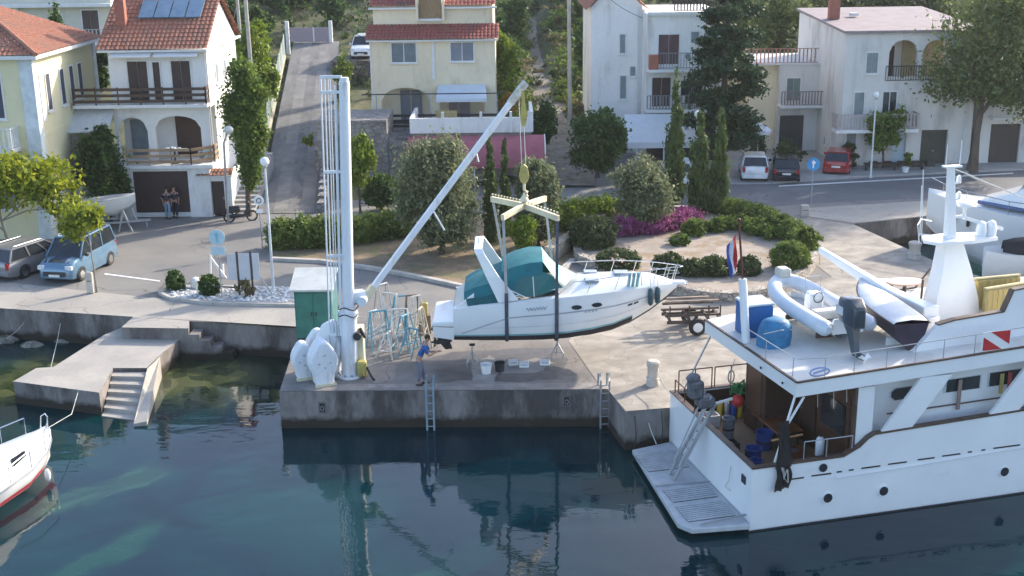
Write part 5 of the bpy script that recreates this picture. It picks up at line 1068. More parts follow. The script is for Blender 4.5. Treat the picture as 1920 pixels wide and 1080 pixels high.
# stern and side railings of the upper deck
def rail(pts, h, name, parent, mt, posts, r=.014):
    b = MB(); b.tube([(p[0], p[1], p[2]+h) for p in pts], r, 6); b.build(name, mt, parent, smooth=True)
    for p in posts: b = MB(); b.tube([(p[0], p[1], p[2]), (p[0], p[1], p[2]+h)], r, 6); b.build('stanchion', mt, parent)
RL = mat('rail_paint', (.40, .42, .43), rough=.4, metal=.3)
us = [2.1, 3.0, 4.0, 4.9, 5.8, 6.8, 7.75, 8.7]
rail([(1.35, .3, upz(1.3)-.0)]+[(u, .10, upz(u)) for u in us]+[(9.8, .12, upz(9.8))], .58, 'side_railing', BB, RL, [(u, .10, upz(u)) for u in us])
rail([(1.32, .4, 3.0), (1.22, 2.4, 3.0), (1.18, 3.2, 3.0)], .58, 'stern_railing', BB, RL, [(1.34, .5, 3.0), (1.25, 2.0, 3.0)])
# diver flag board on the rail
fb = empty('diver_flag', bw_(6.98, .04, upz(7.0)+.06), math.atan2(.2497, .9686), 'red and white diver down flag tied to the upper deck railing', 'flag')
REDF = mat('flag_red', (.55, .025, .03), rough=.7)
b = MB(); b.box(-.02, -.01, 0, .92, .01, .58); b.build('field', WHITE, fb)
b = MB(); b.xprism([(.03, .02), (.66, .02), (.03, .43)], -.016, -.011); b.build('red_corner', REDF, fb); b = MB(); b.xprism([(.25, .57), (.89, .15), (.89, .57)], -.016, -.011); b.build('red_corner', REDF, fb)
# raised side coaming of the bridge deck
b = MB(); pr = [(5.3, 3.15), (5.6, 3.5), (6.05, 3.95), (6.6, 4.05), (8.2, 4.15), (8.45, 4.78), (9.2, 4.85), (15, 5.1), (15, 3.3)]
b.xprism(pr, .85, 1.0); b.build('bridge_coaming', WB, BB)
b = MB(); 
for a, c in zip(pr[2:7], pr[3:8]): b.beam((a[0], .92, a[1]+.02), (c[0], .92, c[1]+.02), .20, .045)
b.build('coaming_rail', TEAK, BB)
# funnel and mast
_before = set(o.name for o in col.objects)
b = MB(); F0, F1 = 3.0, 3.75
b.loft([[(8.3, F0, 3.1), (9.95, F0, 3.1), (9.95, F1, 3.1), (8.3, F1, 3.1)], [(8.4, F0+.05, 3.9), (9.85, F0+.05, 3.9), (9.85, F1, 3.9), (8.4, F1, 3.9)], [(8.55, F0+.1, 4.8), (9.55, F0+.1, 4.8), (9.55, F1-.05, 4.8), (8.55, F1-.05, 4.8)], [(8.62, F0+.15, 5.7), (9.2, F0+.15, 5.7), (9.2, F1-.1, 5.7), (8.62, F1-.1, 5.7)]], caps=True); b.build('funnel', WB, BB, smooth=True)
b = MB(); b.prism([(7.95, 3.35), (8.2, 2.95), (9.3, 2.85), (10.3, 3.0), (10.3, 3.7), (9.3, 3.95), (8.2, 3.85)], 5.70, 5.80); b.build('mast_platform', WB, BB)
b = MB(); b.loft([[(8.72, 3.25, 5.8), (9.02, 3.25, 5.8), (9.02, 3.5, 5.8), (8.72, 3.5, 5.8)], [(8.60, 3.3, 8.0), (8.78, 3.3, 8.0), (8.78, 3.45, 8.0), (8.60, 3.45, 8.0)]], caps=True); b.build('mast', WB, BB)
b = MB(); b.box(8.45, 3.25, 8.0, 9.0, 3.5, 8.05); b.tube([(8.5, 3.38, 8.05), (8.5, 3.38, 8.7)], .015, 5); b.tube([(8.98, 3.38, 8.05), (8.98, 3.38, 8.8)], .015, 5); b.build('mast_head', WB, BB)
for z, u in ((7.6, 9.0), (7.1, 9.05)): b = MB(); b.beam((8.75, 3.38, z-.1), (u, 3.38, z-.1), .05, .05); b.lathe((u, 3.38, z-.1), [(.07, 0), (.07, .18), (.03, .24)], 10); b.build('mast_light', WB, BB)
b = MB(); b.lathe((9.3, 3.38, 6.75), [(.05, -.3), (.06, 0), (.26, .02), (.28, .09), (.22, .14), (.02, .15)], 16); b.build('radar_dome', WB, BB, smooth=True); b = MB(); b.beam((8.85, 3.38, 6.45), (9.35, 3.38, 6.45), .08, .08); b.beam((9.3, 3.38, 6.4), (10.7, 3.38, 5.95), .12, .1); b.build('mast_arm', WB, BB)
for u in (9.9, 10.25): b = MB(); b.lathe((u, 3.3, 5.8), [(.16, 0), (.17, .2), (.12, .42), (.02, .48)], 12); b.build('antenna_dome', WB, BB, smooth=True)
b = MB(); b.tube([(7.8, 3.35, 5.75), (7.7, 3.35, 6.3), (8.1, 3.8, 6.35), (8.6, 4.0, 6.2)], .02, 6); b.tube([(7.8, 3.35, 6.0), (8.2, 2.75, 6.05), (9.2, 2.55, 6.05)], .016, 6); b.tube([(7.85, 3.3, 5.8), (7.7, 3.3, 8.0)], .014, 5); b.tube([(8.1, 3.8, 5.8), (8.02, 3.8, 7.4)], .014, 5); b.build('mast_railing', WB, BB)
b = MB(); b.tube([(8.8, 3.4, 7.95), (10.6, 3.5, 7.2), (13.5, 3.6, 6.0)], .018, 5); b.tube([(9.2, 3.4, 7.78), (9.9, 3.45, 7.48)], .035, 6); b.build('forestay', RL, BB)
b = MB(); b.box(8.3, 3.76, 3.1, 8.36, 3.8, 4.4); b.build('brown_batten', TEAK, BB)
for o in [x for x in col.objects if x.name not in _before]: o.location.x -= .95
# flagstaff with ensign
fl = empty('flagstaff', bw_(1.25, 3.75, 3.0), math.atan2(.2497, .9686), 'dark red flagstaff with a drooping red white and blue flag at the stern', 'flag')
b = MB(); b.tube([(0, 0, 1.9), (-.2, 0, 3.75)], .035, 8); b.ball((-.2, 0, 3.77), .06, 8, 5); b.build('staff', mat('staff_red', (.13, .03, .03), rough=.5), fl, smooth=True)
b = MB(); b.tube([(.06, -.3, .02), (0, 0, 1.95)], .125, 12); b.build('staff_socket', WB, fl, smooth=True)
for nm, x0, x1, c_ in (('red_stripe', .0, .10, (.5, .03, .04)), ('white_stripe', .10, .19, (.7, .7, .72)), ('blue_stripe', .19, .28, (.05, .08, .35))):
    b = MB(); rs = []
    for i in range(9):
        t_ = i/8; z = 3.35-1.05*t_; k_ = 1-.15*t_+.2*math.sin(t_*5); rs.append([(-.26-x0*k_+.10*t_*.6+.15*(1-t_)*0, .05*math.sin(x0*30+t_*7), z-x0*1.2), (-.26-x1*k_+.10*t_*.6, .05*math.sin(x1*30+t_*7), z-x1*1.2)])
    b.loft(rs, closed=False); b.build(nm, mat('flag_'+nm, c_, rough=.8), fl)
# deck cargo
def dk(name, u, v, z, label, cat, rz=0, group=None): return empty(name, bw_(u, v, z), math.atan2(.2497, .9686)+rz, label, cat, group)
BLUEB = mat('blue_box_paint', (.02, .13, .36), (.015, .10, .29), rough=.5, grain=.1); TARP = mat('blue_tarpaulin', (.03, .20, .38), (.02, .14, .28), scale=4, rough=.6, bump=.8, bscale=5)
e = dk('deck_box', 1.9, 4.2, 3.03, 'bright blue rectangular locker on the aft upper deck of the yacht', 'box'); b = MB(); b.rbox(-.42, -.45, 0, .42, .45, 1.0, .03); b.build('body', BLUEB, e); b = MB(); b.rbox(-.45, -.48, 1.0, .45, .48, 1.07, .02); b.build('lid', mat('pale_lid', (.5, .6, .66), rough=.5), e)
e = dk('covered_bundle', 2.0, 3.0, 3.03, 'lumpy bundle wrapped in blue tarpaulin in front of the blue locker', 'tarpaulin bundle'); b = MB(); b.loft([[(.52*math.cos(a)*k_*(1+.06*math.sin(3*a+z*5)), .42*math.sin(a)*k_*(1+.05*math.cos(5*a)), z) for a in [2*PI*i/14 for i in range(14)]] for z, k_ in ((0, 1), (.3, 1.03), (.6, .95), (.78, .75), (.85, .4))], caps=True); b.build('cover', TARP, e, smooth=True); b = MB(); b.tube([(-.5, -.3, .5), (0, -.44, .62), (.5, -.2, .5)], .015, 5); b.build('lashing', ROPE, e)
# rigid inflatable across the deck
def lz(u): return upz(u)
rib = dk('inflatable_dinghy', 3.8, 3.9, lz(4)+.12, 'grey-white rigid inflatable dinghy stowed across the upper deck with its bow outboard', 'dinghy', R_(91))
RT = mat('rib_tube', (.60, .64, .68), (.54, .58, .62), rough=.5, grain=.04)
tp = [(-2.1, -.72, .52), (-1.0, -.74, .52), (.4, -.74, .55), (1.4, -.62, .64), (2.0, -.34, .74), (2.2, 0, .78), (2.0, .34, .74), (1.4, .62, .64), (.4, .74, .55), (-1.0, .74, .52), (-2.1, .72, .52)]
def smooth_path(p, k=4):
    p = [Vector(q) for q in p]; out = []
    for i in range(len(p)-1):
        a, b_, c, d_ = p[max(i-1, 0)], p[i], p[i+1], p[min(i+2, len(p)-1)]
        for j in range(k): t = j/k; out.append(.5*((2*b_)+(-a+c)*t+(2*a-5*b_+4*c-d_)*t*t+(-a+3*b_-3*c+d_)*t**3))
    return out+[p[-1]]
sp_ = smooth_path(tp); b = MB(); b.tube(sp_, [.10]+[.235]*(len(sp_)-2)+[.10], 12); tub = b.build('tube', RT, rib, smooth=True)
b = MB(); b.loft([[(x, -w_, .5), (x, -w_*.6, .2), (x, 0, z0), (x, w_*.6, .2), (x, w_, .5)] for x, w_, z0 in ((-1.9, .6, .05), (0, .6, .0), (1.2, .5, .12), (1.9, .2, .45))], closed=False); b.build('hull', GEL, rib, smooth=True)
b = MB(); b.prism([(-1.9, -.5), (1.3, -.45), (1.8, 0), (1.3, .45), (-1.9, .5)], .36, .38); b.build('floor', mat('dinghy_floor', (.50, .50, .48), rough=.7), rib)
b = MB(); b.rbox(-1.95, -.5, .3, -1.87, .5, .78, .02); b.build('transom', GEL, rib); b = MB(); b.rbox(-.9, -.5, .4, -.5, .5, .68, .05); b.build('thwart', mat('seat_cream', (.6, .57, .5), rough=.6), rib)
b = MB(); b.rbox(-.1, -.22, .38, .35, .22, .98, .05); cs = b.build('console', GEL, rib); b = MB(); b.tube([(-.14+.0, .16*math.cos(a), .88+.16*math.sin(a)) for a in [2*PI*i/12 for i in range(12)]], .016, 5, closed=True); b.build('steering_wheel', DARK, cs)
b = MB(); b.tube([(.2, -.26, .9), (.25, -.26, 1.45), (.25, .26, 1.45), (.2, .26, .9)], .014, 5); b.build('grab_rail', CHROME, rib)
b = MB(); b.rbox(1.95, -.2, .92, 2.4, .2, 1.22, .05); b.build('bow_bag', mat('canvas_bag', (.58, .56, .50), rough=.8), rib)
b = MB(); 
for x in (-1.0, .9): b = MB(); b.rbox(x-.05, -.5, -.10, x+.05, .5, .06, .01); b.build('cradle', TEAK, rib)
ob = dk('outboard_motor', 3.6, 1.5, lz(4)-.1, 'dark grey outboard motor tilted on the stern of the inflatable dinghy', 'outboard motor', R_(91)); ob.scale = (1.3, 1.3, 1.25)
OBM = mat('outboard_grey', (.035, .05, .065), (.025, .035, .05), rough=.3, coat=.4)
b = MB(); b.loft([[(x+.0, -w_, z0), (x, -w_, z1), (x, w_, z1), (x, w_, z0)] for x, w_, z0, z1 in ((.35, .12, .95, 1.25), (.2, .19, .85, 1.42), (-.15, .20, .80, 1.45), (-.42, .14, .78, 1.28))], caps=True); b.build('cowling', OBM, ob, smooth=True, bevel=.05)
b = MB(); b.loft([[(x, -w_, z), (x+d, -w_, z), (x+d, w_, z), (x, w_, z)] for x, d, w_, z in ((-.25, .4, .12, .85), (-.30, .25, .07, .55), (-.38, .22, .05, .25), (-.5, .3, .03, .1))], caps=True); b.tube([(-.15, 0, .22), (-.62, 0, .18)], [.03, .07], 8); b.build('leg', OBM, ob, smooth=True)
b = MB(); b.rbox(.0, -.205, 1.0, .30, .205, 1.2, .01); b.build('decal_panel', mat('decal_white', (.55, .58, .6), rough=.4), ob)
b = MB(); 
for k_ in range(3): a = k_*2.09; b.loft([[(-.66, .03*math.cos(a), .18+.03*math.sin(a)), (-.70, .03*math.cos(a+1), .18+.03*math.sin(a+1))], [(-.64, .15*math.cos(a+.1), .18+.15*math.sin(a+.1)), (-.72, .15*math.cos(a+.9), .18+.15*math.sin(a+.9))]], closed=False)
b.tube([(-.60, 0, .18), (-.75, 0, .18)], [.05, .02], 8); b.build('propeller', WHITE, ob)
# second tender: white deck, dark hull
t2 = dk('tender', 5.5, 2.75, lz(5.3)+.22, 'small tender with a white covered deck and dark plum hull beside the inflatable', 'dinghy', R_(84)); t2.scale = (.88, .88, .9)
TS = [(-1.95, .60, .66, .75), (-1.2, .66, .70, .72), (0, .66, .72, .70), (1.1, .50, .78, .62), (1.8, .24, .86, .5), (2.15, .03, .94, .3)]
b = MB(); b.loft([[(x, -w_, z), (x, -w_*.75, z-k_*.75), (x, 0, z-k_*1.25), (x, w_*.75, z-k_*.75), (x, w_, z)] for x, w_, z, k_ in TS], closed=False); a_ = TS[0]; b.add([(a_[0], -a_[1], a_[2]), (a_[0], -a_[1]*.75, a_[2]-a_[3]*.75), (a_[0], 0, a_[2]-a_[3]*1.25), (a_[0], a_[1]*.75, a_[2]-a_[3]*.75), (a_[0], a_[1], a_[2])], [(0, 1, 2, 3, 4)]); b.build('hull', mat('plum_hull', (.045, .03, .05), (.03, .02, .035), rough=.4), t2, smooth=True)
b = MB(); b.loft([[(x, -w_*1.06, z), (x, -w_*.9, z+.08), (x, 0, z+.13), (x, w_*.9, z+.08), (x, w_*1.06, z)] for x, w_, z, k_ in TS], closed=False); b.build('deck_cover', mat('tender_cover', (.70, .70, .71), (.62, .62, .63), rough=.6, scale=3, bump=.2, bscale=4), t2, smooth=True)
b = MB(); b.tube(smooth_path([(x, -w_*1.06, z) for x, w_, z, k_ in TS]+[(x, w_*1.06, z) for x, w_, z, k_ in TS[::-1]], 2), .025, 6); b.build('gunwale', TEAK, t2)
b = MB(); b.rbox(-1.3, -.5, -.40, -1.2, .5, .0, .01); b.build('cradle', WB, t2); b = MB(); b.rbox(.9, -.4, -.40, 1.0, .4, .1, .01); b.build('cradle', WB, t2)
# davit boom
dv = dk('davit', 6.75, 2.35, lz(6.7), 'long white davit boom slanting over the tenders on the upper deck', 'davit')
b = MB(); b.cyl((0, 0), .30, 0, .45, 16); b.build('base', WB, dv, smooth=True)
b = MB(); a = Vector((0, 0, .35)); c = Vector((-1.55, 4.0, 1.62)); b.loft([[tuple(a+Vector(q)) for q in ((-.26, -.1, .0), (.26, -.1, .0), (.26, -.1, .42), (-.26, -.1, .42))], [tuple(a.lerp(c, .35)+Vector(q)) for q in ((-.16, 0, -.15), (.16, 0, -.15), (.16, 0, .2), (-.16, 0, .2))], [tuple(c+Vector(q)) for q in ((-.08, 0, -.1), (.08, 0, -.1), (.08, 0, .1), (-.08, 0, .1))]], caps=True); b.build('boom', WB, dv, bevel=.03)
b = MB(); b.tube([tuple(c), tuple(c-Vector((0, 0, .5)))], .012, 5); b.build('hoist_line', CABLE, dv)
# sun loungers stacked by the funnel
YLW = mat('mustard_cushion', (.42, .34, .14), (.34, .27, .11), scale=3, rough=.9, bump=.3, stretch=(8, 1, 1))
for i, (u, v, z, rx) in enumerate(((10.05, 3.2, 4.15, .5), (9.9, 2.5, 4.05, .5))):
    e = dk('deck_mattress', u-.75, v+.2, z-.75, ['mustard ribbed deck mattress leaning behind the funnel', 'mustard ribbed deck mattress standing in front of the leaning one'][i], 'mattress', .15*i)
    b = MB(); b.rbox(-.30, -.08, 0, 1.3, .10, .95, .04); b.build('cushion', YLW, e)
    for k_ in range(8): bb = MB(); bb.box(-.26+k_*.2, -.095, .03, -.14+k_*.2, -.078, .92); bb.build('rib', YLW, e)
    b = MB(); b.rbox(-.34, -.05, .96, 1.3, .08, 1.02, .02); b.build('top_edge', mat('mattress_edge', (.55, .48, .28), rough=.8), e)
e = dk('deck_table', 7.55, 5.0, lz(7.5), 'pinkish oval table behind the davit boom on the upper deck', 'table')
b = MB(); b.loft([[(.62*math.cos(a), .42*math.sin(a), z) for a in [2*PI*i/20 for i in range(20)]] for z in (.66, .71)], caps=True); b.build('tabletop', mat('salmon_top', (.62, .40, .32), (.55, .36, .30), rough=.4), e); b = MB(); b.cyl((0, 0), .06, 0, .66, 10); b.cyl((0, 0), .22, 0, .03, 14); b.build('pedestal', DARK, e)
e = dk('box_bench', 7.2, 5.75, lz(7.2), 'dark brown box seat on the far side of the upper deck', 'seat'); b = MB(); b.rbox(-.28, -.2, 0, .28, .2, .48, .02); b.build('base', WOODD, e); b = MB(); b.rbox(-.3, -.22, .48, .3, .22, .56, .02); b.build('cushion', WHITE, e)
b = MB(); b.tube([bw_(6.9, 6.05, 3.3), bw_(8.6, 6.0, 3.4), bw_(9.1, 6.0, 4.0), bw_(10.4, 6.0, 4.1)], .035, 6); b.build('teak_handrail', TEAK, label='stepped brown handrail on the far side of the upper deck', cat='handrail')
# things in the cockpit
REDB = mat('red_buoy', (.50, .02, .02), rough=.4); BBL = mat('blue_barrel', (.03, .07, .26), (.025, .055, .20), rough=.4)
e = dk('marker_buoy', 1.75, 4.75, .50, 'red round buoy hanging with green rope near the starboard rail', 'buoy'); b = MB(); b.ball((0, 0, .1), (.2, .2, .21), 14, 9); b.build('float', REDB, e, smooth=True); GRN = mat('green_rope', (.04, .22, .06), (.03, .12, .05), rough=.9)
b = MB(); rr = random.Random(3)
pts = [(rr.uniform(-.28, .28), rr.uniform(-.15, .15), rr.uniform(.3, .75)) for _ in range(26)]; b.tube(pts, .028, 5); b.build('rope_tangle', GRN, e)
b = MB(); b.tube([(-.2, 0, .2), (-.75, 0, .1)], .05, 8); b.build('white_pole', WHITE, e)
for u, v, mt, r, h, lb in ((1.2, 4.2, mat('keg_steel', (.30, .33, .36), (.2, .22, .25), scale=5, rough=.4, metal=.4), .20, .65, 'steel keg standing near the transom in the cockpit'), (1.9, 3.1, BBL, .28, .55, 'bright blue tub in the middle of the cockpit'), (1.2, 2.4, BBL, .26, .4, 'dark blue tub by the transom in the cockpit'), (.9, 1.6, BBL, .2, .4, 'small blue bucket in the port quarter of the cockpit')):
    e = dk('cockpit_tub', u, v, -.335, lb, 'tub'); b = MB(); b.lathe((0, 0, 0), [(r*.85, 0), (r, h*.9), (r*1.06, h), (r*.9, h), (r*.8, .1)], 16); b.build('tub', mt, e, smooth=True); b = MB(); b.lathe((0, 0, h*.4), [(r*.96, 0), (r*.99, .03), (r*.96, .06)], 16); b.build('band', DARK, e)
e = dk('cockpit_table', 2.5, 3.5, -.335, 'low wooden table in the shade of the yacht cockpit', 'table'); b = MB(); b.rbox(-.45, -.9, .62, .45, .9, .68, .02); b.build('tabletop', WOODR, e)
for x in (-.35, .35):
    for y in (-.75, .75): b = MB(); b.beam((x, y, 0), (x, y, .62), .06, .06); b.build('leg', WOODD, e)
e = dk('deck_bench', 2.55, .62, -.335, 'wooden slatted bench with a rail along the port side of the cockpit', 'bench'); b = MB(); b.rbox(-.9, -.25, .36, .7, .25, .42, .01); b.build('seat', TEAKD, e); b = MB(); b.beam((-.9, -.22, .42), (.7, -.22, .42), .05, .9); b.build('backrest', WOODD, e)
for x in (-.8, .6): b = MB(); b.beam((x, 0, 0), (x, 0, .36), .05, .4); b.build('leg', WOODD, e)
rail([(1.6, .08, .63), (3.1, .08, .64)], .55, 'cockpit_railing', BB, GALV, [(1.6, .08, .63), (2.3, .08, .63), (3.1, .08, .64)], .018)
e = dk('gas_bottle', 2.75, 1.25, .1, 'white gas bottle standing on the port bench', 'gas bottle'); b = MB(); b.lathe((0, 0, 0), [(.11, 0), (.13, .04), (.13, .5), (.08, .6), (.04, .62)], 14); b.build('body', WHITE, e, smooth=True); b = MB(); b.cyl((0, 0), .04, .62, .70, 8); b.build('valve', CHROME, e)
e = dk('life_ring', 2.0, 5.85, 1.0, 'coil of white line hung under the deck edge on the starboard side', 'rope coil'); b = MB(); b.tube([(.10*math.cos(a), 0, .22*math.sin(a)) for a in [2*PI*i/14 for i in range(14)]], .03, 6, closed=True); b.build('coil', ROPE, e); b = MB(); b.tube([(0, 0, .2), (.1, 0, .6)], .012, 5); b.build('tail', ROPE, e)
WS = mat('black_neoprene', (.012, .012, .014), rough=.75)
e = dk('wetsuit', .78, -.06, .62, 'black wetsuit draped over the port rail beside the slanting post', 'wetsuit')
def cloth(parent, name, u0, u1, z0, z1, mt, seed, th=.05):
    rr = random.Random(seed); b = MB(); rs = []; n_ = 9
    for i in range(n_+1):
        t_ = i/n_; z = z1+(z0-z1)*t_; k_ = 1-.25*math.sin(3*t_+seed); rs.append([(u0+(u1-u0)*j/6*k_+.04*math.sin(4*t_+j), -.03-th*abs(math.sin(j*1.7+t_*2)), z-.03*math.sin(j*2)) for j in range(7)])
    b.loft(rs, closed=False); return b.build(name, mt, parent, smooth=True)
cloth(e, 'torso', -.12, .30, -.05, 1.35, WS, 1); cloth(e, 'leg', -.12, .06, -.75, .0, WS, 2); cloth(e, 'leg', .12, .30, -.68, .0, WS, 3)
b = MB(); b.tube([(.2, -.10, -.1), (.12, -.10, -.35), (.25, -.1, -.5), (.22, -.1, -.1)], .018, 5); b.build('cord', ROPE, e)
# tall dark locker, diving cylinders and crates crowding the cockpit
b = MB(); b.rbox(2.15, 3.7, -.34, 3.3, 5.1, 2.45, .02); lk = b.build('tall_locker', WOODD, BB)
b = MB(); b.rbox(2.13, 3.95, .3, 2.148, 4.9, 2.2, .004); b.build('locker_door', mat('dark_teak_panel', (.10, .045, .025)), lk)
TANK = [mat('tank_yellow', (.55, .42, .05), rough=.4), mat('tank_steel', (.45, .47, .5), rough=.35, metal=.5), mat('tank_blue', (.03, .10, .4), rough=.4)]
for i in range(7):
    e = dk('diving_cylinder', 1.5+.24*i, 5.55, -.335, ['diving cylinder at the aft end of the starboard row', 'second diving cylinder from aft in the starboard row', 'third diving cylinder from aft in the starboard row', 'middle diving cylinder of the starboard row', 'fifth diving cylinder from aft, beside the dark locker', 'sixth diving cylinder from aft, partly behind the dark locker', 'foremost diving cylinder, deepest in the shade'][i], 'diving cylinder', 0, 'diving cylinders along the starboard side of the cockpit')
    b = MB(); b.lathe((0, 0, 0), [(.09, 0), (.10, .03), (.10, .5), (.07, .58), (.03, .62)], 14); b.build('body', TANK[i % 3], e, smooth=True); b = MB(); b.cyl((0, 0), .03, .62, .70, 8); b.build('valve', CHROME, e)
for u, v, w_, h_, lb, mt in ((.75, 3.1, .5, .35, 'grey plastic crate near the transom gate', DARK), (1.0, 5.2, .55, .4, 'pale crate in the starboard quarter under the brown rails', WHITE), (2.3, 2.0, .6, .4, 'brown wooden crate beside the port bench', WOODR)):
    e = dk('storage_crate', u, v, -.335, lb, 'crate'); b = MB(); b.box(-w_/2, -w_*.4, 0, w_/2, w_*.4, .03)
    for a in ((-w_/2, -w_*.4, w_/2, -w_*.4+.03), (-w_/2, w_*.4-.03, w_/2, w_*.4), (-w_/2, -w_*.4+.03, -w_/2+.03, w_*.4-.03), (w_/2-.03, -w_*.4+.03, w_/2, w_*.4-.03)): b.box(a[0], a[1], .03, a[2], a[3], h_)
    b.build('tray', mt, e); b = MB(); b.rbox(-w_*.35, -w_*.3, .05, w_*.3, w_*.25, h_*.9, .04); b.build('gear_bundle', mat('mixed_gear', (.20, .10, .08), (.05, .06, .12), scale=9, rough=.8), e, smooth=True)
b = MB(); b.tube([(1.0, .9, .95), (2.0, .95, 1.0)], .03, 6); b.build('ochre_bar', mat('ochre_wood', (.42, .22, .07), rough=.5), BB)
# starboard quarter railing in brown steel
BRS = mat('brown_steel_rail', (.12, .05, .03), rough=.5)
for u0 in (0.25, 1.5):
    rail([(u0, BM-.08, .62), (u0+1.15, BM-.08, .62)], .70, 'quarter_railing', BB, BRS, [(u0, BM-.08, .62), (u0+.57, BM-.08, .62), (u0+1.15, BM-.08, .62)], .022)
rail([(.08, 5.9, .62), (.08, 4.3, .62)], .45, 'quarter_railing', BB, BRS, [(.08, 5.9, .62), (.08, 5.1, .62), (.08, 4.3, .62)], .022)
# chain of dark hanging stuff from the deck edge, lines
for u, z in ((2.0, 2.1), (2.5, 2.0), (2.9, 2.15)):
    b = MB(); b.tube([(u, .25, 2.6), (u+.05, .28, z)], .012, 5); b.build('hanging_line', ROPE, BB)
b = MB(); b.tube([(.3*math.cos(a)+1.95, .12+.0*a, 3.22+.12*math.sin(a)) for a in [2*PI*i/12 for i in range(12)]], .03, 5, closed=True); b.tube([(1.75, .1, 3.2), (2.2, .1, 3.3)], .03, 5); b.build('coiled_line', mat('blue_white_line', (.30, .36, .55), rough=.8), BB)
# mooring lines from the stern to the quay
for i, (a, c) in enumerate((((0, 5.9, .5), Vector((4.9, 39.1, .55))), ((-.6, 5.7, -1.0), Vector((4.3, 37.3, -.1))))):
    b = MB(); p0_ = bw_(*a); b.tube([p0_, p0_.lerp(c, .5)-Vector((0, 0, .1)), c], .018, 5); b.build('mooring_rope', ROPE, label=['mooring rope from the yacht stern to the round stone bollard', 'short rope from the swim platform to the quay corner'][i], cat='rope')
for i, (px, py) in enumerate(((1190, 790), (1240, 800))):
    q = G(px, 778 if i == 0 else 768, .05); b = MB(); b.tube([(q.x, q.y-.03, .02), (q.x+.05, q.y-.12, -.6), (q.x, q.y-.05, -1.3)], .02, 6); b.build('quay_chain', DARK, label=['thin dark chain hanging over the paved quay corner', 'thin dark line hanging over the quay by the yacht stern'][i], cat='chain')

# ------------------------------------------------------------------ cruiser in the basin at the far right
cz = empty('flybridge_cruiser', (20.3, 58.4, .15), math.atan2(-5.6, 9.0)*1.0, 'white flybridge cruiser berthed in the basin at the right edge', 'yacht')
CS = [(0, .05, 2.35, 1.3), (.8, .55, 2.25, .6), (2, 1.15, 2.1, -.2), (4, 1.75, 1.95, -.9), (7, 2.0, 1.85, -1.2), (12, 2.0, 1.8, -1.3)]
b = MB(); b.loft([[(x, -w_, z), (x, -w_*.93, z*.5), (x, -w_*.7, k_-.0 if x < 3 else -.9), (x, 0, k_-.6), (x, w_*.7, k_ if x < 3 else -.9), (x, w_*.93, z*.5), (x, w_, z)] for x, w_, z, k_ in CS], closed=False); b.build('hull', GEL, cz, smooth=True)
b = MB(); b.loft([[(x, -w_*.98, z-.02), (x, 0, z+.15), (x, w_*.98, z-.02)] for x, w_, z, k_ in CS], closed=False); b.build('deck', GEL, cz, smooth=True)
b = MB(); b.loft([[(x, -w_, z0), (x, -w_*.8, z1), (x, w_*.8, z1), (x, w_, z0)] for x, w_, z0, z1 in ((2.6, .8, 2.2, 2.3), (4.2, 1.25, 2.1, 2.9), (5.2, 1.4, 2.0, 3.7), (11.5, 1.4, 1.9, 3.8))], caps=True); b.build('cabin', GEL, cz)
b = MB(); b.box(5.6, -1.5, 3.85, 11.5, 1.5, 4.6); b.loft([[(5.2, -1.5, 3.85), (5.2, 1.5, 3.85)], [(5.9, -1.4, 4.7), (5.9, 1.4, 4.7)]], closed=False); b.build('flybridge', GEL, cz, bevel=.05)
b = MB(); b.add([(4.35, -1.0, 3.05), (5.05, -1.15, 3.6), (5.05, 1.15, 3.6), (4.35, 1.0, 3.05)], [(0, 1, 2, 3), (3, 2, 1, 0)]); ob_ = b.build('windscreen', GLASS, cz); ob_.location = (-.06, 0, .04)
for x in (5.4, 7.2, 9): b = MB(); b.xprism([(x, 2.6), (x+1.5, 2.6), (x+1.5, 3.3), (x+.2, 3.3)], -1.42, -1.36); b.build('side_window', GLASS, cz)
b = MB(); b.tube([(.1, 0, 3.0)]+[(x, -w_*.95, z+.62) for x, w_, z, k_ in CS[1:5]], .022, 6); b.build('bow_rail', CHROME, cz); 
for x, w_, z, k_ in CS[1:5]: b = MB(); b.tube([(x, -w_*.95, z), (x, -w_*.95, z+.62)], .016, 5); b.build('stanchion', CHROME, cz)
b = MB(); b.tube([(2.5, -.9, 2.25), (5, -1.5, 2.15)], .09, 8); b.build('rolled_cover', mat('blue_canvas_roll', (.12, .16, .30), rough=.8), cz, smooth=True)
for x in (1.5, 2.2): b = MB(); b.lathe((x, -1.0-(x-1.5)*.35, 1.3), [(.04, -.22), (.08, -.16), (.08, .16), (.04, .22)], 10); b.build('fender', DARK, cz, smooth=True)
e = empty('small_black_dinghy', Vector((21.8, 50.6, -.0)), R_(-15), 'small craft under a black cover between the quay and the flybridge cruiser', 'dinghy')
b = MB(); b.loft([[(x, -w_, 1.5), (x, -w_*.8, 1.95+h), (x, 0, 2.15+h), (x, w_*.8, 1.95+h), (x, w_, 1.5)] for x, w_, h in ((-.8, .3, -.2), (-.3, .6, -.05), (.4, .7, .05), (1.2, .6, 0), (1.8, .3, -.2))], closed=False); b.build('cover', WS, e, smooth=True); b = MB(); b.loft([[(x, -w_, 1.55), (x, -w_*.7, .7), (x, 0, .3), (x, w_*.7, .7), (x, w_, 1.55)] for x, w_ in ((-1.5, .35), (-.8, .85), (.4, .95), (1.6, .85), (2.3, .4))], closed=False); b.build('hull', GEL, e, smooth=True)
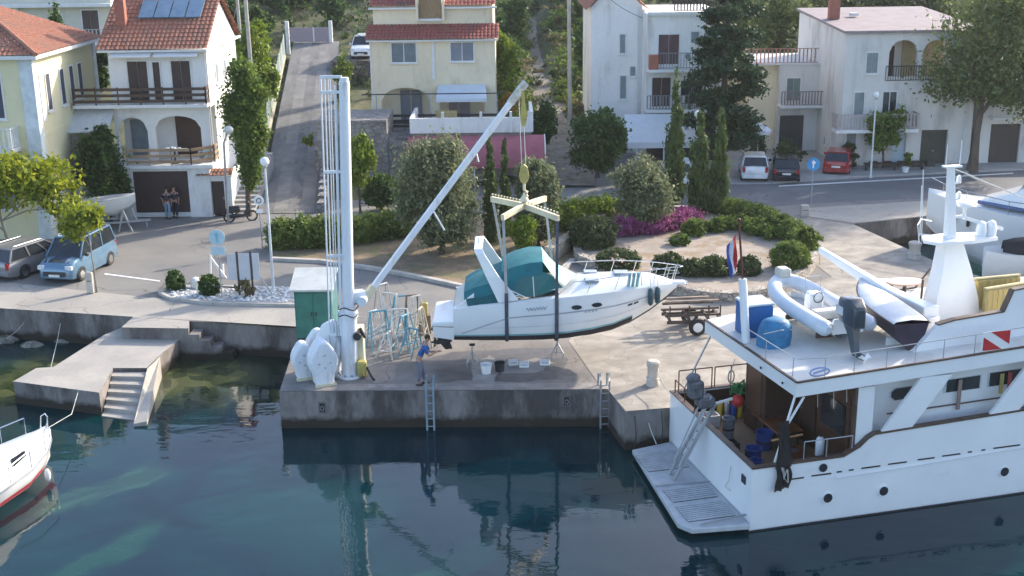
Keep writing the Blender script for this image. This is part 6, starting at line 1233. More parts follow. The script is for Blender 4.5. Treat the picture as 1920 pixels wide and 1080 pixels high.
# ------------------------------------------------------------------ houses; local axes: x along the front, y into the house, z up
PW = mat('white_render', (.76, .75, .73), (.69, .68, .66), scale=.5, rough=.85, grain=.05, gscale=8, bump=.15, c3=(.42, .40, .37), s3=.55, t3=(.53, .74), stretch=(1, 1, .4))
PY = mat('yellow_render', (.70, .645, .42), (.63, .58, .38), scale=.5, rough=.85, grain=.05, gscale=8, c3=(.46, .42, .27), s3=.5, t3=(.6, .75), stretch=(1, 1, .4))
PC = mat('cream_render', (.74, .65, .48), (.67, .59, .43), scale=.5, rough=.85, grain=.05, gscale=8, c3=(.45, .39, .28), s3=.6, t3=(.54, .74), stretch=(1, 1, .4))
PG = mat('grey_render', (.66, .64, .61), (.59, .575, .55), scale=.5, rough=.85, grain=.05, gscale=8, c3=(.36, .35, .33), s3=.5, t3=(.52, .72), stretch=(1, 1, .35))
TRIM = mat('white_trim', (.70, .70, .69), (.62, .62, .61), rough=.7, grain=.04)
BRD = mat('brown_door', (.055, .030, .025), (.035, .02, .018), scale=3, rough=.6, stretch=(6, 1, 1))
SHUT = mat('blue_grey_shutter', (.20, .25, .27), (.16, .20, .22), rough=.6)
RAILW = mat('brown_rail', (.085, .045, .03), (.05, .03, .022), rough=.6); RAILC = mat('tan_rail', (.36, .25, .15), (.26, .17, .10), rough=.6)
def tile_mat(name, a, b_, c):
    m = mat(name, a, b_, scale=7, rough=.85, grain=.22, gscale=14, c3=c, s3=1.1, t3=(.50, .68)); return m
TILE = tile_mat('terracotta_tile', (.35, .145, .088), (.25, .10, .065), (.21, .12, .085)); TILER = tile_mat('red_tile', (.30, .085, .065), (.22, .065, .052), (.17, .09, .075))
def wall_panel(b, x0, x1, z0, z1, yf, yb, ops):
    """front wall between yf and yb with rectangular or arched openings (xa, xb, za, zb, rise)"""
    xs_ = {x0, x1}
    for xa, xb, za, zb, ar in ops:
        n = 10 if ar else 1
        for i in range(n+1): xs_.add(xa+(xb-xa)*i/n)
    xs_ = sorted(xs_)
    def top(o, x):
        xa, xb, za, zb, ar = o
        return zb if not ar else zb+ar*math.sqrt(max(0, 1-((x-(xa+xb)/2)/((xb-xa)/2))**2))
    for xa, xb in zip(xs_[:-1], xs_[1:]):
        if xb-xa < 1e-5: continue
        xm = (xa+xb)/2; act = sorted([o for o in ops if o[0] < xm < o[1]], key=lambda o: o[2]); lo0 = lo1 = z0
        for o in act:
            if o[2] > lo0+1e-4: b.add([(xa, yf, lo0), (xb, yf, lo1), (xb, yf, o[2]), (xa, yf, o[2])], [(0, 1, 2, 3)])
            b.add([(xa, yf, o[2]), (xb, yf, o[2]), (xb, yb, o[2]), (xa, yb, o[2])], [(0, 1, 2, 3)])
            lo0, lo1 = top(o, xa), top(o, xb); b.add([(xa, yf, lo0), (xb, yf, lo1), (xb, yb, lo1), (xa, yb, lo0)], [(3, 2, 1, 0)])
        b.add([(xa, yf, lo0), (xb, yf, lo1), (xb, yf, z1), (xa, yf, z1)], [(0, 1, 2, 3)])
    for xa, xb, za, zb, ar in ops:
        b.add([(xa, yf, za), (xa, yb, za), (xa, yb, zb), (xa, yf, zb)], [(0, 1, 2, 3)]); b.add([(xb, yf, za), (xb, yb, za), (xb, yb, zb), (xb, yf, zb)], [(3, 2, 1, 0)])
    b.add([(x0, yf, z1), (x1, yf, z1), (x1, yb, z1), (x0, yb, z1)], [(0, 1, 2, 3)])
    b.add([(x0, yf, z0), (x0, yb, z0), (x0, yb, z1), (x0, yf, z1)], [(0, 1, 2, 3)]); b.add([(x1, yf, z0), (x1, yb, z0), (x1, yb, z1), (x1, yf, z1)], [(3, 2, 1, 0)])
    return b
def window(par, x0, x1, z0, z1, y, shutter=None, name='window', side=None, mull=1, glass=None, sill=True, fm=None):
    """window or door in plane y (front) or, with side=x, in the plane x of a side wall (x0..x1 then run along y)"""
    def T(a0, y0, c0, a1, y1, c1, b):
        if side is None: b.box(a0, y+y0, c0, a1, y+y1, c1)
        else: 
            sg = side[1]; xa, xb = sorted((side[0]-sg*y0, side[0]-sg*y1)); b.box(xa, a0, c0, xb, a1, c1)
    fm = fm or TRIM; b = MB(); f_ = .07
    T(x0-f_, -.05, z0-.0, x0, .02, z1, b); T(x1, -.05, z0, x1+f_, .02, z1, b); T(x0-f_, -.05, z1, x1+f_, .02, z1+f_, b); T(x0-f_, -.05, z0-f_, x1+f_, .02, z0, b)
    fr = b.build(name+'_frame' if name == 'door' else 'window', fm, par)
    if shutter:
        nn = max(1, mull+1); b = MB()
        for k_ in range(nn): a = x0+(x1-x0)*k_/nn; c = x0+(x1-x0)*(k_+1)/nn; T(a+.015, -.04, z0+.01, c-.015, -.01, z1-.01, b)
        b.build('shutter' if name == 'window' else 'door_leaf', shutter, fr)
    else:
        b = MB(); T(x0, -.012, z0, x1, -.004, z1, b); b.build('pane', glass or GLASS, fr)
        b = MB(); 
        for k_ in range(mull): a = x0+(x1-x0)*(k_+1)/(mull+1); T(a-.025, -.035, z0, a+.025, -.013, z1, b)
        if mull: b.build('mullion', fm, fr)
    if sill and name == 'window': b = MB(); T(x0-.12, -.14, z0-f_-.06, x1+.12, .0, z0-f_, b); b.build('sill', fm, fr)
    return fr
def roof_slope(b, o, u, v, W_, vrange, pitch_=.24, row=.36, amp=.045, nrow=None):
    """corrugated clay tiles: o corner at the eave, u along the eave, v up the slope; vrange(t)->(lo, hi) metres along v"""
    o = Vector(o); u = Vector(u).normalized(); v = Vector(v).normalized(); n = u.cross(v)
    if n.z < 0: n = -n
    nc = max(2, int(W_/pitch_)); 
    for i in range(nc):
        us = [(i+k_/4)*W_/nc for k_ in range(5)]; hs = [0, amp*.8, amp, amp*.8, 0]
        lo, hi = vrange((i+.5)/nc)
        if hi-lo < .05: continue
        nr = max(1, int((hi-lo)/row)); rings = []
        for j in range(nr):
            va, vb = lo+(hi-lo)*j/nr, lo+(hi-lo)*(j+1)/nr
            jit = random.uniform(-.006, .006)
            rings.append([tuple(o+u*uu+v*va+n*(h+.03+jit)) for uu, h in zip(us, hs)]); rings.append([tuple(o+u*uu+v*vb+n*(h+jit)) for uu, h in zip(us, hs)])
        b.loft(rings, closed=False)
def balustrade(par, pts, z, h, mt, bar='v', name='balcony_railing', gap=.14, rails=3):
    b = MB()
    for a, c in zip(pts[:-1], pts[1:]):
        a = Vector((*a, 0)); c = Vector((*c, 0)); L_ = (c-a).length
        if bar == 'h':
            for k_ in range(rails): zz = z+h*(k_+.6)/rails; b.beam((a.x, a.y, zz), (c.x, c.y, zz), .05, h/rails*.48)
            for k_ in range(int(L_/1.2)+2): q = a.lerp(c, min(1, k_*1.2/L_)); b.beam((q.x, q.y, z), (q.x, q.y, z+h), .06, .06)
        else:
            b.beam((a.x, a.y, z+h), (c.x, c.y, z+h), .07, .05); b.beam((a.x, a.y, z+.08), (c.x, c.y, z+.08), .05, .04)
            for k_ in range(int(L_/gap)+1): q = a.lerp(c, k_*gap/L_); b.beam((q.x, q.y, z+.08), (q.x, q.y, z+h), .03 if gap < .2 else .08, .03)
    return b.build(name, mt, par)
def gutter(par, p0, p1): b = MB(); b.tube([p0, p1], .06, 8); b.build('gutter', TRIM, par)

# --- white house with terracotta roof and solar panels
H2 = empty('white_house', (-21.45, 66.4, 0), 0, 'white three-storey house with terracotta roof, solar panels and brown railings', 'house')
W2 = 5.15
b = MB(); b.box(0, 1.55, 0, W2, 7.8, 5.8); b.box(0, .02, 5.8, W2, 7.8, 9.0)
b.add([(0, .02, 9.0), (W2, .02, 9.0), (W2, 7.8, 9.0), (0, 7.8, 9.0), (0, 3.9, 11.55), (W2, 3.9, 11.55)], [(1, 2, 5), (0, 4, 3)]); b.build('wall', PW, H2)
b = MB(); wall_panel(b, 0, W2, 2.75, 6.0, 0, .28, [(.15, 1.75, 3.0, 4.6, .75), (2.15, 4.65, 2.9, 4.75, .65)]); b.build('arcade_wall', PW, H2)
b = MB(); wall_panel(b, .0, W2, 0, 2.74, -.9, -.6, [(.95, 3.95, .0, 2.55, 0)]); b.box(0, -.6, 0, .1, 1.5, 2.7); b.box(W2-.1, -.6, 0, W2, 1.5, 2.7); b.build('ground_wall', PW, H2)
b = MB(); b.box(.95, -.75, .25, 3.95, -.68, 2.54); gd = b.build('garage_door', BRD, H2); b = MB(); b.box(.95, -.78, 0, 3.95, -.70, .24); b.build('threshold', TRIM, gd); 
b = MB(); b.rbox(2.3, -.80, 1.0, 2.45, -.75, 1.06, .01); b.build('handle', GALV, gd)
b = MB(); b.box(-.05, -1.1, 2.72, W2+.25, 1.55, 2.90); b.build('balcony_slab', TRIM, H2)
balustrade(H2, [(.8, -1.05), (4.25, -1.05), (W2+.15, -.1), (W2+.15, .8)], 2.9, .95, RAILC, 'h'); 
b = MB(); b.box(-1.9, -.75, 5.95, W2+.12, .02, 6.12); b.build('balcony_slab', TRIM, H2)
balustrade(H2, [(-1.85, -.70), (W2+.08, -.70), (W2+.08, 0)], 6.12, .95, RAILW, 'h')
window(H2, 1.0, 2.05, 6.25, 8.35, 0, BRD, 'door'); window(H2, 2.35, 2.72, 6.3, 8.3, 0, BRD, 'door', mull=0); window(H2, 3.35, 4.35, 6.25, 8.35, 0, BRD, 'door')
b = MB(); b.box(2.9, 1.44, 2.95, 4.5, 1.54, 5.2); b.build('door_leaf', WOODD, H2); b = MB(); b.box(.4, 1.44, 2.95, 1.5, 1.54, 5.0); b.build('loggia_door', SHUT, H2)
for x0, x1 in ((.3, 2.45), (2.6, 4.9)): b = MB(); b.add([(x0, -.15, 8.78), (x1, -.15, 8.78), (x1, -.7, 8.62), (x0, -.7, 8.62), (x0, -.15, 8.88), (x1, -.15, 8.88), (x1, -.7, 8.70), (x0, -.7, 8.70)], [(0,3,2,1),(4,5,6,7),(0,1,5,4),(1,2,6,5),(2,3,7,6),(3,0,4,7)]); b.build('rolled_awning', TRIM, H2)
b = MB(); sl = math.atan2(2.62, 4.4); vv = (0, math.cos(sl), math.sin(sl)); roof_slope(b, (-.45, -.5, 9.0), (1, 0, 0), vv, W2+.75, lambda t: (0, 5.1)); 
roof_slope(b, (-.45, 8.3, 9.0), (1, 0, 0), (0, -math.cos(sl), math.sin(sl)), W2+.75, lambda t: (0, 5.1)); b.tube([(-.45, 3.9, 11.72), (W2+.3, 3.9, 11.72)], .12, 8); rf = b.build('roof', TILE, H2)
b = MB(); b.box(-.42, -.42, 8.86, W2+.27, 8.2, 8.98); b.build('roof_soffit', TRIM, H2)
b = MB(); b.box(.25, 1.2, 9.8, .75, 1.65, 11.75); b.box(.2, 1.15, 11.7, .8, 1.7, 11.82); b.build('chimney', mat('chimney_brick', (.34, .13, .09), (.26, .10, .07), scale=5, rough=.9), rf)
for k_ in range(4):
    b = MB(); u0 = 1.35+k_*.86; p = lambda u_, v_, h: tuple(Vector((-.45+u_+.4, -.5, 9.0))+Vector(vv)*v_+Vector((0, -math.sin(sl), math.cos(sl)))*h)
    b.add([p(u0, 2.7, .10), p(u0+.80, 2.7, .10), p(u0+.80, 4.3, .10), p(u0, 4.3, .10), p(u0, 2.7, .18), p(u0+.80, 2.7, .18), p(u0+.80, 4.3, .18), p(u0, 4.3, .18)], [(0,3,2,1),(4,5,6,7),(0,1,5,4),(1,2,6,5),(2,3,7,6),(3,0,4,7)]); b.build('solar_panel', mat('solar_glass', (.16, .24, .32), (.12, .19, .27), rough=.12), rf)
for y0, z0 in ((2.2, 6.9), (4.2, 6.9), (3.0, 3.6)): window(H2, y0, y0+.55, z0, z0+1.0, 0, SHUT, side=(W2, 1), mull=0)
window(H2, 5.6, 6.6, 2.6, 4.7, 0, BRD, 'door', side=(W2, 1), mull=0)
b = MB(); b.tube([(W2+.06, .1, 2.9), (W2+.06, .1, 8.9)], .05, 8); b.build('downpipe', TRIM, H2)
# tiled gate to the right of the garage
gt = empty('garden_gate', (-16.95, 65.6, 0), 0, 'small tile-topped porch with a brown gate right of the garage', 'gate')
b = MB(); wall_panel(b, 0, 1.75, 0, 2.3, 0, .35, [(.35, 1.35, 0, 1.95, 0)]); b.build('wall', PW, gt); b = MB(); b.box(.35, .12, .05, 1.35, .18, 1.93); 
d = b.build('gate_leaf', BRD, gt); b = MB(); roof_slope(b, (-.1, -.25, 2.28), (1, 0, 0), (0, .93, .36), 1.95, lambda t: (0, .75), .2, .3, .04); b.build('roof', TILE, gt)
b = MB(); b.box(-.1, -.2, 2.2, 1.85, .6, 2.27); b.build('lintel', TRIM, gt); b = MB(); b.rbox(1.25, .08, .9, 1.30, .12, 1.05, .008); b.build('handle', GALV, d)
# balcony table with white things
e = empty('balcony_table', (-18.2, 65.9, 2.9), 0, 'table with white cloth and crockery on the middle balcony of the white house', 'table')
b = MB(); b.box(-.6, -.35, .72, .6, .35, .76); b.build('tabletop', TRIM, e); b = MB(); b.cyl((0, 0), .05, 0, .72, 8); b.cyl((0, 0), .25, 0, .04, 12); b.build('pedestal', DARK, e); 
for x, y, r in ((-.35, 0, .10), (-.05, .1, .13), (.3, -.05, .09)): b = MB(); b.lathe((x, y, .76), [(r*.6, 0), (r, .12), (r*.9, .12), (r*.5, .02)], 10); o = b.build('bowl', WHITE, label=['small white bowl at the left of the balcony table', 'largest white bowl in the middle of the balcony table', 'smallest white bowl at the right of the balcony table'][0 if x < -.2 else 1 if x < .1 else 2], cat='bowl'); o.location = e.location
# white canopy lean-to
lt = empty('canopy_shelter', (-24.3, 65.2, 0), 0, 'pale canopy shelter between the yellow house and the white house', 'shelter')
b = MB(); b.add([(-.3, -.4, 4.75), (3.0, -.4, 4.85), (2.9, 1.7, 6.15), (1.4, 1.7, 6.15), (-.3, -.4, 4.83), (3.0, -.4, 4.93), (2.9, 1.7, 6.23), (1.4, 1.7, 6.23)], [(0,3,2,1),(4,5,6,7),(0,1,5,4),(1,2,6,5),(2,3,7,6),(3,0,4,7)]); b.build('roof', mat('pale_sheet', (.56, .58, .60), (.50, .52, .54), rough=.6), lt)
for x in (0, 2.8): b = MB(); b.beam((x, -.2, 0), (x, -.2, 4.75), .1, .1); b.build('post', TRIM, lt)
b = MB(); b.box(.1, .1, 2.9, 2.7, .2, 4.75); b.build('blind', mat('pink_blind', (.40, .34, .32), (.36, .30, .29), rough=.9), lt)
b = MB(); b.box(-1.2, -.3, 0, 2.9, .0, 1.9); b.build('base_wall', PW, lt); b = MB(); b.box(-.2, -.1, 1.9, 2.9, 1.4, 2.1); b.build('floor_slab', PAVE, lt)
balustrade(lt, [(-1.9, -.6), (-.2, -.25)], 2.2, .8, TRIM, 'v', gap=.5)
b = MB(); b.box(-.05, .3, 2.1, 2.9, .45, 2.9); b.build('parapet', DARK, lt)

# --- yellow house
Hy = empty('yellow_house', (-33.0, 61, 0), 0, 'pale yellow house with white corner pilasters and terracotta hip roof at the left edge', 'house'); WY = 9.5; DY = 9.6
b = MB(); b.box(0, 0, 0, WY, DY, 9.15); b.build('wall', PY, Hy)
b = MB()
b.prism([(WY-.62, -.05), (WY+.05, -.05), (WY+.05, .55), (WY, .55), (WY, 0), (WY-.62, 0)], 0, 9.1); b.build('pilaster', mat('pale_blue_white', (.62, .67, .70), rough=.8), Hy)
b = MB(); b.box(WY, DY-.5, 0, WY+.05, DY+.02, 9.1); b.build('pilaster', mat('pale_blue_white', (.62, .67, .70), rough=.8), Hy)
b = MB(); b.box(-.1, -.45, 9.1, WY+.45, DY+.4, 9.28); b.build('cornice', TRIM, Hy); b = MB(); b.box(0, -.04, 5.15, WY-.7, 0, 5.3); b.box(WY, .56, 5.15, WY+.04, DY-.6, 5.3); b.build('string_course', PY, Hy)
b = MB(); hw = DY/2+.45; ang = math.atan2(2.6, hw); 
roof_slope(b, (WY+.45, -.45, 9.28), (0, 1, 0), (-math.cos(ang), 0, math.sin(ang)), DY+.85, lambda t: (0, (hw/math.cos(ang))*(1-abs(2*t-1))))
roof_slope(b, (-.5, -.45, 9.28), (1, 0, 0), (0, math.cos(ang), math.sin(ang)), WY+.95, lambda t: (0, (hw/math.cos(ang))*min(1, (1-t)*(WY+.95)/hw)))
for p0_, p1_ in (((WY+.45, -.45, 9.33), (WY+.45-hw, -.45+hw, 9.28+2.66)),): b.tube([p0_, p1_], .12, 8)
b.build('roof', TILE, Hy)
for y0 in (1.55, 3.6, 5.05, 6.4): window(Hy, y0, y0+.55, 6.35, 8.15, 0, SHUT if 0 else mat('dark_blue_shutter', (.05, .06, .09), rough=.6), side=(WY, 1), mull=0)
b = MB(); b.box(WY, .7, 5.9, WY+.05, 1.15, 8.2); b.build('blind_window', TRIM, Hy)
window(Hy, 7.1, 7.9, 6.2, 8.4, 0, mat('dark_blue_shutter', (.05, .06, .09)), mull=1); window(Hy, 7.1, 7.9, 1.6, 3.4, 0, SHUT)
b = MB(); b.box(6.3, -1.1, 4.6, 8.5, 0, 4.8); b.build('balcony_slab', TRIM, Hy); balustrade(Hy, [(6.35, -1.05), (8.45, -1.05), (8.45, 0)], 4.8, 1.0, TRIM, 'v', gap=.22)

# --- pale building upper left
Hb = empty('pale_house', (-46, 100, 2.0), 0, 'pale flat building with a white balcony behind the yellow house', 'house')
b = MB(); b.box(0, 0, 0, 14.4, 9, 8.2); b.build('wall', mat('pale_cream_render', (.58, .56, .46), (.52, .50, .42), rough=.85, scale=.4), Hb)
b = MB(); b.box(-.2, -.8, 7.25, 14.6, 0, 7.5); b.build('roof_slab', TRIM, Hb)
window(Hb, 12.0, 13.3, 4.8, 6.95, 0, BRD, 'door'); window(Hb, 9.9, 10.4, 5.4, 6.6, 0, BRD, mull=0); b = MB(); b.box(11.0, -1.4, 4.3, 14.5, 0, 4.75); b.build('balcony_slab', TRIM, Hb); balustrade(Hb, [(11.05, -1.35), (14.45, -1.35)], 4.75, .8, GALV, 'v', gap=.3)
b = MB(); b.box(6.7, -.12, 0, 7.0, 0, 7.2); b.build('column', TRIM, Hb)

# --- cream house in the middle
Hm = empty('cream_house', (-8.95, 80, 2.6), R_(-.5), 'cream house with red tiled roofs, arched loggia and white awning above the pink awning', 'house'); WM = 8.05; z_ = -2.6
b = MB(); b.box(0, 1.6, 0, WM, 9, 3.0); b.box(0, .02, 3.0, WM, 9, 5.6); b.box(.15, 1.2, 5.6, WM-.15, 9, 7.6); b.build('wall', PC, Hm)
b = MB(); wall_panel(b, 0, WM, 0, 3.0, 0, .25, [(.6, 3.75, .0, 1.6, .85), (4.4, 7.3, 0, 2.1, 0)]); b.build('loggia_wall', PC, Hm)
b = MB(); b.box(3.95, -.03, 3.0, 4.15, .01, 5.5); b.box(-.02, -.03, .0, .06, .02, 5.6); b.build('drain_strip', TRIM, Hm)
window(Hm, 1.4, 2.95, 4.1, 5.3, 0, None, glass=mat('reflecting_pane', (.12, .15, .18), (.09, .11, .13), rough=.08)); window(Hm, 5.2, 6.65, 4.15, 5.3, 0, None, glass=mat('curtained_pane', (.20, .22, .26), (.16, .18, .22), rough=.15))
b = MB(); ang = math.atan2(.75, 1.5); vv = (0, math.cos(ang), math.sin(ang)); roof_slope(b, (-.25, -.45, 5.55), (1, 0, 0), vv, WM+.5, lambda t: (0, 1.85), .24, .36); b.build('pent_roof', TILER, Hm)
b = MB(); b.box(-.2, -.38, 5.42, WM+.2, .3, 5.52); b.build('eaves_board', TRIM, Hm)
b = MB(); 
for x0, x1 in ((-.05, 3.0), (4.75, WM+.05)): roof_slope(b, (x0, .85, 7.55), (1, 0, 0), vv, x1-x0, lambda t: (0, 4.6), .24, .36)
b.build('roof', TILER, Hm)
b = MB()
for x0, x1 in ((-.1, 3.05), (4.7, WM+.1)): b.box(x0, .9, 7.36, x1, 1.3, 7.48)
b.build('eaves_board', TRIM, Hm)
b = MB(); b.box(3.1, .9, 6.6, 4.65, 1.1, 6.75); b.build('dormer_ledge', TRIM, Hm)
b = MB(); b.box(3.15, 1.12, 6.75, 4.6, 1.18, 9.6); b.build('dormer_shutter', mat('tan_shutter', (.30, .20, .11), (.22, .15, .08), rough=.8, scale=4, stretch=(5, 1, 1)), Hm); b = MB(); b.box(2.95, .8, 6.6, 3.1, 4, 10.0); b.box(4.65, .8, 6.6, 4.8, 4, 10.0); b.build('dormer_wall', PC, Hm)
b = MB(); 
for x0, x1 in ((1.7, 2.35), (2.45, 3.1)): b.box(x0, 1.5, .1, x1, 1.58, 2.1)
b.build('glass_door', mat('curtained_pane', (.20, .22, .26)), Hm); b = MB(); b.box(4.9, 1.5, .1, 5.5, 1.58, 2.0); b.box(5.6, 1.52, .1, 6.3, 1.58, 2.05); b.build('glass_door', mat('pinkish_curtain', (.30, .25, .28), rough=.6), Hm)
b = MB(); b.add([(4.35, -.02, 2.55), (7.4, -.02, 2.55), (7.5, -1.5, 1.85), (4.25, -1.5, 1.85), (4.35, -.02, 2.62), (7.4, -.02, 2.62), (7.5, -1.5, 1.92), (4.25, -1.5, 1.92)], [(0,3,2,1),(4,5,6,7),(0,1,5,4),(1,2,6,5),(2,3,7,6),(3,0,4,7)]); b.box(4.25, -1.53, 1.7, 7.5, -1.50, 1.86); b.build('awning', mat('pale_blue_awning', (.56, .62, .68), (.52, .58, .64), rough=.8), Hm)
balustrade(Hm, [(-.1, -2.2), (WM+.4, -2.2)], .1, 1.0, mat('charcoal_rail', (.03, .032, .04), rough=.6), 'h', name='terrace_railing')
b = MB(); b.box(-2.8, -6.6, -2.6, WM+.6, 0, .1); b.build('terrace_base', stone_mat('terrace_stone', (.34, .31, .29), (.26, .24, .22), (.16, .15, .14), scale=2.5, edge=.06), Hm)
for x in (.5, 3.95, WM+.1): b = MB(); b.tube([(x, -2.0, .1), (x, -2.0, 2.3)], .04, 6); b.build('terrace_post', GALV, Hm)
b = MB(); b.tube([(-.4, -2.0, 2.3), (WM+.6, -2.0, 2.3)], .04, 6); b.build('pergola_bar', DARK, Hm)
e = empty('hanging_towel', (-4.7, 77.68, 3.0), 0, 'yellow patterned cloth hung over the dark terrace railing', 'cloth'); b = MB(); b.loft([[(x, -.02-.03*math.sin(x*6), z) for x in [i*.15 for i in range(10)]] for z in (.85, .45, .0)], closed=False); b.build('cloth_sheet', mat('yellow_cloth', (.44, .36, .16), (.32, .26, .12), scale=4, rough=.9), e, smooth=True); b = MB(); b.tube([(0, 0, .86), (1.35, 0, .86)], .02, 5); b.build('hem', mat('yellow_cloth', (.44, .36, .16)), e)
# pink awning pavilion below with its white parapet
pv = empty('terrace_pavilion', (-5.95, 73.9, 0), 0, 'low pavilion with white parapet roof and a long pink scalloped awning', 'building')
b = MB(); b.box(0, 0, 0, 7.25, 4.5, 3.1); b.build('wall', mat('pinkish_wall', (.36, .30, .28), (.28, .24, .23), rough=.9), pv)
b = MB(); b.box(-.1, -.25, 3.1, 7.35, -.05, 4.0); b.box(-.1, -.05, 3.1, .1, 4.4, 4.0); b.box(7.15, -.05, 3.1, 7.35, 4.4, 4.3); b.build('parapet', PW, pv)
for x in (1.9, 4.2, 6.0, 7.1): b = MB(); b.box(x-.08, -.28, 3.1, x+.08, -.06, 4.35); b.build('parapet_post', TRIM, pv)
PINK = mat('pink_awning', (.34, .10, .13), (.29, .085, .11), scale=1.5, rough=.8, grain=.06)
b = MB(); rs = []
for i in range(9): t_ = i/8*PI/2; rs.append([(x, -.3-1.9*math.sin(t_), 2.95-1.35*(1-math.cos(t_))*1.0) for x in (-.2, 2.5, 5.2, 8.0)])
b.loft(rs, closed=False); b.add([(8.0, -.3, 2.95)]+[(8.0, -.3-1.9*math.sin(i/8*PI/2), 2.95-1.35*(1-math.cos(i/8*PI/2))) for i in range(9)]+[(8.0, -.3, 1.6)], [tuple(range(11))]); 
b.add([(-.2, -2.2, 1.6), (8.0, -2.2, 1.6), (8.0, -2.22, 1.3), (-.2, -2.22, 1.3)], [(3, 2, 1, 0)]); b.build('awning', PINK, pv, smooth=True)
b = MB(); b.tube([(8.02, -.3-1.9*math.sin(i/8*PI/2), 2.97-1.35*(1-math.cos(i/8*PI/2))) for i in range(9)], .035, 6); b.build('awning_frame', TRIM, pv); 
for x in (.3, 3.8, 7.6): b = MB(); b.tube([(x, -2.1, 0), (x, -2.1, 1.6)], .04, 6); b.build('awning_post', TRIM, pv)
# stone wall with niche at the left
sw = empty('stone_wall', (-11.6, 73.2, 0), 0, 'grey rubble retaining wall with a small arched niche beside the climbing street', 'stone wall'); SWM = stone_mat('grey_rubble', (.30, .28, .27), (.22, .21, .20), (.14, .13, .125), scale=2.6, edge=.06)
b = MB(); wall_panel(b, 0, 4.2, -.1, 4.0, 0, .5, [(2.1, 2.9, .3, 1.6, .4)]); b.box(0, .5, -.1, 4.2, 4.5, 4.0); b.build('masonry', SWM, sw)
b = MB(); b.box(2.1, .40, .3, 2.9, .48, 2.0); b.build('niche_back', SHUT, sw)
sw2 = empty('stone_wall', (-9.9, 66.2, 0), 0, 'low banded stone wall along the right side of the climbing street', 'stone wall'); b = MB()
for i in range(14):
    t_ = i/14; y = i*1.15; x = -.6-.115*y*.95+.0; z = y*.125; b.box(x-.22, y, z-.6, x+.22, y+1.10, z+.55)
b.build('masonry', SWM, sw2)
e = empty('courtyard_opening', (-6.95, 73.7, 0), 0, 'dark doorway between the rubble wall and the pink awning', 'doorway'); b = MB(); wall_panel(b, 0, 1.0, 0, 2.9, 0, .3, [(.12, .88, 0, 2.3, 0)]); b.build('surround', SWM, e); b = MB(); b.box(.12, .22, 0, .88, .28, 2.3); b.build('door_leaf', DARK, e)

# --- fences at the street, gate at its head
for x0, x1, lb in ((-.0, 0, 'pale green mesh fence with yellow kerb on the left side of the climbing street'),):
    f = empty('street_fence', (-15.6, 76, .9), 0, lb, 'fence'); FM = mat('pale_green_mesh', (.30, .38, .34), (.24, .31, .28), rough=.7, alpha=.55)
    b = MB(); rs = []; 
    for i in range(9): y = i*3.6; rs.append([(-.118*y*.98, y, y*.125+.2), (-.118*y*.98, y, y*.125+1.9)])
    b.loft(rs, closed=False); b.build('mesh_panel', FM, f)
    for i in range(9): y = i*3.6; b = MB(); b.tube([(-.118*y*.98, y, y*.125), (-.118*y*.98, y, y*.125+2.0)], .05, 6); b.build('fence_post', TRIM, f)
    b = MB(); b.beam((0, 0, .1), (-.118*28.8, 28.8, 28.8*.125+.1), .3, .4); b.build('kerb_base', mat('yellowish_kerb', (.50, .46, .32), (.42, .38, .27), rough=.9), f)
gp_ = D(577, 95, 108); gtp = empty('sliding_gate', (gp_.x, 109.5, street_c(1)[2]-.1), 0, 'pinkish metal gate between two posts at the head of the street', 'gate')
b = MB(); b.box(-1.7, 0, .1, 1.7, .06, 1.35); g_ = b.build('gate_panel', mat('pinkish_gate', (.34, .28, .30), (.28, .23, .25), rough=.7, scale=3, stretch=(8, 1, 1)), gtp)
for x in (-1.95, 1.85): b = MB(); b.box(x-.15, -.1, -1, x+.15, .2, 1.9); b.build('gate_post', TRIM, gtp)
b = MB(); b.box(.3, -.03, .1, .42, .0, 1.35); b.build('gate_stile', TRIM, g_)
# stairs lane left of the street
e = empty('stair_lane', (-14.9, 66.6, 0), 0, 'stepped stone lane climbing between the white house and the ivy trunk', 'steps'); b = MB()
for i in range(14): b.box(-.65-.02*i, i*.55, -.1, .65-.02*i, i*.55+.56, .12+i*.14)
b.build('steps', PAVE, e); b = MB(); b.box(-.95, 0, 0, -.72, 8, 2.0); b.build('side_wall', PW, e)
# wires, wall boxes and a dish on the facades
b = MB()

CBL = mat('black_cable', (.03, .03, .03), rough=.8)
for i, (p0_, p1_, lb) in enumerate((((-16.9, 82, 15.0), (-9, 80.5, 8.0), 'thin power cable from the utility pole to the cream house'), ((-16.9, 82, 15.0), (-16.4, 74, 9.6), 'thin power cable from the utility pole to the white house gable'), ((3.9, 84, 14), (8.4, 78.6, 9.4), 'thin power cable from the slope pole to the gabled house'))):
    p0_ = Vector(p0_); p1_ = Vector(p1_); b = MB(); b.tube([p0_.lerp(p1_, t/8)-Vector((0, 0, .9*math.sin(PI*t/8))) for t in range(9)], .018, 4); b.build('power_cable', CBL, label=lb, cat='cable')
def wallbox(par, x, z, y, w_=.7, h_=.5):
    b = MB(); b.rbox(x, y-.28, z, x+w_, y-.02, z+h_, .02); o = b.build('air_conditioner', TRIM, par); b = MB(); b.lathe((x+w_*.4, y-.30, z+h_/2), [(.02, 0), (.18, .0), (.18, .02)], 14, 'y'); b.build('fan_grille', SHUT, o)
# distant house and walls at the top centre
e = empty('pink_house', (-22.5, 150, 8), 0, 'distant pale pink house above the head of the street', 'house'); b = MB(); b.box(0, 0, -3, 8, 7, 7); b.build('wall', mat('pale_pink_render', (.50, .44, .46), (.45, .40, .42), rough=.9), e); window(e, 1.2, 2.4, 2.0, 4.0, 0); window(e, 4.6, 5.8, 2.0, 4.0, 0)

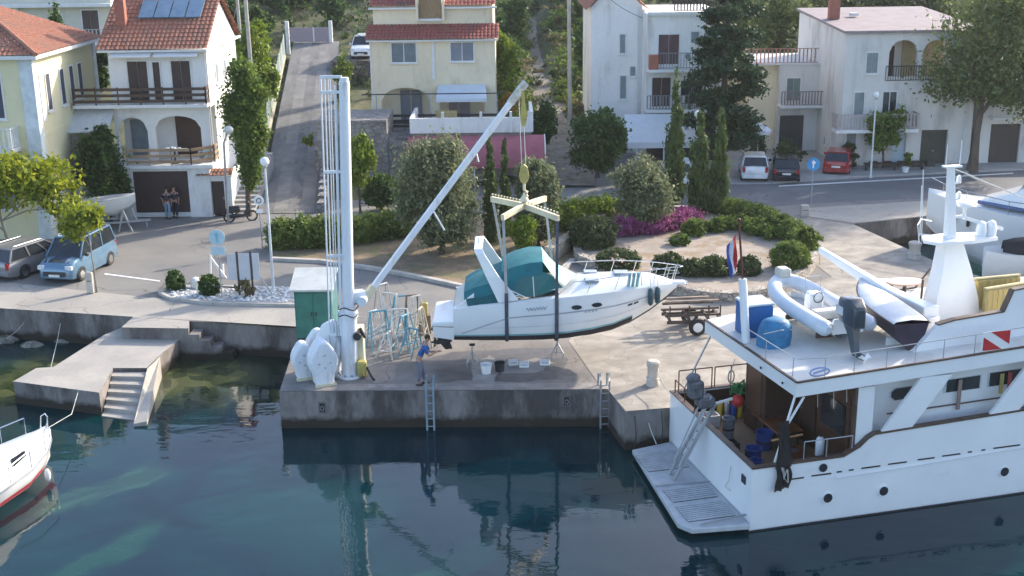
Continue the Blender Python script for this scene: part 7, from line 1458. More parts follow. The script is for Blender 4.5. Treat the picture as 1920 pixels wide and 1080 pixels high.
# --- white gabled house right of the slope
H3 = empty('gabled_house', (5.4, 82, 0), R_(0), 'tall white gabled house with balconies and a white awning behind the conifer', 'house')
b = MB(); b.box(0, 0, 0, 3.35, 9, 9.9); b.add([(0, 0, 9.9), (3.35, 0, 9.9), (1.67, 0, 11.6), (0, 9, 9.9), (3.35, 9, 9.9), (1.67, 9, 11.6)], [(0, 1, 2), (3, 5, 4)]); b.build('wall', PW, H3)
b = MB(); b.box(3.0, -.14, 0, 3.12, -.0, 9.9); b.build('downpipe', TRIM, H3)
b = MB(); b.box(3.36, -2.3, 0, 8.3, 6, 3.55); b.box(3.36, -2.8, 3.55, 8.3, 6, 6.15); b.box(3.36, -3.3, 6.15, 8.3, 6, 9.6); b.build('front_wing', PW, H3)
b = MB(); roof_slope(b, (-.35, -.4, 9.7), (0, 1, 0), (.70, 0, .71), 9.8, lambda t: (0, 2.8)); roof_slope(b, (3.7, -.4, 9.7), (0, 1, 0), (-.70, 0, .71), 9.8, lambda t: (0, 2.8)); b.build('roof', TILE, H3)
window(H3, 1.9, 2.25, 6.9, 8.1, 0, SHUT, mull=0); window(H3, 1.95, 2.35, 3.9, 5.4, 0, SHUT, mull=0); window(H3, 2.6, 2.95, 5.4, 6.0, 0, SHUT, mull=0)
Y3 = -3.3
window(H3, 4.05, 5.35, 6.5, 8.35, Y3, mat('plum_door', (.10, .045, .05), (.07, .035, .04), rough=.6), 'door'); window(H3, 6.1, 6.6, 7.8, 8.5, Y3, SHUT, mull=0); window(H3, 7.0, 7.6, 7.6, 8.6, Y3, SHUT, mull=0)
b = MB(); b.box(3.3, Y3-1.2, 6.12, 7.4, Y3, 6.3); b.build('balcony_slab', TRIM, H3); balustrade(H3, [(3.9, Y3-1.15), (7.35, Y3-1.15)], 6.3, 1.0, mat('grey_rail', (.22, .22, .24), rough=.6), 'v', gap=.18)
b = MB(); b.rbox(3.35, Y3-1.2, 6.3, 3.95, Y3-.7, 7.2, .03); b.build('planter_wall', mat('orange_planter', (.36, .13, .08), (.30, .11, .07), rough=.8), H3)
window(H3, 3.75, 4.95, 3.75, 5.6, -2.8, BRD, 'door'); window(H3, 5.6, 7.0, 3.9, 5.4, -2.8, GLASS); b = MB(); b.box(3.3, -3.9, 3.5, 7.5, -2.8, 3.68); b.build('balcony_slab', TRIM, H3); balustrade(H3, [(3.35, -3.85), (7.4, -3.85)], 3.68, .9, mat('grey_rail', (.22, .22, .24)), 'v', gap=.2)
b = MB(); b.box(3.3, Y3-.2, 9.55, 8.4, Y3, 9.75); b.build('roof_ledge', TRIM, H3); balustrade(H3, [(5.0, Y3-.1), (8.3, Y3-.1)], 9.75, 1.0, mat('plum_rail', (.12, .08, .10), rough=.6), 'v', gap=.2, name='roof_railing')
b = MB(); b.add([(1.9, -3.95, 3.35), (6.1, -3.95, 3.35), (6.3, -6.2, 1.95), (1.9, -6.2, 1.95), (1.9, -3.95, 3.43), (6.1, -3.95, 3.43), (6.3, -6.2, 2.03), (1.9, -6.2, 2.03)], [(0,3,2,1),(4,5,6,7),(0,1,5,4),(1,2,6,5),(2,3,7,6),(3,0,4,7)]); b.box(1.9, -6.24, 1.65, 6.3, -6.2, 2.0); b.build('awning', mat('white_awning', (.70, .71, .72), (.64, .66, .68), rough=.8), H3)
for x in (2.5, 4.2, 6.1): b = MB(); b.tube([(x, -6.1, 0), (x, -6.1, 1.95)], .05, 6); b.build('awning_post', TRIM, H3)
b = MB(); b.box(3.5, -2.36, .1, 5.2, -2.3, 2.4); b.build('shop_door', GLASS, H3); b = MB(); b.box(5.6, -2.36, .1, 8, -2.3, 2.4); b.build('shop_window', GLASS, H3)
b = MB(); b.box(-1.2, -.2, 0, 2.2, .1, 1.2); o = b.build('garden_wall', SWM, label='low stone wall at the foot of the white gabled house', cat='stone wall'); o.location = (6.5, 76.5, 0)

# --- cream and white annex with roof terrace
Ha = empty('terraced_annex', (16.2, 83.5, 0), 0, 'small cream and white annex with a brick-red balustrade on its roof', 'house')
b = MB(); b.box(0, 0, 0, 1.9, 6, 5.9); b.build('cream_wall', PC, Ha); b = MB(); b.box(1.9, -.6, 0, 4.6, 6, 5.9); b.build('white_wall', PG, Ha)
balustrade(Ha, [(-1.2, -.5), (4.5, -.5)], 5.95, 1.0, mat('brick_red_balustrade', (.36, .11, .06), (.44, .30, .24), scale=6, rough=.8), 'v', 'roof_balustrade', gap=.26); b = MB(); b.box(-1.3, -.7, 5.9, 4.6, 6, 6.0); b.build('roof_slab', TRIM, Ha)
window(Ha, 2.45, 3.35, 3.5, 5.0, -.6, mat('green_grey_shutter', (.16, .22, .20), rough=.6), 'door'); b = MB(); b.box(1.85, -1.8, 3.15, 4.9, -.6, 3.3); b.build('balcony_slab', TRIM, Ha); balustrade(Ha, [(1.9, -1.75), (4.85, -1.75)], 3.3, .95, mat('mauve_rail', (.24, .19, .20), rough=.7), 'v', gap=.2)
b = MB(); b.box(2.1, -.66, .1, 3.7, -.6, 2.5); b.build('shop_opening', DARK, Ha)
# parasol
pr_ = empty('parasol', (15.25, 74.9, 0), 0, 'small white parasol standing behind the parked white hatchback', 'parasol'); b = MB(); b.tube([(0, 0, 0), (0, 0, 3.3)], .03, 6); b.cyl((0, 0), .25, 0, .08, 12); b.build('pole', GALV, pr_)
b = MB(); b.lathe((0, 0, 0), [(.78, 2.65), (.80, 2.85), (.45, 3.1), (.05, 3.3)], 8); b.build('canopy', mat('parasol_white', (.62, .64, .68), rough=.8), pr_)

# --- grey balcony house on the right
Hg = empty('grey_house', (20.95, 77.3, 0), R_(1.5), 'large pale grey three-storey house with arched loggia and brick chimney', 'house'); WG = 8.4; DG = 11.6
b = MB(); b.box(0, .3, 0, WG, DG, 5.35); b.box(0, .3, 5.35, 2.55, DG, 8.4); b.box(2.55, 2.0, 5.35, WG, DG, 8.4); b.add([(0, .3, 8.4), (0, DG, 8.4), (0, DG, 8.9)], [(0, 1, 2)]); b.build('wall', PG, Hg)
b = MB(); wall_panel(b, 0, WG, 5.35, 8.45, 0, .3, [(2.75, 4.55, 5.7, 7.2, .75), (4.85, 6.75, 5.7, 7.2, .75)]); wall_panel(b, 0, WG, 0, 5.35, 0, .3, [(5.2, 6.9, 0, 2.3, 0), (3.45, 4.25, 0, 2.15, 0)]); b.build('front_wall', PG, Hg)
b = MB(); b.add([(-.25, -.35, 8.42), (WG+.3, -.35, 8.42), (WG+.3, DG, 9.05), (-.25, DG, 9.05), (-.25, -.35, 8.58), (WG+.3, -.35, 8.58), (WG+.3, DG, 9.21), (-.25, DG, 9.21)], [(0,3,2,1),(4,5,6,7),(0,1,5,4),(1,2,6,5),(2,3,7,6),(3,0,4,7)]); rf = b.build('roof', mat('pinkish_roof', (.27, .225, .235), (.22, .185, .195), scale=1.2, rough=.85, grain=.08), Hg)
b = MB(); b.box(.3, 5.0, 8.9, .95, 5.6, 10.6); b.build('chimney', mat('chimney_brick', (.34, .13, .09)), rf)
b = MB(); b.box(2.0, 6.0, 9.0, 2.5, 6.5, 9.2); b.build('roof_hatch', TRIM, rf)
window(Hg, 1.35, 2.05, 5.95, 7.2, 0, SHUT); window(Hg, .75, 1.35, 3.35, 4.75, 0, SHUT); window(Hg, 2.55, 3.4, 3.3, 4.75, 0, None); window(Hg, .4, 1.0, .9, 2.2, 0, SHUT, mull=0)
b = MB(); b.box(-.6, -1.1, 2.35, 4.6, 0, 2.55); b.build('balcony_slab', TRIM, Hg); balustrade(Hg, [(-.55, 0), (-.55, -1.05), (4.55, -1.05), (4.55, 0)], 2.55, .95, mat('mauve_balustrade', (.42, .36, .34), (.36, .31, .30), rough=.8), 'v', gap=.22)
balustrade(Hg, [(2.6, -.05), (6.9, -.05)], 5.4, .95, mat('charcoal_rail', (.03, .032, .04)), 'v', 'loggia_railing', gap=.16)
b = MB(); b.box(2.9, 1.9, 5.4, 3.7, 1.98, 7.4); b.build('loggia_door', BRD, Hg); b = MB(); b.box(4.2, 1.9, 5.4, 6.8, 1.97, 7.9); b.build('loggia_blind', mat('ochre_blind', (.42, .34, .20), (.36, .29, .17), rough=.8), Hg)
b = MB(); b.box(5.2, .2, 0, 6.9, .28, 2.3); gd = b.build('garage_door', mat('olive_garage', (.065, .065, .05), (.05, .05, .04), rough=.7, scale=2), Hg); b = MB(); b.rbox(6.0, .14, .9, 6.15, .2, .96, .01); b.build('handle', GALV, gd)
b = MB(); b.box(3.45, .2, 0, 4.25, .28, 2.15); b.build('front_door', mat('pale_blue_door', (.45, .54, .62), (.40, .48, .56), rough=.5), Hg)
for y0, z0, z1, w_ in ((6.5, 6.2, 6.9, .5), (8.5, 3.2, 4.7, .8), (3.2, .9, 1.4, .25), (9.0, .6, 2.2, .6)): window(Hg, y0, y0+w_, z0, z1, 0, SHUT, side=(0, -1), mull=0)
# potted plants and bench before the house
e = empty('garden_bench', (22.3, 75.6, .11), 0, 'low dark bench with posts on the pavement beside the street lamp', 'bench'); b = MB(); b.box(-.2, -.2, .40, 3.6, .2, .46); b.build('seat', WOODD, e)
for x in (-.1, 1.7, 3.4): b = MB(); b.box(x, -.15, 0, x+.1, .15, .4); b.build('leg', DARK, e)
wallbox(H3, 5.6, 6.75, Y3); wallbox(H3, 5.3, 4.0, -2.8, .6, .45); wallbox(Hg, 2.2, 2.75, 0, .6, .45); wallbox(H2, 4.45, 3.1, -.0, .5, .4)
for x_, z_0, z_1 in ((7.9, .1, 8.3),): b = MB(); b.tube([(x_, -.06, z_0), (x_, -.06, z_1)], .05, 8); b.build('downpipe', TRIM, Hg)
# --- garage house and low white house at the right edge
Hr = empty('garage_house', (29.6, 77.6, 0), 0, 'low pale house with a dark garage door behind the big pine', 'house'); b = MB(); wall_panel(b, 0, 4.0, 0, 6.5, 0, .3, [(1.0, 2.9, 0, 2.6, 0)]); b.box(0, .3, 0, 4.0, 7, 6.5); b.build('wall', PG, Hr)
b = MB(); b.box(1.0, .2, 0, 2.9, .28, 2.6); b.build('garage_door', mat('brown_garage', (.07, .055, .05), rough=.7), Hr); b = MB(); b.box(.7, -.9, 3.0, 3.3, 0, 3.15); b.build('balcony_slab', TRIM, Hr); balustrade(Hr, [(.75, -.85), (3.25, -.85)], 3.15, .8, TRIM, 'v', gap=.3)
window(Hr, 1.2, 2.0, 4.2, 5.5, 0, SHUT)
Hw = empty('low_white_house', (33.7, 78.2, 0), 0, 'low white house partly hidden by bushes at the right edge', 'house'); b = MB(); b.box(0, 0, 0, 9, 6, 3.2); b.build('wall', PW, Hw); b = MB(); b.box(-.2, -.3, 3.2, 9.2, 6, 3.35); b.build('roof_slab', TRIM, Hw); window(Hw, .9, 1.6, 1.1, 2.2, 0, SHUT)
# low wall along the right pavement and planter boxes
for i in range(5):
    x = 23.0+i*.9; o = MB(); o.rbox(-.25, -.2, 0, .25, .2, .35, .02); p_ = o.build('planter', mat('dark_planter', (.08, .07, .065), rough=.8), label=['dark planter box at the foot of the grey house, nearest the corner', 'second dark planter box from the corner of the grey house', 'middle dark planter box along the grey house', 'fourth dark planter box before the grey house, left of the garage', 'last dark planter box beside the garage door of the grey house'][i], cat='planter', group='planter boxes before the grey house'); p_.location = (x, 76.7, .11)
# ------------------------------------------------------------------ bollards, lamps, signs
BOLS = mat('bollard_stone', (.52, .47, .41), (.42, .38, .33), scale=3, rough=.9, bump=.5, grain=.12)
def bollard(px, py, h, r, label, square=False):
    p = G(px, py); e = empty('bollard', (p.x, p.y, .012), 0, label, 'bollard')
    b = MB()
    if square: b.rbox(-r, -r*.8, 0, r, r*.8, h, .03)
    else: b.lathe((0, 0, 0), [(r*1.15, 0), (r*1.1, h*.12), (r*.9, h*.2), (r*.9, h*.72), (r*1.08, h*.8), (r*1.08, h*.95), (r*.85, h)], 18)
    b.build('shaft', BOLS, e, smooth=not square)
    b = MB(); b.tube([((r*1.0)*math.cos(a), (r*1.0)*math.sin(a), h*.3+.02*math.sin(3*a)) for a in [2*PI*i/16 for i in range(16)]], .022, 5, closed=True); 
    if not square: b.build('rope_loop', ROPE, e)
    else: bpy.data.meshes; b = MB(); b.tube([(-r*.6, -r*.8-.02, h*.6), (r*.6, -r*.8-.02, h*.6)], .015, 5); b.build('groove', DARK, e)
bollard(1224, 722, .88, .21, 'nearest round stone bollard on the paved quay beside the big white boat')
bollard(1714, 484, .78, .28, 'round stone bollard behind the funnel of the big white boat')
bollard(1508, 406, .62, .22, 'square pale stone block at the roadside below the round blue sign', True)
bollard(171, 550, .95, .14, 'slim pale concrete post at the quay edge beside the blue van', True)
def lamp(base, top_py, label, z=0, globe=.2):
    p = base; h = D(0, 0, 1).z*0+top_py; e = empty('street_lamp', p, 0, label, 'street lamp')
    b = MB(); b.tube([(0, 0, 0), (0, 0, 1.1), (0, 0, h-globe)], [.075, .06, .045], 10); b.cyl((0, 0), .12, 0, .12, 12); b.build('pole', mat('lamp_pole_paint', (.60, .64, .66), rough=.5), e, smooth=True)
    b = MB(); b.lathe((0, 0, h-globe*.9), [(.07, -.10), (.09, -.02), (.08, .02)], 10); b.build('collar', GALV, e)
    b = MB(); b.ball((0, 0, h), globe, 16, 10); b.build('globe', mat('lamp_globe', (.80, .80, .78), rough=.25), e, smooth=True)
p = G(513, 545); lamp(p, D(498, 303, p.y).z, 'globe street lamp by the square hedge left of the crane')
p = G(1632, 333); lamp(p, D(1639, 178, p.y).z, 'globe street lamp in front of the grey balcony house')
p = G(1303, 380); lamp(p, D(1305, 214, p.y).z, 'globe street lamp almost hidden among the island cypresses')
p = G(428, 418); e = empty('lamp_post', p, 0, 'old wall-side post with a small lantern beside the tiled gate', 'street lamp')
b = MB(); b.tube([(0, 0, 0), (.05, 0, 2.4), (.1, 0, 4.3), (.35, 0, 4.9)], .06, 8); b.build('pole', CONC, e); b = MB(); b.ball((.42, 0, 5.0), (.24, .2, .22), 10, 8); b.build('lantern', mat('pale_lantern', (.6, .6, .58), rough=.4), e, smooth=True)
# utility pole
for px, py, Y, h, lb, nm in ((471, 118, 82, 9, 'tall grey wooden utility pole left of the climbing street', 'utility_pole'), (1069, 128, 84, 9, 'white pole with cross arms on the slope left of the white gabled house', 'utility_pole'), (447-0, 10, 100, 6, 'thin distant pole above the head of the street', 'utility_pole')):
    q = D(px, py, Y); z0 = hill_z(q.x, Y)-.3; e = empty(nm, (q.x, Y, z0), 0, lb, 'pole'); b = MB(); b.tube([(0, 0, 0), (-.12, 0, q.z-z0+h)], [.15, .11], 10); b.build('pole', mat('pole_wood', (.48, .45, .40), (.38, .36, .32), rough=.9), e)
    b = MB(); b.beam((-.8, -.16, q.z-z0+h-.6), (.8, -.16, q.z-z0+h-.6), .1, .12); b.build('cross_arm', GALV, e)
# signs
def sign(px, py, top, label, faces, Y=None):
    p = G(px, py); h = D(px, top, p.y).z; e = empty('road_sign', p, 0, label, 'road sign'); b = MB(); b.tube([(0, .03, 0), (0, .03, h+.1)], .028, 8); b.build('post', GALV, e)
    for nm, z, r, mt, sq in faces:
        b = MB()
        if sq: b.rbox(-r, -.02, h+z-r*.6, r, .0, h+z+r*.6, .005)
        else: b.lathe((0, -.02, h+z), [(r, 0), (r, .02)], 24, 'y')
        f = b.build(nm, mt, e)
    return e, h
SBLUE = mat('sign_blue', (.03, .28, .60), rough=.35); SGREY = mat('sign_back', (.42, .56, .62), (.36, .50, .56), rough=.45)
e, h = sign(1521, 383, 308, 'round blue road sign with a white mark at the quayside', [('disc', 0, .36, SBLUE, False)])
b = MB(); b.xprism([(-.05, h-.22), (.03, h-.22), (.03, h+.0), (.14, h+.08), (-.02, h+.24), (-.12, h+.10), (-.05, h+.02)], -.03, -.022); b.build('arrow_mark', WHITE, e)
e, h = sign(416, 560, 445, 'pale blue round sign on a post above the white pebble bed', [('disc', 0, .34, SGREY, False), ('plate', -.58, .30, SGREY, True)])
b = MB(); b.xprism([(-.05, h-.2), (.05, h-.2), (.05, h+.1), (.12, h+.08), (0, h+.24), (-.12, h+.08), (-.05, h+.1)], -.03, -.022); b.build('arrow_mark', mat('sign_mark_blue', (.20, .45, .60), rough=.4), e)
e, h = sign(492, 470, 376, 'white oval sign with two small plates on a post by the hedge', [('disc', 0, .24, WHITE, False), ('plate', -.52, .16, WHITE, True)])
b = MB(); b.tube([(.11*math.cos(a), -.03, h+.11*math.sin(a)) for a in [2*PI*i/14 for i in range(14)]], .022, 5, closed=True); b.build('ring_mark', DARK, e)
# notice boards
nb = empty('notice_board', G(463, 556), 0, 'grey backed notice boards on dark posts in the pebble bed', 'notice board')
for x in (-.30, .28): 
    b = MB(); b.tube([(x, 0, 0), (x, 0, 2.0)], .045, 8); b.build('post', mat('dark_brown_steel', (.06, .05, .05), rough=.6), nb)
for x0, x1 in ((-.72, -.35), (-.25, .23), (.33, .62)):
    b = MB(); b.rbox(x0, -.03, .75, x1, .01, 1.92, .01); b.build('panel', mat('notice_panel', (.52, .53, .55), (.46, .47, .50), rough=.6), nb)
b = MB(); b.tube([(-1.6, .05, .48), (-.3, .05, .38)], .035, 6); b.build('rail', mat('dark_brown_steel', (.06, .05, .05)), nb)
b = MB(); b.tube([(.62, 0, .9), (1.1, 0, .05)], .03, 6); b.build('strut', GALV, nb)
# white barrier trestle beside it
e = empty('barrier', G(405, 522), 0, 'white wooden A-frame barrier behind the ball bushes', 'barrier')
for a, c in (((-.25, 0, 0), (-.15, 0, 1.1)), ((.45, 0, 0), (-.15, 0, .95)), ((.3, .2, 0), (.32, .2, .6))): b = MB(); b.beam(a, c, .06, .09); b.build('leg', WHITE, e)
# trailer with stacked rails
DBR = mat('trailer_steel', (.10, .075, .06), (.06, .045, .04), rough=.7, grain=.2); TT = mat('trailer_rust', (.30, .24, .19), (.20, .15, .12), rough=.8, grain=.15)
tr = empty('boat_trailer', G(1300, 618), R_(4), 'brown steel boat trailer stacked with bars in front of the island wall', 'trailer')
for y in (-.55, .55):
    b = MB(); b.beam((-1.15, y, .50), (1.05, y, .50), .08, .12); b.build('frame_rail', DBR, tr)
for z, y, x0, x1 in ((.72, -.4, -1.2, .95), (.72, .4, -1.2, .95), (.95, -.3, -1.15, .9), (1.12, .1, -1.1, 1.0), (.95, .45, -1.15, .85), (1.14, .5, -1.2, .7)):
    b = MB(); b.beam((x0, y, z), (x1, y+.05, z), .12, .07); b.build('stacked_bar', TT if z > 1 else DBR, tr)
for x in (-1.05, -.3, .45, .9):
    b = MB(); b.beam((x, -.62, .60), (x, .62, .60), .08, .08); b.beam((x, -.55, .6), (x, -.55, 1.15), .05, .05); b.build('cross_member', DBR, tr)
b = MB(); b.beam((1.0, 0, .5), (1.9, 0, .42), .08, .1); b.tube([(1.9, 0, .42), (1.9, 0, 0)], .03, 6); b.build('drawbar', GALV, tr)
for y in (-.72, .72):
    b = MB(); b.lathe((.0, y-.08, .34), [(.16, 0), (.32, .0), (.34, .04), (.34, .12), (.32, .16), (.16, .16)], 20, 'y'); wl = b.build('wheel', RUBBER, tr, smooth=True)
    b = MB(); b.lathe((.0, y-.10, .34), [(.03, 0), (.19, .02), (.2, .04)], 16, 'y'); b.build('rim', WHITE, wl)
# ------------------------------------------------------------------ vehicles
def car(loc, rz, label, paint, L=4.2, W=1.72, H=1.48, kind='hatch', name='parked_car', group='parked cars', roofpaint=None, bonnet_reflection=None):
    """x forward, front at +L/2"""
    e = empty(name, loc, rz, label, 'car', group); hb = .30; sill = .24
    if kind == 'van': belt, prof = .98, [(-.48, .95), (-.46, 1.0), (.12, 1.0), (.26, .62)]
    bx = {'hatch': (-.44, -.36, .06, .24), 'estate': (-.47, -.40, .05, .24), 'van': (-.47, -.44, .13, .29), 'suv': (-.46, -.40, .10, .26)}[kind]; belt = {'hatch': .62, 'estate': .61, 'van': .58, 'suv': .60}[kind]*H
    st = [(-.5, .40*H, .62*H*.86, .80), (-.485, .24, belt*.98, .93), (-.42, .20, belt, .98), (-.2, .19, belt, 1), (.1, .19, belt*.99, 1), (.27, .19, belt*.97, .99), (.36, .2, belt*.90, .97), (.45, .22, belt*.80, .92), (.49, .26, belt*.68, .80), (.5, .34, belt*.55, .70)]
    if kind == 'van': st[6] = (.36, .2, belt*.96, .97); st[7] = (.45, .22, belt*.86, .92)
    b = MB(); rs = []
    for x, z0, z1, wf in st:
        w_ = W/2*wf; rs.append([(x*L, -w_*.94, z0), (x*L, -w_, z0+(z1-z0)*.35), (x*L, -w_*.985, z0+(z1-z0)*.75), (x*L, -w_*.90, z1), (x*L, -w_*.5, z1+.03), (x*L, 0, z1+.04), (x*L, w_*.5, z1+.03), (x*L, w_*.90, z1), (x*L, w_*.985, z0+(z1-z0)*.75), (x*L, w_, z0+(z1-z0)*.35), (x*L, w_*.94, z0)])
    b.loft(rs, caps=True); body = b.build('body', paint, e, smooth=True)
    xr0, xr1, xf1, xf0 = [k_*L for k_ in bx]; wb = W/2*.90; wt = W/2*.74
    def gh(x0, x1, x2, x3, z0, z1, wb_, wt_): return [[(x0, -wb_, z0), (x0, wb_, z0)], ]
    b = MB(); zt = H-.05
    b.add([(xr0, -wb, belt), (xf0, -wb, belt*.97), (xf0, wb, belt*.97), (xr0, wb, belt), (xr1, -wt, zt), (xf1, -wt, zt), (xf1, wt, zt), (xr1, wt, zt)], [(4, 5, 6, 7), (0, 1, 5, 4), (1, 2, 6, 5), (2, 3, 7, 6), (3, 0, 4, 7)]); b.build('windows', GLASS, e)
    b = MB(); b.rbox(xr1-.06, -wt-.03, zt-.035, xf1+.06, wt+.03, H, .03); rf = b.build('roof', roofpaint or paint, e, smooth=True)
    for sg in (-1, 1):
        b = MB()
        b.beam((xr0, sg*(wb+.004), belt+.01), (xf0, sg*(wb+.004), belt*.97+.01), .04, .04, up=(0, 1, 0))
        for fa, fb in ((0, 0), (.38, .40), (.72, .74), (1, 1)):
            a = Vector((xr0+(xf0-xr0)*fa, sg*(wb+.012), belt)); c = Vector((xr1+(xf1-xr1)*fb, sg*(wt+.012), zt)); b.beam(a, c, .07, .05, up=(0, 1, 0))
        b.build('window_pillars', paint, e)
    for x in (-.30, .32):
        for sg in (-1, 1):
            R0 = .31; y = sg*(W/2-.10); b = MB(); b.lathe((x*L, y-.10, R0), [(R0*.6, 0), (R0*.94, .0), (R0, .04), (R0, .16), (R0*.94, .20), (R0*.6, .20)], 20, 'y'); wl = b.build('wheel', RUBBER, e, smooth=True)
            b = MB(); yy = y+sg*.105; b.lathe((x*L, yy-.01, R0), [(.04, 0), (R0*.62, 0), (R0*.62, .02), (.04, .02)], 14, 'y'); b.build('rim', GALV if 'dark' in label else CHROME, wl)
            b = MB(); b.loft([[(x*L+(R0+.05)*math.cos(a), sg*(W/2+.004), R0+(R0+.05)*math.sin(a)), (x*L+(R0-.0)*math.cos(a), sg*(W/2+.004), R0+(R0-.0)*math.sin(a))] for a in [PI*k_/10 for k_ in range(11)]], closed=False); b.build('wheel_arch', DARK, e)
    HL = mat('headlight_lens', (.65, .68, .70), rough=.1); TL = mat('tail_light', (.35, .02, .02), rough=.2)
    for sg in (-1, 1):
        b = MB(); b.rbox(.455*L, sg*W*.36-.16, belt*.62, .492*L, sg*W*.36+.16, belt*.80, .02); b.build('headlight', HL, e)
        b = MB(); b.rbox(-.505*L, sg*W*.40-.08, belt*.66, -.47*L, sg*W*.40+.08, belt*1.0, .02); b.build('tail_light', TL, e)
        b = MB(); b.rbox(xf0-.35, sg*(W/2+.09)-.09, belt+.0, xf0-.17, sg*(W/2+.09)+.09, belt+.15, .03); b.build('door_mirror', paint if kind != 'van' else DARK, e)
    b = MB(); b.rbox(.485*L, -W*.30, belt*.36, .507*L, W*.30, belt*.56, .015); b.build('grille', DARK, e)
    PL = mat('number_plate', (.75, .75, .73), rough=.4)
    b = MB(); b.rbox(.500*L, -.26, .36, .512*L, .26, .47, .004); b.build('number_plate', PL, e); b = MB(); b.rbox(-.512*L, -.26, .55, -.497*L, .26, .66, .004); b.build('number_plate', PL, e)
    if bonnet_reflection:
        b = MB(); b.loft([[(x*L, -W*.36*f, z), (x*L, 0, z+.045), (x*L, W*.36*f, z)] for x, z, f in ((.28, belt*.97+.012, 1), (.36, belt*(.96 if kind == 'van' else .90)+.012, 1), (.445, belt*(.87 if kind == 'van' else .8)+.012, .9))], closed=False); b.build('bonnet_reflection', bonnet_reflection, e, smooth=True)
    b = MB(); b.rbox(-.508*L, -W*.44, .26, -.47*L, W*.44, .46, .03); b.build('bumper', DARK if kind == 'van' else paint, e)
    if kind in ('estate', 'van'):
        for sg in (-1, 1): b = MB(); b.tube([(xr1+.1, sg*wt*.92, H+.0), (xr1+.2, sg*wt*.92, H+.06), (xf1-.2, sg*wt*.92, H+.06), (xf1-.1, sg*wt*.92, H)], .018, 5); b.build('roof_rail', CHROME, rf)
    return e
LB = mat('light_blue_metallic', (.13, .235, .34), (.115, .21, .30), rough=.25, metal=.25, grain=.02, coat=.6); GRY = mat('grey_metallic', (.26, .26, .265), (.22, .22, .225), rough=.28, metal=.3, grain=.02, coat=.6)
RED = mat('red_car_paint', (.35, .03, .03), (.30, .025, .025), rough=.25, coat=.6, grain=.02); BLKC = mat('black_car_paint', (.012, .014, .022), rough=.2, coat=.6); WHC = mat('white_car_paint', (.78, .79, .80), rough=.25, coat=.5, grain=.02)
REFL = mat('painted_bonnet_reflection', (.02, .03, .07), rough=.2, coat=.6)  # dark reflection on the van's nose, put into the colour
def mid(a, c): return (a+c)/2
car(Vector((-19.95, 54.6, 0)), R_(-100), 'light blue boxy van-like car facing the camera beside the grey estate', LB, 4.3, 1.82, 1.82, 'van', roofpaint=LB, bonnet_reflection=REFL)
car(Vector((-22.3, 55.2, 0)), R_(66), 'silver-grey estate car at the left edge with its tail to the camera', GRY, 4.5, 1.75, 1.45, 'estate')
pp = [(1415, 343, WHC, 'small white hatchback parked under the tall conifer', 1.54, 'hatch', 82), (1474, 345, BLKC, 'small dark car parked between the white car and the red car', 1.45, 'hatch', 80), (1566, 331, RED, 'red hatchback parked nose-in beside the blue road sign', 1.46, 'hatch', 70)]
for px, py, pt, lb, hh, kd, ang in pp:
    q = G(px, py); a = R_(ang); car(Vector((q.x+math.cos(a)*1.9, q.y+math.sin(a)*1.9, .0)), a, lb, pt, 3.8, 1.66, hh, kd)
q = G(1300, 352); car(Vector((q.x-.7, q.y+1.8, 0)), R_(85), 'white car half hidden behind the three cypresses', WHC, 3.8, 1.66, 1.45, 'hatch')
q = D(679, 112, 100); car(Vector((q.x, 102, q.z+.05)), R_(-92), 'white off-road car parked on the terrace left of the cream house', WHC, 4.3, 1.85, 1.75, 'suv')
b = MB(); b.box(-2.6, -3, -5, 4, 3.2, -.0); o = b.build('parking_terrace', stone_mat('dark_rubble', (.10, .085, .07), (.20, .17, .14), (.05, .045, .04), scale=2.2, edge=.1), label='dark stone terrace wall carrying the parked white off-road car', cat='retaining wall'); o.location = (q.x+.2, 102, q.z+.03)
# motor scooter and bicycle by the lane
def bike(px, py, label, mt, cat, rz):
    e = empty('scooter' if cat == 'scooter' else 'bicycle', G(px, py), rz, label, cat); R0 = .27
    for x in (-.6, .6): b = MB(); b.tube([(x+R0*math.cos(a), 0, R0+R0*math.sin(a)) for a in [2*PI*i/14 for i in range(14)]], .05, 6, closed=True); b.build('wheel', RUBBER, e)
    b = MB(); b.tube([(-.6, 0, .3), (-.2, 0, .35), (.2, 0, .33), (.5, 0, .95)], [.10, .13, .08, .05], 8); b.rbox(-.75, -.15, .5, .0, .15, .78, .06); b.build('frame', mt, e)
    b = MB(); b.rbox(-.65, -.13, .78, 0, .13, .88, .04); b.build('saddle', DARK, e)
    b = MB(); b.tube([(.48, -.3, 1.0), (.52, 0, 1.02), (.48, .3, 1.0)], .02, 6); b.tube([(.6, 0, .3), (.5, 0, 1.0)], .03, 6); b.build('handlebar', CHROME, e)
bike(452, 415, 'dark motor scooter parked at the foot of the stepped lane', DARK, 'scooter', .3)
# motor boat on trailer behind the tree
bt_ = empty('trailer_boat', G(160, 430), R_(4), 'white open motor boat on a trailer behind the yellow-green tree', 'motor boat')
SB = [(-2.4, .35, .75, .95, .95, 1.25), (-1, .30, .78, .9, 1.0, 1.28), (.6, .32, .75, .92, .98, 1.36), (1.7, .50, .5, 1.05, .75, 1.45), (2.4, .85, .2, 1.25, .4, 1.52), (2.75, 1.25, .03, 1.45, .10, 1.56)]
b = MB(); b.loft([[(x, -ys, zs+.25), (x, -yc, zc), (x, 0, zk+.25), (x, yc, zc), (x, ys, zs+.25)] for x, zk, yc, zc, ys, zs in SB], closed=False); s0_ = SB[0]; b.add([(s0_[0], -s0_[4], s0_[5]+.25), (s0_[0], -s0_[2], s0_[3]), (s0_[0], 0, s0_[1]+.25), (s0_[0], s0_[2], s0_[3]), (s0_[0], s0_[4], s0_[5]+.25)], [(0, 1, 2, 3, 4)])
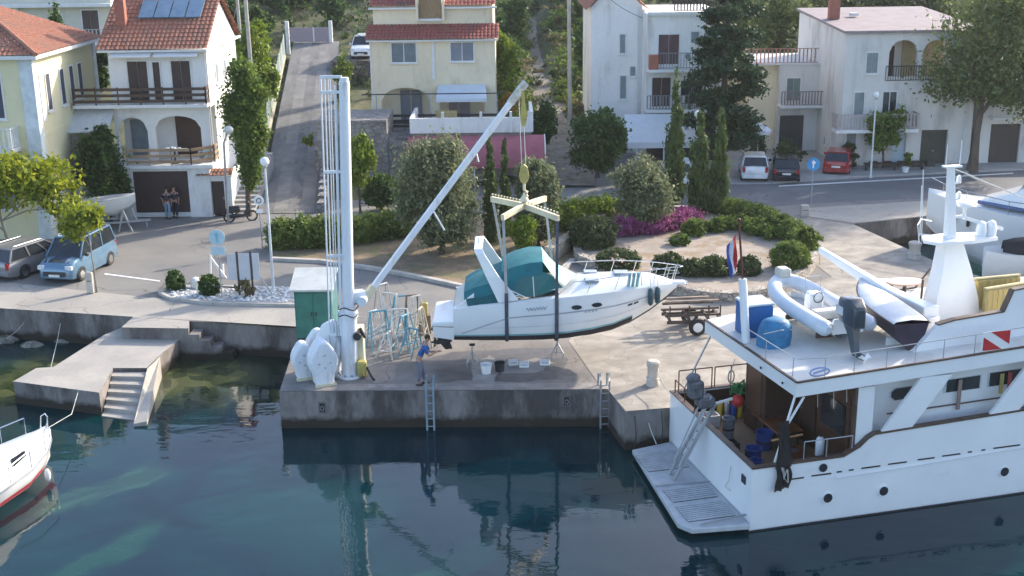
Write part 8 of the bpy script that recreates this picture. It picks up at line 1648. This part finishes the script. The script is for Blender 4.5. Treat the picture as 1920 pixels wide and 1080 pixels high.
b.build('hull', GEL, bt_, smooth=True); b = MB(); b.loft([[(x, -ys*.96, zs+.26), (x, 0, zs+.26+(.08 if x > .5 else -.25)), (x, ys*.96, zs+.26)] for x, zk, yc, zc, ys, zs in SB], closed=False); b.build('deck', mat('pale_deck', (.62, .63, .64), rough=.4), bt_, smooth=True)
b = MB(); b.rbox(-2.75, -.18, .9, -2.4, .18, 1.75, .06); b.build('outboard', DARK, bt_)
tl = empty('boat_trailer', G(160, 430), R_(4), 'galvanised trailer under the small white motor boat', 'trailer')
for y in (-.5, .5): b = MB(); b.beam((-2.4, y, .42), (1.6, y, .42), .07, .1); b.beam((1.6, y, .42), (3.4, 0, .42), .07, .1); b.build('frame_rail', GALV, tl)
b = MB(); b.tube([(3.2, 0, .42), (3.2, 0, 0)], .035, 6); b.tube([(2.7, 0, .42), (2.5, 0, 1.1)], .04, 6); b.build('jockey_post', GALV, tl)
for y in (-.85, .85): b = MB(); b.lathe((-.9, y-.08, .3), [(.16, 0), (.29, .0), (.3, .12), (.2, .16)], 16, 'y'); b.build('wheel', RUBBER, tl, smooth=True)
b = MB(); b.xprism([(1.9, 0), (1.98, 0), (2.25, .95), (2.6, 0), (2.68, 0), (2.28, 1.15), (2.22, 1.15)], -.9, -.84); b.build('prop_stand', GALV, tl)

# white and red boat at the lower left, moored; bow points up right
wb_ = empty('moored_boat', (-15.05, 36.4, WZ), R_(72), 'white moored motor boat with a red waterline entering from the lower left', 'motor boat')
S2 = [(-6, .1, .9, .25, 1.15, .75), (-3.5, 0, .95, .2, 1.2, .8), (-2, 0, .9, .22, 1.15, .88), (-1, .0, .62, .28, .9, .98), (-.3, .08, .3, .45, .52, 1.08), (.15, .5, .04, .75, .14, 1.16)]
def s2(k_, x):
    for a, c in zip(S2[:-1], S2[1:]):
        if x <= c[0]: return a[k_]+(c[k_]-a[k_])*(x-a[0])/(c[0]-a[0])
    return S2[-1][k_]
X2 = [-6, -4.5, -3.5, -2.7, -2, -1.5, -1, -.6, -.3, -.1, .15]
b = MB(); b.loft([[(x, -s2(4, x), s2(5, x)), (x, -(s2(4, x)*.6+s2(2, x)*.4)-.02, s2(5, x)*.55+s2(3, x)*.45), (x, -s2(2, x), s2(3, x)), (x, 0, s2(1, x)-.3), (x, s2(2, x), s2(3, x)), (x, (s2(4, x)*.6+s2(2, x)*.4)+.02, s2(5, x)*.55+s2(3, x)*.45), (x, s2(4, x), s2(5, x))] for x in X2], closed=False); b.build('hull', GEL, wb_, smooth=True)
b = MB(); REDP = mat('red_boot_top', (.50, .04, .06), rough=.4)
for sg in (-1, 1): b.loft([[(x, sg*(s2(2, x)+.012), s2(3, x)+.02), (x, sg*(s2(2, x)*.72+s2(4, x)*.28+.02), s2(3, x)*.72+s2(5, x)*.28)] for x in X2], closed=False)
b.build('waterline_band', REDP, wb_)
b = MB(); b.loft([[(x, -s2(4, x)*.99, s2(5, x)), (x, -s2(4, x)*.5, s2(5, x)+.08), (x, 0, s2(5, x)+.1), (x, s2(4, x)*.5, s2(5, x)+.08), (x, s2(4, x)*.99, s2(5, x))] for x in X2], closed=False); b.build('deck', GEL, wb_, smooth=True)
cb = MB(); cb.loft([[(x, -w_, z0), (x, -w_*.8, z1), (x, 0, z1+.07), (x, w_*.8, z1), (x, w_, z0)] for x, w_, z0, z1 in ((-1.1, .35, 1.0, 1.05), (-1.6, .62, .95, 1.28), (-2.6, .85, .88, 1.42), (-3.4, .9, .85, 1.75), (-5.5, .9, .8, 1.8))], closed=False); cbo = cb.build('cabin', GEL, wb_, smooth=True)
for sg in (-1, 1):
    b = MB(); b.add([(-1.6, sg*.61, 1.07), (-2.4, sg*.795, 1.06), (-2.4, sg*.715, 1.30), (-1.6, sg*.555, 1.22)], [(0, 1, 2, 3) if sg > 0 else (3, 2, 1, 0)]); b.build('side_window', GLASS, wb_)
b = MB(); b.add([(-2.75, -.62, 1.50), (-2.75, .62, 1.50), (-3.3, .66, 1.78), (-3.3, -.66, 1.78)], [(0, 1, 2, 3)]); b.build('windscreen', GLASS, wb_)
for sg in (-1, 1):
    b = MB(); rp = [(-3, sg*1.12, 1.35), (-2, sg*1.08, 1.45), (-1, sg*.82, 1.55), (-.3, sg*.45, 1.65)]; b.tube(rp, .02, 6)
    for x, y, z in rp: b.tube([(x, y, z), (x, y, z-.62)], .016, 5)
    b.build('bow_rail', CHROME, wb_)
b = MB(); b.tube([(0, -.12, 1.15), (.1, -.12, 1.6), (.15, 0, 1.68), (.1, .12, 1.6), (0, .12, 1.15)], .022, 6); b.build('bow_roller', CHROME, wb_)
b = MB(); b.loft([[(x, -s2(4, x)-.02, s2(5, x)-.06), (x, -s2(4, x)-.02, s2(5, x)+.0)] for x in X2], closed=False); b.build('rubbing_strake', mat('grey_stripe', (.42, .44, .48)), wb_)
for x, y in ((-1.35, -1.02),): b = MB(); b.ball((x, y-.06, .35), (.10, .10, .22), 10, 8); b.build('fender', WHITE, wb_, smooth=True)
b = MB(); a = G(55, 800); b.tube([Vector((-15.0, 36.6, -.2)), Vector((-15.1, 39, -.7)), Vector((-15.5, 41, -.55))], .012, 5); b.build('mooring_rope', ROPE, label='thin mooring rope from the white and red boat to the landing stage', cat='rope')
for i, (p0_, p1_) in enumerate(((G(0, 645, WZ), G(62, 585, -.2)), (G(95, 690, WZ), G(118, 580, -.2)))):
    b = MB(); b.tube([p0_, p0_.lerp(p1_, .5)-Vector((0, 0, .12)), p1_], .014, 5); b.build('mooring_rope', ROPE, label=['pale rope hanging down the quay wall at the far left edge', 'pale rope hanging down the quay wall left of the landing stage'][i], cat='rope')
# ------------------------------------------------------------------ the thin sea haze
def haze_box():
    b = MB(); b.box(-190, -60, -8, 190, 330, 60); m = bpy.data.materials.new('haze_air'); m.use_nodes = True; n = m.node_tree.nodes; n.remove(n['Principled BSDF'])
    v = n.new('ShaderNodeVolumePrincipled'); v.inputs['Color'].default_value = (.86, .90, .95, 1); v.inputs['Density'].default_value = .0002; v.inputs['Anisotropy'].default_value = .3
    m.node_tree.links.new(v.outputs[0], n['Material Output'].inputs['Volume']); return b.build('haze', m, label='thin pale sea haze over the harbour', cat='haze', kind='stuff')
haze_box()
